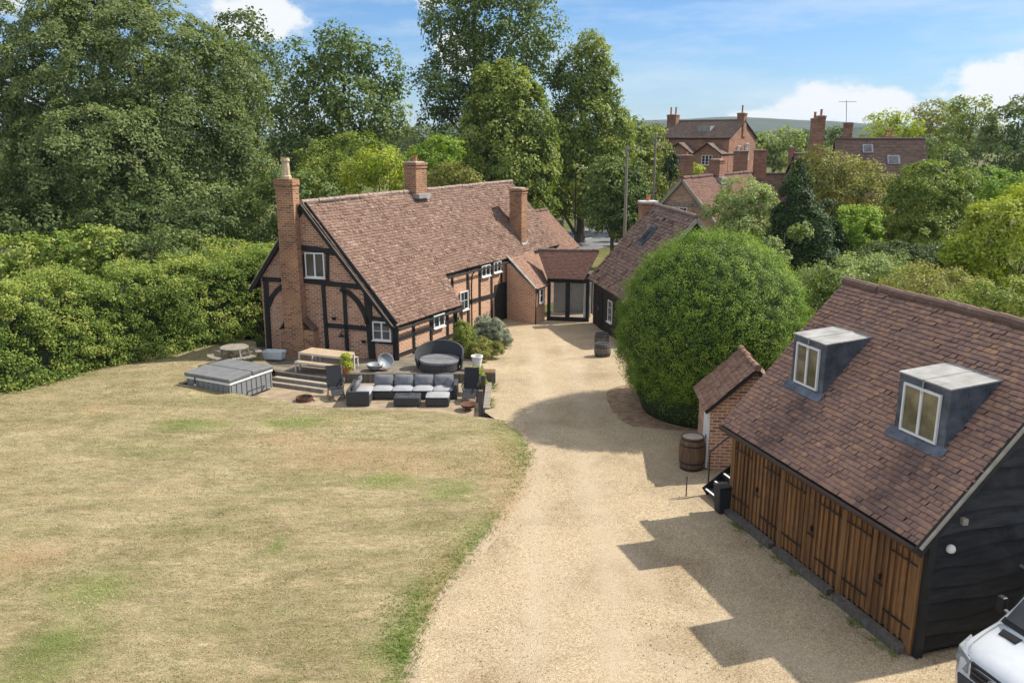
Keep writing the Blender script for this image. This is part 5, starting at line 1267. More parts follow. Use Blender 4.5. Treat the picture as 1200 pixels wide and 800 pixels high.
tree('evergreen_tree', 'big dense rounded laurel tree right of the lime green shrub', 'tree', 46, [(1088, 235, 46, 44, 0), (1062, 258, 32, 36, 0), (1112, 262, 36, 36, 0), (1088, 272, 50, 26, -.6), (1125, 225, 22, 26, .5), (1080, 205, 22, 16, 0)], LM['lime'], GR, cr=.5, leaf=0.141, per=112, dens=1.2, seed=157, trunk=.25)
tree('shrub', 'yellow-green leafy tree at the right edge above the garage roof', 'tree', 34, [(1180, 265, 44, 30, 0), (1150, 290, 36, 26, 0), (1195, 310, 60, 30, 0), (1165, 250, 24, 18, .4), (1215, 240, 40, 30, .5), (1140, 318, 24, 16, 0), (1170, 338, 40, 20, 0), (1125, 296, 18, 18, 0), (1210, 345, 40, 24, 0)], LM['gold'], GR, cr=.5, leaf=0.141, per=93, seed=158, trunk=.2)
tree('shrub', 'low dark green shrub in the shade of the laurel tree', 'shrub', 40, [(1050, 300, 50, 14, 0), (1100, 298, 40, 14, 0), (1010, 312, 30, 14, 0)], LM['dark'], GR, cr=.4, leaf=0.118, per=90, seed=159, trunk=.08)
tree('shrub', 'pale loose shrub just behind the left end of the garage ridge', 'shrub', 31, [(985, 318, 28, 20, 0), (1030, 318, 40, 20, 0), (955, 338, 24, 28, -.5), (1000, 340, 40, 24, -1)], LM['willow'], GR, cr=.4, leaf=0.096, per=97, seed=160, trunk=.08)
tree('shrub', 'pale flowering shrub behind the middle of the garage ridge', 'shrub', 28, [(1080, 330, 44, 20, 0), (1120, 342, 40, 18, 0), (1060, 350, 50, 20, 0)], LM['olive'], GR, cr=.38, leaf=0.089, per=97, seed=161, trunk=.08)
tree('shrub', 'grey-green shrub behind the right end of the garage ridge', 'shrub', 26, [(1165, 350, 44, 22, 0), (1210, 350, 40, 30, 0), (1120, 362, 30, 16, 0)], LM['lime'], GR, cr=.36, leaf=0.089, per=97, seed=162, trunk=.08)
tree('shrub', 'small light green shrub between the laurel tree and the right edge', 'shrub', 52, [(1150, 215, 26, 20, 0), (1185, 218, 30, 18, 0), (1145, 240, 22, 22, 0)], LM['bright'], GR, cr=.5, leaf=0.148, per=90, seed=163, trunk=.1)
tree('shrub', 'dark bush beside the little brick shed', 'shrub', 31, [(925, 368, 22, 28, 0), (935, 350, 20, 22, .6)], LM['dark'], GR, cr=.4, leaf=0.104, per=90, seed=164, trunk=.08)
GF = 'distant trees on the right skyline'
tree('broadleaf_tree', 'golden rounded tree on the right skyline beside the long roof', 'tree', 120, [(1040, 148, 24, 18, 0), (1062, 150, 18, 16, 0), (1035, 162, 26, 14, 0)], LM['gold'], GF, cr=1.2, leaf=.42, per=45, seed=171, gz=-.75)
tree('broadleaf_tree', 'dull olive tree on the right skyline behind the golden one', 'tree', 135, [(1090, 140, 26, 22, 0), (1110, 150, 26, 24, 0), (1075, 165, 30, 20, 0)], LM['olive'], GF, cr=1.3, leaf=.45, per=45, seed=172, gz=-.75)
tree('broadleaf_tree', 'light green tall tree in the middle of the right skyline', 'tree', 125, [(1140, 140, 26, 24, 0), (1160, 150, 24, 26, 0), (1130, 165, 30, 22, 0), (1125, 128, 16, 12, 0)], LM['lime'], GF, cr=1.3, leaf=.45, per=45, seed=173, gz=-.75)
tree('broadleaf_tree', 'dark green tree closing the right skyline at the frame edge', 'tree', 105, [(1185, 150, 28, 30, 0), (1205, 140, 30, 30, 0), (1165, 185, 40, 24, 0), (1215, 180, 40, 40, 0)], LM['oak'], GF, cr=1.2, leaf=.4, per=50, seed=174, gz=-.75)
tree('broadleaf_tree', 'dark green small tree under the golden skyline tree', 'tree', 100, [(1095, 178, 22, 22, 0), (1110, 190, 24, 18, 0)], LM['oak'], GF, cr=1.0, leaf=.35, per=50, seed=175, gz=-.75)
tree('willow', 'pale weeping willow between the tall brick house and the chimneys', 'tree', 125, [(905, 165, 22, 14, 0), (925, 162, 18, 12, 0), (890, 172, 16, 14, 0), (915, 180, 26, 14, 0)], LM['willow'], GF, cr=1.0, leaf=.4, per=60, seed=176, gz=-.75, droop=.5)
tree('broadleaf_tree', 'dark tree right of the weeping willow beyond the houses', 'tree', 135, [(945, 168, 14, 14, 0), (975, 160, 20, 10, 5), (935, 178, 16, 12, 0)], LM['oak'], GF, cr=1.1, leaf=.42, per=45, seed=177, gz=-.75)
tree('conifer', 'small clipped dark conifer before the tall brick house', 'tree', 88, [(787, 190, 7, 14, 0), (787, 200, 8, 10, 0)], LM['cypress'], GF, cr=.5, leaf=.3, per=50, seed=178, gz=-.75, trunk=.1)
tree('shrub', 'small golden bush before the tall brick house', 'shrub', 85, [(815, 200, 9, 8, 0), (805, 204, 8, 6, 0)], LM['gold'], GF, cr=.5, leaf=.28, per=50, seed=179, gz=-.75, trunk=.1)
for i, (px, lab) in enumerate(((350, 'far hazy tree glimpsed behind the open dark tree'), (495, 'far hazy tree glimpsed left of the tallest tree'), (530, 'far hazy tree glimpsed low behind the tallest tree'), (470, 'far hazy tree glimpsed above the yellow-green bush'), (660, 'far hazy tree glimpsed between the lime trees'), (770, 'far hazy tree left of the tall brick house'))):
    tree('broadleaf_tree', lab, 'tree', 240 + i * 15, [(px, 162, 22, 16, 0), (px + 14, 168, 18, 12, 0)], LM['ash'], 'far trees glimpsed between nearer ones', cr=2.0, leaf=.8, per=40, seed=180 + i, gz=-.75)
far = []
rf = np.random.default_rng(9)
for i in range(90):
    px = rf.uniform(-250, 1450); Y = rf.uniform(320, 700); far.append((D(px, 166, Y) * (1, 1, 0) + (0, 0, 3.5), (rf.uniform(9, 22), 10, rf.uniform(4.5, 8.5))))
fw_ = foliage('woodland', far, LM['ash'], None, 3.0, 1.5, 20, .6, 190, zmin=-.7); tag(fw_, kind='stuff')

# ---------------------------------------------------------------- edges of the sunken patio
def skirt(name, pts, zt, zb, mat, th=.14, side=1):
    mb = MB()
    for a, b in zip(pts[:-1], pts[1:]):
        a = np.array([a[0], a[1], 0.]); b = np.array([b[0], b[1], 0.]); d = vn(b - a); n = np.array([-d[1], d[0], 0]) * side * th
        za, zb2 = zt(a[0], a[1]), zt(b[0], b[1])
        mb.hexa([a + (0, 0, zb), b + (0, 0, zb), b + n + (0, 0, zb), a + n + (0, 0, zb), a + (0, 0, za), b + (0, 0, zb2), b + n + (0, 0, zb2), a + n + (0, 0, za)])
    return mb.build(name, mat)
tag(skirt('terrace_kerb', [(-10.02, 33.72), (-7.25, 32.52), (-6.95, 33.32), (-1.0, 33.32)], lambda x, y: .03, -.6, MT['sleeper'], .18), kind='structure')
tag(skirt('lawn_kerb', [tuple(p) for p in edge_p[:10]], lambda x, y: float(lawn_z(x, y)) - .035, -.6, MT['sleeper'], .1, -1), kind='structure')
# two timber-edged steps up to the terrace
sa, sb = np.array((-9.9, 33.6, 0)), np.array((-7.3, 32.47, 0)); sd_ = vn(sb - sa); sn_ = np.array([sd_[1], -sd_[0], 0])
stp = thing('garden_steps', 'two shallow timber-edged garden steps up to the stone terrace', 'steps', (*((sa + sb) / 2)[:2], -.35))
for i, (o, z) in enumerate(((.02, -.12), (.36, -.23))):
    mb = MB(); mb.beam(sa + sn_ * (o + .15) + (0, 0, z - .09), sb + sn_ * (o + .15) + (0, 0, z - .09), .30, .18); tr_ = mb.build('tread', MT['stone'], stp)
    mb = MB(); mb.beam(sa + sn_ * (o + .31) + (0, 0, z - .08), sb + sn_ * (o + .31) + (0, 0, z - .08), .06, .22); mb.build('timber_edge', MT['grey_wood'], tr_)

# ---------------------------------------------------------------- hot tub
tc = np.array([0, 0, 0]) + np.mean([G(215, 439, .55), G(270, 421, .55), G(321, 431, .55), G(268, 449, .55)], axis=0); tz = -.27
ta = G(268, 449, .55) - G(321, 431, .55); trz = math.atan2(ta[1], ta[0])
tub = thing('hot_tub', 'square hot tub with grey panelled sides and folding grey vinyl lid', 'hot tub', (tc[0], tc[1], tz), trz)
S = 2.36
mb = MB(); mb.box((0, 0, 0), S - .08, S - .08, .70)
for i in range(9):
    k = -S / 2 + .12 + (S - .24) * i / 8
    for sx, sy, wx, wy in ((k, -S / 2 + .03, .02, .035), (k, S / 2 - .03, .02, .035), (-S / 2 + .03, k, .035, .02), (S / 2 - .03, k, .035, .02)): mb.box((sx, sy, .02), wx, wy, .66)
mb.build('panel', MT['tub_side'], tub, local=True)
mb = MB(); mb.box((0, 0, .66), S, S, .112); mb.build('rim', MT['white_paint'], tub, local=True, bevel=.03)
for s in (-1, 1):
    mb = MB(); x0, x1 = (s * .015, s * (S / 2 + .03)); w2 = S / 2 + .03
    P8 = [(x0, -w2, .775), (x1, -w2, .775), (x1, w2, .775), (x0, w2, .775), (x0, -w2, .975), (x1, -w2, .925), (x1, w2, .925), (x0, w2, .975)]
    if s < 0: P8 = [P8[i] for i in (1, 0, 3, 2, 5, 4, 7, 6)]
    mb.hexa(P8); l = mb.build('lid', MT['tub_lid'], tub, local=True, bevel=.05)
    mb = MB(); mb.beam((x1 + s * .02, -.6 * s, .80), (x1 + s * .02, -.6 * s, .5), .05, .012, (0, 1, 0)); mb.build('strap', MT['black_iron'], l, local=True)
    mb = MB(); mb.box((x1 + s * .03, -.6 * s, .46), .03, .08, .07); mb.build('buckle', MT['white_paint'], l, local=True)
mb = MB(); mb.tube([(.5, S / 2 + .06, .05), (.5, S / 2 + .25, .3), (-.4, S / 2 + .25, .3), (-.4, S / 2 + .06, .05)], .02, 6); mb.build('lid_lifter', MT['black_iron'], tub, local=True)

# ---------------------------------------------------------------- picnic table, trough, dining set
pz = float(lawn_z(-12.1, 34.4))
pt_ = thing('picnic_table', 'round weathered wooden picnic table with curved benches in front of the hedge', 'table', (-12.0, 34.7, pz), .3)
mb = MB(); mb.lathe([(.58, .68), (.60, .69), (.60, .73), (.58, .74), (.04, .74), (.035, .69)], (0, 0, 0), 20); mb.build('tabletop', MT['grey_wood'], pt_, local=True)
for k in range(4):
    a = k * PI / 2 + .4; mb = MB(); pts = [(1.0 * math.cos(a + q), 1.0 * math.sin(a + q), .43) for q in np.linspace(-.5, .5, 6)]
    for p, q in zip(pts[:-1], pts[1:]): mb.beam(p, q, .27, .05)
    mb.build('bench', MT['grey_wood'], pt_, local=True)
    mb = MB(); mb.beam((.2 * math.cos(a), .2 * math.sin(a), .38), (1.1 * math.cos(a), 1.1 * math.sin(a), .38), .06, .09); mb.beam((.55 * math.cos(a), .55 * math.sin(a), .68), (.75 * math.cos(a), .75 * math.sin(a), 0), .07, .09); mb.build('leg', MT['grey_wood'], pt_, local=True)
tr = thing('trough', 'pale plastic trough standing by the foot of the tall gable chimney', 'trough', (*G(322, 420, 0)[:2], 0.005), -.15)
mb = MB(); w1, d1, w2, d2, h = .40, .22, .46, .27, .36
ob = [(-w1, -d1, 0), (w1, -d1, 0), (w1, d1, 0), (-w1, d1, 0)]; ot = [(-w2, -d2, h), (w2, -d2, h), (w2, d2, h), (-w2, d2, h)]
it = [(-w2 + .04, -d2 + .04, h), (w2 - .04, -d2 + .04, h), (w2 - .04, d2 - .04, h), (-w2 + .04, d2 - .04, h)]; ib = [(-w1 + .04, -d1 + .04, .08), (w1 - .04, -d1 + .04, .08), (w1 - .04, d1 - .04, .08), (-w1 + .04, d1 - .04, .08)]
for i in range(4):
    j = (i + 1) % 4; mb.poly([ob[i], ob[j], ot[j], ot[i]]); mb.poly([ot[i], ot[j], it[j], it[i]]); mb.poly([it[i], it[j], ib[j], ib[i]])
mb.poly(ib); mb.poly(ob[::-1]); mb.build('bin', MT['plastic_white'], tr, local=True); tr.children[0].name = 'tub'
mb = MB(); mb.beam((-.47, 0, .33), (-.53, 0, .33), .14, .03); mb.beam((.47, 0, .33), (.53, 0, .33), .14, .03); mb.build('handle', MT['plastic_white'], tr, local=True)
dz = math.atan2(33.4 - 34.11, 1.71); dc = np.mean([G(350, 412.5, .75), G(393, 417, .75), G(412, 413.5, .75), G(375, 407.5, .75)], axis=0)
dt = thing('dining_table', 'long outdoor dining table with slatted wood top and pale metal legs', 'table', (dc[0], dc[1], .005), dz)
mb = MB()
for i in range(8): mb.box((0, -.42 + .12 * i, .715), 2.2, .112, .028)
mb.build('tabletop', MT['teak'], dt, local=True)
mb = MB()
for s in (-1, 1): mb.beam((-1.1, s * .45, .69), (1.1, s * .45, .69), .05, .05); mb.beam((s * 1.075, -.42, .69), (s * 1.075, .42, .69), .05, .049)
mb.build('frame', MT['alu'], dt, local=True)
for sx in (-1, 1):
    for sy in (-1, 1): mb = MB(); mb.box((sx * 1.07, sy * .445, 0), .06, .06, .67); mb.build('leg', MT['alu'], dt, local=True)
for s, lab in ((-1, 'low bench on the near side of the outdoor dining table'), (1, 'low bench on the house side of the outdoor dining table')):
    off = np.array([-math.sin(dz), math.cos(dz), 0]) * s * .72
    bn = thing('bench', lab, 'bench', (dc[0] + off[0], dc[1] + off[1], .005), dz, 'benches at the dining table')
    mb = MB()
    for i in range(3): mb.box((0, -.11 + .11 * i, .425), 2.0, .104, .028)
    mb.build('seat', MT['teak'], bn, local=True)
    mb = MB()
    for q in (-1, 1): mb.beam((-1.0, q * .16, .405), (1.0, q * .16, .405), .04, .045)
    mb.build('frame', MT['alu'], bn, local=True)
    for sx in (-1, 1):
        for sy in (-1, 1): mb = MB(); mb.box((sx * .97, sy * .155, 0), .05, .05, .38); mb.build('leg', MT['alu'], bn, local=True)

# ---------------------------------------------------------------- rattan lounge set
ZP = -.346
def cushion(mb, c, sx, sy, sz, rx=0.0, rz=0.0):
    n = 7; V = []
    R_ = Matrix.Rotation(rz, 3, 'Z') @ Matrix.Rotation(rx, 3, 'X')
    b = len(mb.v)
    for k in (0, 1):
        for i in range(n):
            for j in range(n):
                x, y = -1 + 2 * i / (n - 1), -1 + 2 * j / (n - 1); h = (1 - abs(x) ** 4) * (1 - abs(y) ** 4)
                z = (h ** .5) * .5 * (1 if k else -1); q = 1 - .04 * (x * x * y * y) 
                p = R_ @ Vector((x * sx / 2 * q, y * sy / 2 * q, z * sz)); mb.v.append((c[0] + p.x, c[1] + p.y, c[2] + p.z))
    for k in (0, 1):
        for i in range(n - 1):
            for j in range(n - 1):
                o = b + k * n * n; f = (o + i * n + j, o + (i + 1) * n + j, o + (i + 1) * n + j + 1, o + i * n + j + 1); mb.f.append(f if k else f[::-1])
    return mb
sf = thing('corner_sofa', 'dark grey rattan corner sofa with plump grey cushions on the sunken patio', 'sofa', (-3.9, 31.4, ZP))
mb = MB(); mb.box((-.0, 0, .04), 3.2, .84, .26); mb.build('seat_base', MT['rattan'], sf, local=True, bevel=.02)
mb = MB(); mb.box((0, .39, .06), 3.2, .12, .54); mb.build('backrest', MT['rattan'], sf, local=True, bevel=.02)
mb = MB(); mb.box((1.68, 0, .02), .15, .86, .58); mb.build('arm', MT['rattan'], sf, local=True, bevel=.02)
mb = MB(); mb.box((-1.98, -.42, .02), .85, 1.55, .30); mb.build('return_base', MT['rattan'], sf, local=True, bevel=.02)
mb = MB(); mb.box((-2.36, -.40, .06), .12, 1.55, .54); mb.build('side_back', MT['rattan'], sf, local=True, bevel=.02)
mb = MB(); mb.box((-1.98, -1.22, .02), .88, .12, .56); mb.build('arm', MT['rattan'], sf, local=True, bevel=.02)
for i in range(4):
    x = -1.2 + .8 * i
    mb = cushion(MB(), (x, -.06, .36), .79, .76, .16); mb.build('seat_cushion', MT['cushion_lt'], sf, local=True, smooth=True)
    mb = cushion(MB(), (x, .24, .60), .76, .46, .19, 1.2, .03 * (i - 1.5)); mb.build('back_cushion', MT['cushion'], sf, local=True, smooth=True)
mb = cushion(MB(), (-1.93, -.42, .37), .74, 1.4, .16); mb.build('seat_cushion', MT['cushion_lt'], sf, local=True, smooth=True)
for y, rz_ in ((.05, -1.45), (-.62, -1.6)):
    mb = cushion(MB(), (-2.16, y, .60), .66, .46, .18, 1.15, rz_ + PI * 1.0 + PI); mb.build('back_cushion', MT['cushion'], sf, local=True, smooth=True)
mb = cushion(MB(), (1.42, .02, .58), .5, .42, .16, 1.1, -1.2); mb.build('loose_cushion', MT['cushion'], sf, local=True, smooth=True)
ct = thing('coffee_table', 'low dark rattan coffee table with a glass top in front of the sofa', 'table', (-4.02, 30.42, ZP))
mb = MB(); mb.box((0, 0, .02), .98, .72, .33); mb.build('base', MT['rattan'], ct, local=True, bevel=.02)
mb = MB(); mb.box((0, 0, .352), .9, .64, .012); mb.build('glass_top', MT['glass'], ct, local=True)
ot_ = thing('ottoman', 'dark rattan footstool with pale grey cushion beside the coffee table', 'footstool', (-2.85, 30.42, ZP))
mb = MB(); mb.box((0, 0, .02), .9, .75, .30); mb.build('base', MT['rattan'], ot_, local=True, bevel=.02)
mb = cushion(MB(), (0, 0, .37), .9, .75, .14); mb.build('cushion', MT['cushion_lt'], ot_, local=True, smooth=True)
db = thing('daybed', 'round dark daybed with curved high back on the terrace', 'daybed', (-3.1, 34.25, .006), -.05)
for s in (-1, 1):
    mb = MB(); A = np.linspace(0, PI, 16)
    pts = [(.84 * math.cos(a), .03 * s + .8 * math.sin(a) * s) for a in A]
    mb.prism([(x, y, .03) for x, y in (pts if s > 0 else pts[::-1])], (0, 0, .30)); mb.build('base', MT['rattan'], db, local=True)
    mb = MB(); pts = [(.86 * math.cos(a), .03 * s + .82 * math.sin(a) * s) for a in A]; mb.prism([(x, y, .333) for x, y in (pts if s > 0 else pts[::-1])], (0, 0, .12)); mb.build('cushion', MT['tub_lid'], db, local=True, bevel=.03)
mb = MB(); A = np.linspace(-.22, PI + .22, 26)
for a, b in zip(A[:-1], A[1:]):
    def bp(q, r, z): return (r * math.cos(q), r * math.sin(q), z)
    def hh(q): return .50 + .52 * max(0, math.sin(np.clip((q + .22) / (PI + .44), 0, 1) * PI)) ** .6
    mb.hexa([bp(a, .90, .05), bp(b, .90, .05), bp(b, .97, .05), bp(a, .97, .05), bp(a, .98, hh(a)), bp(b, .98, hh(b)), bp(b, 1.06, hh(b)), bp(a, 1.06, hh(a))])
mb.build('backrest', MT['rattan'], db, local=True)
def recliner(label, loc, rz_):
    t = thing('recliner_chair', label, 'chair', loc, rz_, 'recliner chairs beside the sofa')
    mb = MB(); mb.hexa([(-.27, -.25, .40), (.27, -.25, .40), (.27, .22, .36), (-.27, .22, .36), (-.27, -.25, .42), (.27, -.25, .42), (.27, .22, .38), (-.27, .22, .38)]); mb.build('seat', MT['mesh_fabric'], t, local=True)
    mb = MB(); mb.hexa([(-.27, .22, .37), (.27, .22, .37), (.27, .24, .37), (-.27, .24, .37), (-.26, .50, 1.16), (.26, .50, 1.16), (.26, .52, 1.15), (-.26, .52, 1.15)]); mb.build('backrest', MT['mesh_fabric'], t, local=True)
    mb = MB(); mb.hexa([(-.25, -.62, .24), (.25, -.62, .24), (.25, -.28, .39), (-.25, -.28, .39), (-.25, -.62, .26), (.25, -.62, .26), (.25, -.28, .41), (-.25, -.28, .41)]); mb.build('footrest', MT['mesh_fabric'], t, local=True)
    mb = MB(); mb.tube([(-.28, .51, 1.16), (.28, .51, 1.16)], .016, 6); mb.tube([(-.28, .23, .38), (-.28, .51, 1.16)], .016, 6); mb.tube([(.28, .23, .38), (.28, .51, 1.16)], .016, 6); mb.build('back_frame', MT['black_iron'], t, local=True)
    for s in (-1, 1):
        mb = MB(); mb.tube([(s * .30, -.30, 0), (s * .30, .38, .62)], .014, 6); mb.build('leg', MT['black_iron'], t, local=True)
        mb = MB(); mb.tube([(s * .30, .36, 0), (s * .30, -.26, .62)], .014, 6); mb.build('leg', MT['black_iron'], t, local=True)
        mb = MB(); mb.beam((s * .30, -.30, .64), (s * .30, .42, .66), .05, .025); mb.build('armrest', MT['black_iron'], t, local=True)
    return t
recliner('black mesh recliner chair with footrest at the left end of the sofa', (-6.95, 31.3, ZP), .35)
recliner('black mesh recliner chair at the right end of the sofa by the white pots', (-1.62, 30.95, ZP), -.08)
fb = thing('fire_bowl', 'round rusty fire bowl on the gravel before the right recliner', 'fire bowl', (*G(549, 480, ZP)[:2], ZP))
mb = MB(); mb.lathe([(.10, .06), (.24, .12), (.31, .22), (.33, .24), (.31, .24), (.22, .15), (.02, .10)], (0, 0, 0), 20); mb.build('bowl', MT['rust'], fb, local=True, smooth=True)
for k in range(3): mb = MB(); a = k * 2.1; mb.tube([(.2 * math.cos(a), .2 * math.sin(a), .12), (.26 * math.cos(a), .26 * math.sin(a), 0)], .015, 5); mb.build('leg', MT['rust'], fb, local=True)
fr = thing('fire_ring', 'low dark iron fire ring on the gravel below the garden steps', 'fire ring', (*G(357, 469, ZP)[:2], ZP))
mb = MB(); mb.lathe([(.30, 0), (.33, 0), (.33, .16), (.30, .16), (.28, .15), (.28, .03), (.02, .03)], (0, 0, 0), 18); mb.build('ring', MT['rust'], fr, local=True)
mb = MB(); mb.tube([(-.2, 0, .06), (.2, .1, .10)], .04, 6); mb.tube([(0, -.2, .07), (.05, .2, .09)], .04, 6); mb.build('log', MT['dark'], fr, local=True)
kt = thing('kettle_barbecue', 'small steel bowl barbecue with its round lid tipped open beside the corner post', 'barbecue', (*G(445, 433, 0)[:2], .005), .2)
mb = MB(); mb.lathe([(.16, .02), (.30, .10), (.36, .22), (.37, .26), (.34, .26), (.28, .14), (.03, .08)], (-.2, 0, 0), 20); mb.build('bowl', MT['steel'], kt, local=True, smooth=True)
mb = MB(); ax = np.array(Matrix.Rotation(.95, 3, 'X') @ Matrix.Rotation(.2, 3, 'Y')); mb.lathe([(.02, 0), (.18, .02), (.30, .08), (.335, .15), (.35, .15), (.32, .06), (.18, -.01), (.02, -.03)], (.24, .12, .30), 20, ax); mb.build('lid', MT['steel'], kt, local=True, smooth=True)
mb = MB(); mb.tube([(-.2, 0, .08), (.26, .18, .32)], .02, 6); mb.build('handle', MT['black_iron'], kt, local=True)

# ---------------------------------------------------------------- pots, planters and the plant bed
def pot_plant(label, loc, pm, h, r, lobes, mat, seed, name='potted_plant', cr=.16, leaf=.085, per=40, group='potted plants on the patio'):
    t = thing(name, label, 'potted plant', loc, 0, group); loc = np.array(loc, float)
    mb = MB(); mb.lathe([(r * .72, 0), (r, h - .04), (r * 1.08, h - .04), (r * 1.08, h), (r * .9, h), (r * .85, h - .06), (.02, h - .06)], loc, 16); mb.build('pot', pm, t)
    mb = MB(); mb.tube([loc + (0, 0, h - .08), loc + np.array(lobes[0][0])], [.025, .01], 6); mb.build('stem', MT['bark'], t)
    foliage('foliage', [(loc + np.array(c), rr) for c, rr in lobes], mat, t, cr, leaf, per, 1.3, seed); return t
pot_plant('yellow leaved plant in a clay pot at the end of the dining table', (*G(406, 438, 0)[:2], .005), MT['pot'], .3, .18, [((0, 0, .62), (.22, .22, .3)), ((.12, -.05, .45), (.2, .2, .18))], LM['gold'], 301)
pot_plant('trailing yellow-green vine in a white pot behind the right recliner', (-1.42, 31.9, ZP), MT['white_paint'], .75, .22, [((0, 0, .85), (.3, .3, .25)), ((.18, -.15, .55), (.2, .2, .35))], LM['gold'], 302)
wp = thing('plant_pot', 'empty tall white pot on the terrace behind the right recliner', 'pot', (-1.5, 34.3, .005)); mb = MB(); mb.lathe([(.15, 0), (.24, .50), (.26, .50), (.26, .56), (.21, .56), (.19, .46), (.02, .46)], (0, 0, 0), 16); mb.build('body', MT['white_paint'], wp, local=True)
mb = MB(); mb.lathe([(.185, .462), (.18, .47), (.01, .48)], (0, 0, 0), 12); mb.build('soil', MT['soil'], wp, local=True)
pl = thing('planter_box', 'dark square timber planter box on the gravel edge by the white pots', 'planter', (-.95, 32.3, 0)); mb = MB()
for i in range(3): mb.box((0, 0, .15 * i), .56, .56, .143)
mb.build('box', MT['sleeper'], pl, local=True); mb = MB(); mb.box((0, 0, .44), .48, .48, .02); mb.build('soil', MT['soil'], pl, local=True)
sw = thing('sleeper_wall', 'low wall of dark timber sleepers between the sunken patio and the drive', 'wall', (-.9, 30.5, -.4))
for i in range(2):
    for j, (y0, y1) in enumerate(((28.7, 30.6), (30.63, 31.95))):
        mb = MB(); mb.beam((-.93, y0, -.28 + .24 * i), (-.93, y1, -.28 + .24 * i), .24, .235); mb.build('sleeper', MT['grey_wood'] if i else MT['sleeper'], sw, bevel=.01)
mb = MB(); mb.box((-1.14, 28.95, -.5), .16, .16, 1.15); mb.build('post', MT['sleeper'], sw); mb = MB(); mb.box((-1.14, 31.5, -.5), .16, .16, 1.0); mb.build('post', MT['sleeper'], sw)
GB_ = 'plants in the bed along the cottage wall'
def bed(label, px, py, rx, ry, Y, mat, seed, z0, cr=.15, leaf=.058, per=70, name='shrub', **k):
    c = D(px, py, Y); kk = Y / FPX; t = thing(name, label, 'plant', (c[0], c[1], z0), 0, GB_)
    rb2 = np.random.default_rng(seed); lb = []
    for _ in range(11):
        a_ = rb2.uniform(0, 2 * PI); q = rb2.uniform(0, .85) ** .5; hh_ = ry * kk * 2.2 * (1 - .55 * q * q) * rb2.uniform(.55, 1.1)
        lb.append(((c[0] + rx * kk * q * math.cos(a_), c[1] + rx * kk * .8 * q * math.sin(a_), z0 + hh_ * .55), (rx * kk * rb2.uniform(.22, .4), rx * kk * rb2.uniform(.22, .4), hh_ * .5)))
    mb = MB(); mb.tube([(c[0], c[1], z0), (c[0], c[1], z0 + .5)], .04, 5); mb.build('stem', MT['bark'], t)
    foliage('foliage', lb, mat, t, cr, leaf, per, 1.2, seed, zmin=z0, **k)
bed('soft green mounded shrub in the bed, nearest the daybed', 543, 399, 19, 18, 37.2, LM['lime'], 311, -.1)
bed('low olive green clump at the drive edge of the bed', 566, 412, 22, 12, 36.5, LM['olive'], 312, -.1)
bed('tall silvery lavender bush filling the middle of the bed', 573, 385, 23, 19, 39.4, LM['grey'], 313, -.25)
bed('small grey-green herb at the door end of the bed', 558, 384, 16, 12, 40.5, LM['willow'], 314, -.3)
be = thing('bed_edging', 'low curved stone edging round the plant bed', 'edging', (-.8, 41, -.3)); mb = MB(); ep = [(-1.45, 36.2), (-.75, 37.6), (-.45, 39.2), (-.35, 41.0), (-.75, 42.3), (-2.0, 43.2)]
for a, b in zip(ep[:-1], ep[1:]):
    mb.beam((*a, float(drive_z(*a)) - .02), (*b, float(drive_z(*b)) - .02), .18, .36)
mb.build('stone', MT['stone'], be)
sheet('plant_bed', ep + [(-2.6, 42), (-4.0, 38.3), (-2.6, 36.4)], lambda x, y: float(drive_z(x, y)) + .12, MT['soil'], .4)

# ---------------------------------------------------------------- brick shed, stairs, barrel, bin
s0 = G(829, 551, 0); sg_ = vn((.075, 1, 0)); sr_ = np.array([sg_[1], -sg_[0], 0])
def SP(t, d, z): return s0 + sg_ * t + sr_ * d + np.array([0, 0, z])
shd = thing('brick_shed', 'little brick shed with tiled roof between the round yew and the garage', 'shed', SP(.8, .9, 0))
hw_, zE_, zR_ = 1.2, 2.0, 3.12; SL = 2.2
mb = MB(); mb.prism([SP(0, d, z) for d, z in ((0, -.3), (0, zE_), (hw_, zR_ - .06), (2 * hw_, zE_), (2 * hw_, -.3))], sg_ * SL); mb.build('wall', MT['brick_old'], shd)
q1_ = (SP(SL + .1, -.2, zE_ - .14), SP(-.15, -.2, zE_ - .14), SP(-.15, hw_, zR_ + .06), SP(SL + .1, hw_, zR_ + .06)); q2_ = (SP(-.15, 2 * hw_ + .2, zE_ - .14), SP(SL + .1, 2 * hw_ + .2, zE_ - .14), SP(SL + .1, hw_, zR_ + .06), SP(-.15, hw_, zR_ + .06))
r_s = tiled_roof('roof', q1_, MT['tile_new'], shd, .16, .17, 0, 201); roof_deck(q1_, r_s, MT['black_timber'], low=.02)
r_s2 = tiled_roof('rear_roof', q2_, MT['tile_new'], shd, .16, .17, 0, 202); roof_deck(q2_, r_s2, MT['black_timber'], low=.02)
ridge_line(SP(-.15, hw_, zR_ + .08), SP(SL + .1, hw_, zR_ + .08), r_s, MT['tile_new'], .10)
mb = MB(); mb.beam(SP(.45, -.03, .05), SP(.45, -.03, 1.85), .06, .75, sg_); dr = mb.build('door', MT['white_paint'], shd)
mb = MB(); mb.beam(SP(.2, -.07, .95), SP(.2, -.07, 1.05), .03, .03, sr_); mb.build('handle', MT['black_iron'], dr)
pb = G(812, 552, 0)
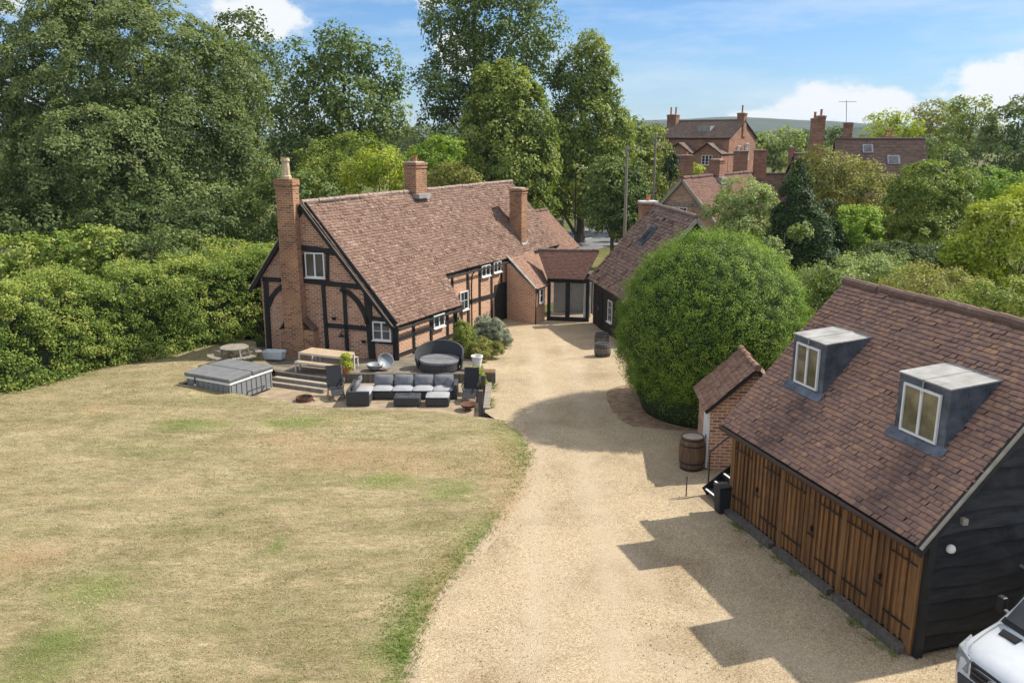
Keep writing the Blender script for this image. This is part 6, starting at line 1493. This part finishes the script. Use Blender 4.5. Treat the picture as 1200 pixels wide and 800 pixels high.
def barrel(label, loc, h=1.0, r=.33, group=None, mat=None):
    t = thing('barrel', label, 'barrel', loc, 0, group)
    pr = [(r * (1 + .16 * math.sin(PI * k / 10)), h * k / 10) for k in range(11)]
    mb = MB(); mb.lathe(pr + [(r * .93, h), (r * .92, h - .03)], (0, 0, 0), 24); mb.build('staves', mat or MT['barrel'], t, local=True, smooth=True)
    mb = MB(); mb.lathe([(r * .92, h - .03), (r * .9, h - .022), (.01, h - .02)], (0, 0, 0), 24); mb.build('head', MT['barrel_top'], t, local=True)
    for k in (.06, .24, .76, .94):
        rr = r * (1 + .16 * math.sin(PI * k)) + .006; mb = MB(); mb.lathe([(rr - .01, h * k - .025), (rr, h * k - .025), (rr, h * k + .025), (rr - .01, h * k + .025)], (0, 0, 0), 24); mb.build('hoop', MT['black_iron'], t, local=True)
    return t
barrel('old oak barrel with pale head before the little brick shed', (pb[0], pb[1] + .25, .0), 1.02, .33)
c = G(707, 418, -.2); barrel('dark half barrel planter against the boarded wing beside the round yew', (c[0] - .02, c[1] + .2, float(drive_z(*c[:2]))), .62, .34, mat=MT['sleeper'])
c = G(705, 404, -.3); barrel('second dark half barrel along the boarded wing wall, nearer the glazed link', (c[0] + .05, c[1] + .4, float(drive_z(*c[:2]))), .6, .32, mat=MT['sleeper'])
# steps to the loft door between shed and garage
sx0 = G(826, 580, 0)
stt = thing('outside_steps', 'black steel steps with white nosings rising between shed and garage', 'steps', (sx0[0], sx0[1], 0))
for i in range(6):
    a = sx0 + r_ * (.27 * i) + np.array([0, 0, .19 * (i + 1)]); b = a - g_ * 1.05
    mb = MB(); mb.beam(a + r_ * .14 - (0, 0, .02), b + r_ * .14 - (0, 0, .02), .28, .04); td = mb.build('tread', MT['rattan'], stt)
    mb = MB(); mb.beam(a + r_ * .015 + (0, 0, .004), b + r_ * .015 + (0, 0, .004), .05, .02); mb.build('nosing', MT['white_paint'], td)
    mb = MB(); mb.beam(a + r_ * .27 - (0, 0, -.08), b + r_ * .27 - (0, 0, -.08), .02, .17); mb.build('riser', MT['black_iron'], td)
for k, o in ((.03, 0), (-1.08, 1)):
    a = sx0 + g_ * k; mb = MB(); mb.beam(a + (0, 0, .10), a + r_ * 1.65 + (0, 0, 1.25), .035, .28); mb.build('stringer', MT['black_iron'], stt)
a = sx0 + g_ * .03; mb = MB(); mb.tube([a + r_ * .1, a + r_ * .1 + (0, 0, 1.25), a + r_ * 1.6 + (0, 0, 2.3)], .022, 6); mb.tube([a + r_ * .9 + (0, 0, .6), a + r_ * .9 + (0, 0, 1.8)], .02, 6); mb.build('handrail', MT['black_iron'], stt)
c = G(846, 602, 0); bn = thing('wheelie_bin', 'small black bin at the near foot of the outside steps', 'bin', (c[0] + .02, c[1] + .12, 0.01), .25)
mb = MB(); mb.hexa([(-.15, -.14, 0), (.15, -.14, 0), (.15, .14, 0), (-.15, .14, 0), (-.19, -.18, .70), (.19, -.18, .70), (.19, .18, .70), (-.19, .18, .70)]); mb.build('body', MT['mesh_fabric'], bn, local=True, bevel=.03)
mb = MB(); mb.box((0, 0, .705), .41, .40, .05); mb.build('lid', MT['black_iron'], bn, local=True, bevel=.02)
c = G(804, 581, 0); sp = thing('marker_post', 'thin dark stake standing alone in the gravel before the steps', 'post', (c[0], c[1], 0)); mb = MB(); mb.tube([(0, 0, -.05), (0, 0, .55)], .018, 6); mb.build('stake', MT['rust'], sp, local=True); mb = MB(); mb.tube([(0, 0, .54), (0, 0, .57)], .028, 6); mb.build('cap', MT['rust'], sp, local=True)

# ---------------------------------------------------------------- the van
fwd = vn(-r_ + np.array([0.03, -.0, 0])); vc = G(1141, 800, 1.0) + r_ * .38 - g_ * .05; vrz = math.atan2(fwd[1], fwd[0])
van = thing('van', 'white panel van parked beside the black boarded garage gable', 'van', (vc[0], vc[1], 0.02), vrz)
paint, nt_p, bp_ = new_mat('white_van_paint'); bp_.inputs['Base Color'].default_value = (.58, .61, .64, 1); bp_.inputs['Roughness'].default_value = .28; bp_.inputs['Coat Weight'].default_value = .5; bp_.inputs['Coat Roughness'].default_value = .08
nt_p.links.new(ramp(nt_p, noise(nt_p, 3, 5, .6, objco(nt_p)), [(.3, (.54, .57, .60)), (.7, (.63, .66, .69))]), bp_.inputs['Base Color'])
MT['lamp_glass'] = plain('headlight_glass', (.25, .27, .28), .08, .35, 14, 0, spec=.8)
gplast = plain('grey_bumper_plastic', (.045, .047, .052), .6, .2, 5, .2, 80)
secs = [(-.02, .40, .93, .72, .62), (-.10, .36, 1.04, .86, .78), (-.28, .34, 1.13, .94, .85), (-.62, .33, 1.24, .97, .88), (-.98, .33, 1.36, .985, .90), (-1.22, .33, 1.62, .985, .87), (-1.75, .33, 2.26, .985, .80), (-2.05, .33, 2.44, .985, .76), (-2.5, .33, 2.50, .985, .78), (-5.6, .33, 2.50, .985, .80), (-5.75, .35, 2.44, .96, .76)]
mb = MB(); n = 0
for (x, zb, zt_, hb_, ht_) in secs:
    zs = min(zt_ - .05, 1.05 if x > -1 else 1.3); prof = [(hb_ * .95, zb), (hb_, zb + .12), (hb_, zs * .75 + zb * .25), (hb_ * .985, zs), ((hb_ + ht_) / 2 if zt_ > 1.5 else ht_ + .05, (zs + zt_) / 2 if zt_ > 1.5 else zt_ - .05), (ht_, zt_ - .02), (ht_ * .6, zt_ + .012), (0, zt_ + .02)]
    full = [(-y, z) for y, z in prof] + [(y, z) for y, z in prof[-2::-1]]
    n = len(full); mb.v += [(x, y, z) for y, z in full]
for i in range(len(secs) - 1):
    for k in range(n):
        k2 = (k + 1) % n; mb.f.append((i * n + k, (i + 1) * n + k, (i + 1) * n + k2, i * n + k2))
mb.f.append(tuple(range(n))); mb.f.append(tuple(reversed(range((len(secs) - 1) * n, len(secs) * n))))
mb.build('body', paint, van, local=True, smooth=True, bevel=0)
van.children[0].data.set_sharp_from_angle(angle=math.radians(38))
def vpatch(name, P, mat, th=.012, parent=van):
    P = [np.array(p, float) for p in P]; nr = vn(np.cross(P[1] - P[0], P[2] - P[0])); m = MB(); m.prism(P, nr * th); return m.build(name, mat, parent, local=True)
ws = MT['glass']
vpatch('windscreen', [(-1.02, .82, 1.425), (-1.02, -.82, 1.425), (-1.70, -.74, 2.22), (-1.70, .74, 2.22)][::-1], ws, .035)
vpatch('cowl', [(-.95, .86, 1.365), (-.95, -.86, 1.365), (-1.04, -.86, 1.44), (-1.04, .86, 1.44)][::-1], MT['black_iron'], .02)
for s in (-1, 1):
    mb = MB(); mb.tube([(-1.0, s * .1 + .2, 1.46), (-1.15, s * .1 + .55, 1.66), (-1.2, s * .1 + .75, 1.70)], .012, 5); mb.build('wiper', MT['black_iron'], van, local=True)
    vz = lambda x, y: 1.24 + (-.62 - x) / .36 * .12 - .05 * (abs(y) / .9) ** 2 + .042
    vp = [(-.72, s * .34), (-.72, s * .68), (-.86, s * .72), (-.86, s * .34)]
    mb = MB(); q_ = [(x, y, vz(x, y) - .04) for x, y in vp] + [(x, y, vz(x, y) + .004) for x, y in vp]; mb.hexa(q_ if s > 0 else [q_[i] for i in (1, 0, 3, 2, 5, 4, 7, 6)]); vg = mb.build('bonnet_vent', MT['black_iron'], van, local=True)
    mb = MB()
    for k in range(4): x = -.74 - .032 * k; mb.beam((x, s * .36, vz(x, .36) + .008), (x, s * .68, vz(x, .68) + .008), .012, .012)
    mb.build('slat', gplast, vg, local=True)
    mb = MB(); hp = [(.015, s * .54, .74), (-.07, s * .86, .76), (-.36, s * .985, .86), (-.30, s * .60, .80), (-.02, s * .54, 1.0), (-.105, s * .875, 1.075), (-.46, s * .975, 1.16), (-.30, s * .60, 1.02)]
    mb.hexa(hp if s > 0 else [hp[i] for i in (1, 0, 3, 2, 5, 4, 7, 6)]); hl_ = mb.build('headlight', MT['lamp_glass'], van, local=True, bevel=.012)
    mb = MB(); mb.lathe([(.07, 0), (.075, .02), (.05, .03), (.01, .03)], (-.075, s * .78, .90), 14, np.array(Matrix.Rotation(PI / 2, 3, 'Y') @ Matrix.Rotation(s * .35, 3, 'X'))); mb.build('lamp', MT['steel'], hl_, local=True)
    mb = MB(); mb.beam((-1.22, s * .95, 1.38), (-1.22, s * 1.12, 1.42), .10, .10); mb.hexa([(-1.15, s * 1.04, 1.36), (-1.15, s * 1.2, 1.36), (-1.29, s * 1.2, 1.36), (-1.29, s * 1.04, 1.36), (-1.15, s * 1.05, 1.66), (-1.15, s * 1.19, 1.66), (-1.27, s * 1.19, 1.66), (-1.27, s * 1.05, 1.66)]); mb.build('mirror', MT['black_iron'], van, local=True, bevel=.02)
    sw_ = [(-1.25, s * .99, 1.32), (-1.95, s * .99, 1.32), (-1.95, s * .93, 2.0), (-1.62, s * .93, 2.0)]; vpatch('side_window', sw_ if s > 0 else sw_[::-1], ws, .01 * 1)
    for x in (-.85, -4.6):
        ax = np.array(Matrix.Rotation(PI / 2, 3, 'X')); mb = MB(); mb.lathe([(.20, -.11), (.33, -.11), (.345, -.08), (.345, .08), (.33, .11), (.20, .11)], (x, s * .88, .345), 24, ax); wh = mb.build('wheel', MT['mesh_fabric'], van, local=True, smooth=True)
        mb = MB(); mb.lathe([(.20, -.118), (.17, -.06), (.06, -.09), (.06, .09), (.17, .06), (.20, .118)], (x, s * .88, .345), 20, ax); mb.build('rim', MT['steel'], wh, local=True)
mb = MB(); mb.hexa([(-.0, -.70, .40), (-.0, .70, .40), (-.45, .97, .40), (-.45, -.97, .40), (.03, -.72, .66), (.03, .72, .66), (-.45, .995, .70), (-.45, -.995, .70)]); mb.build('bumper', gplast, van, local=True, bevel=.04)
mb = MB(); mb.hexa([(-.05, -.50, .68), (-.05, .50, .68), (-.1, .52, .68), (-.1, -.52, .68), (.005, -.50, .70), (.005, .50, .70), (-.05, .53, 1.01), (-.05, -.53, 1.01)])
mb = MB(); mb.hexa([(.0, -.48, .70), (.0, .48, .70), (-.12, .48, .70), (-.12, -.48, .70), (-.025, -.52, .99), (-.025, .52, .99), (-.14, .52, 1.0), (-.14, -.52, 1.0)]); gr_ = mb.build('grille', MT['black_iron'], van, local=True, bevel=.01)
mb = MB()
for k in range(3): mb.beam((.012 - .007 * k, -.47, .755 + .085 * k), (.012 - .007 * k, .47, .755 + .085 * k), .012, .03)
mb.build('slat', gplast, gr_, local=True)
mb = MB(); R0 = .095; ring_ = [(.035, R0 * math.cos(a), .86 + R0 * math.sin(a)) for a in np.linspace(0, 2 * PI, 21)]; mb.tube(ring_, .012, 6, False)
for k in range(3): a = PI / 2 + k * 2 * PI / 3; mb.tube([(.035, 0, .86), (.035, R0 * math.cos(a), .86 + R0 * math.sin(a))], [.018, .005], 5)
mb.build('emblem', MT['steel'], gr_, local=True)
mb = MB(); mb.tube([(-.55, -.986, .8), (-5.6, -.99, .8)], .02, 5); mb.tube([(-.55, .986, .8), (-5.6, .99, .8)], .02, 5); mb.build('rub_strip', gplast, van, local=True)
mb = MB(); mb.tube([(-.93, -.84, 1.362), (-.60, -.82, 1.25), (-.27, -.76, 1.142), (-.12, -.62, 1.075)], .008, 5); mb.build('bonnet_seam', MT['steel'], van, local=True)
mb = MB(); mb.tube([(-.93, .84, 1.362), (-.60, .82, 1.25), (-.27, .76, 1.142), (-.12, .62, 1.075)], .008, 5); mb.build('bonnet_seam', MT['steel'], van, local=True)

# ---------------------------------------------------------------- poles, wires, road furniture
def pole(label, px, ptop, Y, rad=.14):
    b = D(px, 300, Y); t = thing('telegraph_pole', label, 'pole', (b[0], b[1], -.75), 0, 'telegraph poles'); z = HT(Y, ptop)
    mb = MB(); mb.tube([(b[0], b[1], -.8), (b[0], b[1], z)], [rad, rad * .7], 10); mb.build('shaft', MT['pole'], t)
    mb = MB(); mb.beam((b[0] - .25, b[1], z - .3), (b[0] + .25, b[1], z - .3), .08, .08); mb.tube([(b[0], b[1] - .12, z - .5), (b[0], b[1] - .12, z - .75)], .08, 8); mb.build('bracket', MT['steel'], t)
    return np.array([b[0], b[1], z - .3])
t1 = pole('nearer telegraph pole rising above the boarded wing chimney', 731, 170, 64)
t2 = pole('farther slimmer telegraph pole left of the tall brick house', 763, 157, 84)
t3 = pole('telegraph pole at the right edge in front of the dark skyline trees', 1188, 175, 74)
def wire(label, a, b, sag):
    mb = MB(); mb.tube([a + (b - a) * k + np.array([0, 0, -4 * sag * k * (1 - k)]) for k in np.linspace(0, 1, 13)], .016, 4, False); o = mb.build('overhead_wire', MT['black_iron']); tag(o, label, 'wire', 'overhead wires')
wire('wire from the nearer telegraph pole to the timbered gable beyond', t1, np.array([*G(800, 212, 6.6)[:2], 6.5]), .6)
wire('wire between the two telegraph poles on the left', t1 + (0.1, 0, 0), t2, .5)
wire('upper wire running left from the right-hand telegraph pole over the shrubs', t3, D(1040, 205, 80), .6)
wire('lower wire running left from the right-hand telegraph pole', t3 - (0, 0, .5), D(1042, 212, 79), .6)
lb_ = D(674, 260, 80); ls = thing('street_lamp', 'grey street lamp arm showing against the dark lime tree', 'street lamp', (lb_[0], lb_[1], -.7)); zt_ = HT(80, 197)
mb = MB(); mb.tube([(lb_[0], lb_[1], -.75), (lb_[0], lb_[1], zt_ - .3), (lb_[0] + .3, lb_[1] - .3, zt_)], [.08, .05, .04], 8); mb.build('post', MT['black_iron'], ls); mb = MB(); mb.beam((lb_[0] + .3, lb_[1] - .3, zt_), (lb_[0] + 1.0, lb_[1] - .6, zt_ + .06), .22, .12); mb.build('lamp_head', MT['plastic_white'], ls, bevel=.03)
a, d, nn = ROAD; n3 = np.array([nn[0], nn[1], 0]); a3 = np.array([a[0], a[1], -.62]); d3 = np.array([d[0], d[1], 0])
rl = thing('railing', 'dark iron railing along the far side of the road', 'railing', a3 + n3 * 5.3)
f0, f1 = a3 + n3 * 5.4 - d3 * 9, a3 + n3 * 5.4 + d3 * 7
mb = MB()
for z in (.25, 1.05): mb.tube([f0 + (0, 0, z), f1 + (0, 0, z)], .025, 5)
mb.build('rail', MT['black_iron'], rl)
mb = MB()
for k in np.linspace(0, 1, 64): mb.tube([f0 + (f1 - f0) * k + (0, 0, .0), f0 + (f1 - f0) * k + (0, 0, 1.2)], .014, 4)
mb.build('bars', MT['black_iron'], rl)
for i, (px, lab) in enumerate(((672, 'pale stone gate pillar across the road, left one'), (681, 'grey stone gate pillar across the road, right one'))):
    p = G(px, 275, -.62); k = (p - a3) @ d3; p = a3 + n3 * 5.0 + d3 * (k + i * .2)
    gp = thing('gate_pillar', lab, 'pillar', p, 0, 'gate pillars across the road'); mb = MB(); mb.box(p, .45, .45, 1.35, .7); mb.build('shaft', MT['mortar'] if i == 0 else MT['stone'], gp); mb = MB(); mb.box(p + (0, 0, 1.352), .56, .56, .12, .7); mb.build('cap', MT['stone'], gp)

# ---------------------------------------------------------------- short grass and stray stones
def value_noise(x, y, cell, seed):
    r = np.random.default_rng(seed); g = r.uniform(0, 1, (256, 256)); u, v = x / cell, y / cell
    i, j = np.floor(u).astype(int), np.floor(v).astype(int); fu, fv = u - i, v - j; fu = fu * fu * (3 - 2 * fu); fv = fv * fv * (3 - 2 * fv)
    q = lambda a, b: g[(i + a) % 256, (j + b) % 256]
    return (q(0, 0) * (1 - fu) + q(1, 0) * fu) * (1 - fv) + (q(0, 1) * (1 - fu) + q(1, 1) * fu) * fv
def grass_blades():
    r = np.random.default_rng(400)
    N = 620000; y = 9.5 + 28 * r.uniform(0, 1, N) ** 1.5; x = r.uniform(-1, 1, N) * (y * .68 + 1); p = np.stack([x, y], 1)
    k = in_poly(p, LAWN); p = p[k]; dE = poly_dist(p, [(-1.2, 4)] + edge_r)
    fine = .5 * value_noise(p[:, 0], p[:, 1], .16, 1) + .5 * value_noise(p[:, 0], p[:, 1] * .8, .45, 2); mid = value_noise(p[:, 0], p[:, 1], 1.3, 3); wide = value_noise(p[:, 0], p[:, 1], 4.0, 4)
    k = (r.uniform(size=len(p)) < np.clip(dE / .45, .06, 1)) & (r.uniform(size=len(p)) < .25 + 1.0 * fine); p, dE, fine, mid, wide = p[k], dE[k], fine[k], mid[k], wide[k]
    edge = np.clip(1.25 - dE / 1.1, 0, 1) * gY(p[:, 1]) * np.clip(.4 + dE / .4, 0, 1) * np.clip(mid * 1.8, .2, 1)
    h = r.uniform(.012, .028, len(p)) * (1 + 1.6 * edge)
    lz = np.array([float(lawn_z(a, b)) for a, b in p]) - .004 - np.clip((.35 - dE) / .35, 0, 1) * .05 - .03 * np.clip((1.4 - dE) / 1.4, 0, 1) * (dE > .35)
    tone = np.clip(.16 + .55 * (fine - .35) + .5 * (mid - .38) + .5 * (wide - .45) + r.normal(0, .12, len(p)) + .8 * edge, 0, 1)
    # weeds along the walls
    W = []
    def weeds(q0, q1, n, off):
        for _ in range(n):
            c = np.array(q0[:2]) + (np.array(q1[:2]) - np.array(q0[:2])) * r.uniform() + r.normal(0, off, 2); m = r.integers(8, 34)
            W.append(np.stack([c[0] + r.normal(0, .05, m), c[1] + r.normal(0, .05, m)], 1))
    weeds(GP(TF, DW - .33, 0), GP(TN, DW - .33, 0), 26, .05); weeds((-.75, 28.6), (-.75, 32), 12, .04); weeds(SP(0, -.1, 0), SP(2, -.1, 0), 6, .05); weeds((-1.2, 35.5), (-.2, 40.5), 14, .1)
    wp_ = np.concatenate(W); m2 = len(wp_); p = np.concatenate([p, wp_]); h = np.concatenate([h, r.uniform(.03, .11, m2)]); lz = np.concatenate([lz, np.array([float(drive_z(a, b)) for a, b in wp_])]); tone = np.concatenate([tone, r.uniform(.6, 1, m2)])
    m = len(p); a = r.uniform(0, 2 * PI, m); wv = (r.uniform(.006, .014, m) * (p[:, 1] / 18) ** .7)[:, None]
    B = np.stack([p[:, 0], p[:, 1], lz], 1); s = np.stack([np.cos(a), np.sin(a), 0 * a], 1) * wv; ln = np.stack([r.normal(0, 1.5, m), r.normal(0, 1.5, m), np.ones(m)], 1); T = B + ln * h[:, None]
    V = np.stack([B - s, B + s, T + s * .3, T - s * .3], 1).reshape(-1, 3); F = np.arange(4 * m).reshape(-1, 4)
    uv = np.repeat(np.stack([tone, tone], 1), 4, 0)
    g = leaf_mat('dry_grass_blade', (.50, .41, .255), (.285, .24, .125), (.135, .19, .042), .2, .8)
    o = fast_mesh('grass', V, F, g, None, uv); tag(o, kind='stuff')
grass_blades()
def stray_stones():
    r = np.random.default_rng(500); N = 26000; y = 9.5 + 20 * r.uniform(0, 1, N) ** 1.4; x = r.uniform(-6, 14, N); p = np.stack([x, y], 1)
    dE = poly_dist(p, [(-1.2, 4)] + edge_r); k = in_poly(p, DRIVE) | (dE < .35 * r.uniform(0, 1, N)); p = p[k]; m = len(p)
    s = r.uniform(.006, .017, m) * r.choice([1, 1, 1, 1.7], m); z = np.array([max(float(drive_z(a, b)), 0) for a, b in p]) + .008
    base = np.array([(1, 0, 0), (-.5, .87, 0), (-.5, -.87, 0), (.1, .05, .75)]); a = r.uniform(0, 2 * PI, m); c_, s_ = np.cos(a), np.sin(a)
    V = np.zeros((m, 4, 3)); 
    for i, q in enumerate(base): V[:, i, 0] = p[:, 0] + s * (q[0] * c_ - q[1] * s_); V[:, i, 1] = p[:, 1] + s * (q[0] * s_ + q[1] * c_); V[:, i, 2] = z + s * q[2] * r.uniform(.5, 1.2, m)
    b = np.arange(m)[:, None] * 4; F = np.concatenate([b + np.array([0, 1, 3]), b + np.array([1, 2, 3]), b + np.array([2, 0, 3])], 1).reshape(-1, 3)
    o = fast_mesh('gravel_stones', V.reshape(-1, 3), F, MT['gravel']); tag(o, kind='stuff')
stray_stones()

# ---------------------------------------------------------------- the air
def haze():
    mb = MB(); mb.box((0, 2400, -4), 9200, 5000, 134); o = mb.build('haze', CORE); tag(o, kind='stuff')
    m = bpy.data.materials.new('summer_haze'); m.use_nodes = True; nt = m.node_tree
    for n in list(nt.nodes): nt.nodes.remove(n)
    out = nt.nodes.new('ShaderNodeOutputMaterial'); v = nt.nodes.new('ShaderNodeVolumePrincipled')
    v.inputs['Color'].default_value = (.80, .90, 1.0, 1); v.inputs['Density'].default_value = HAZE; v.inputs['Anisotropy'].default_value = .2
    nt.links.new(v.outputs[0], out.inputs['Volume']); o.data.materials.clear(); o.data.materials.append(m)
HAZE = .00011
haze()
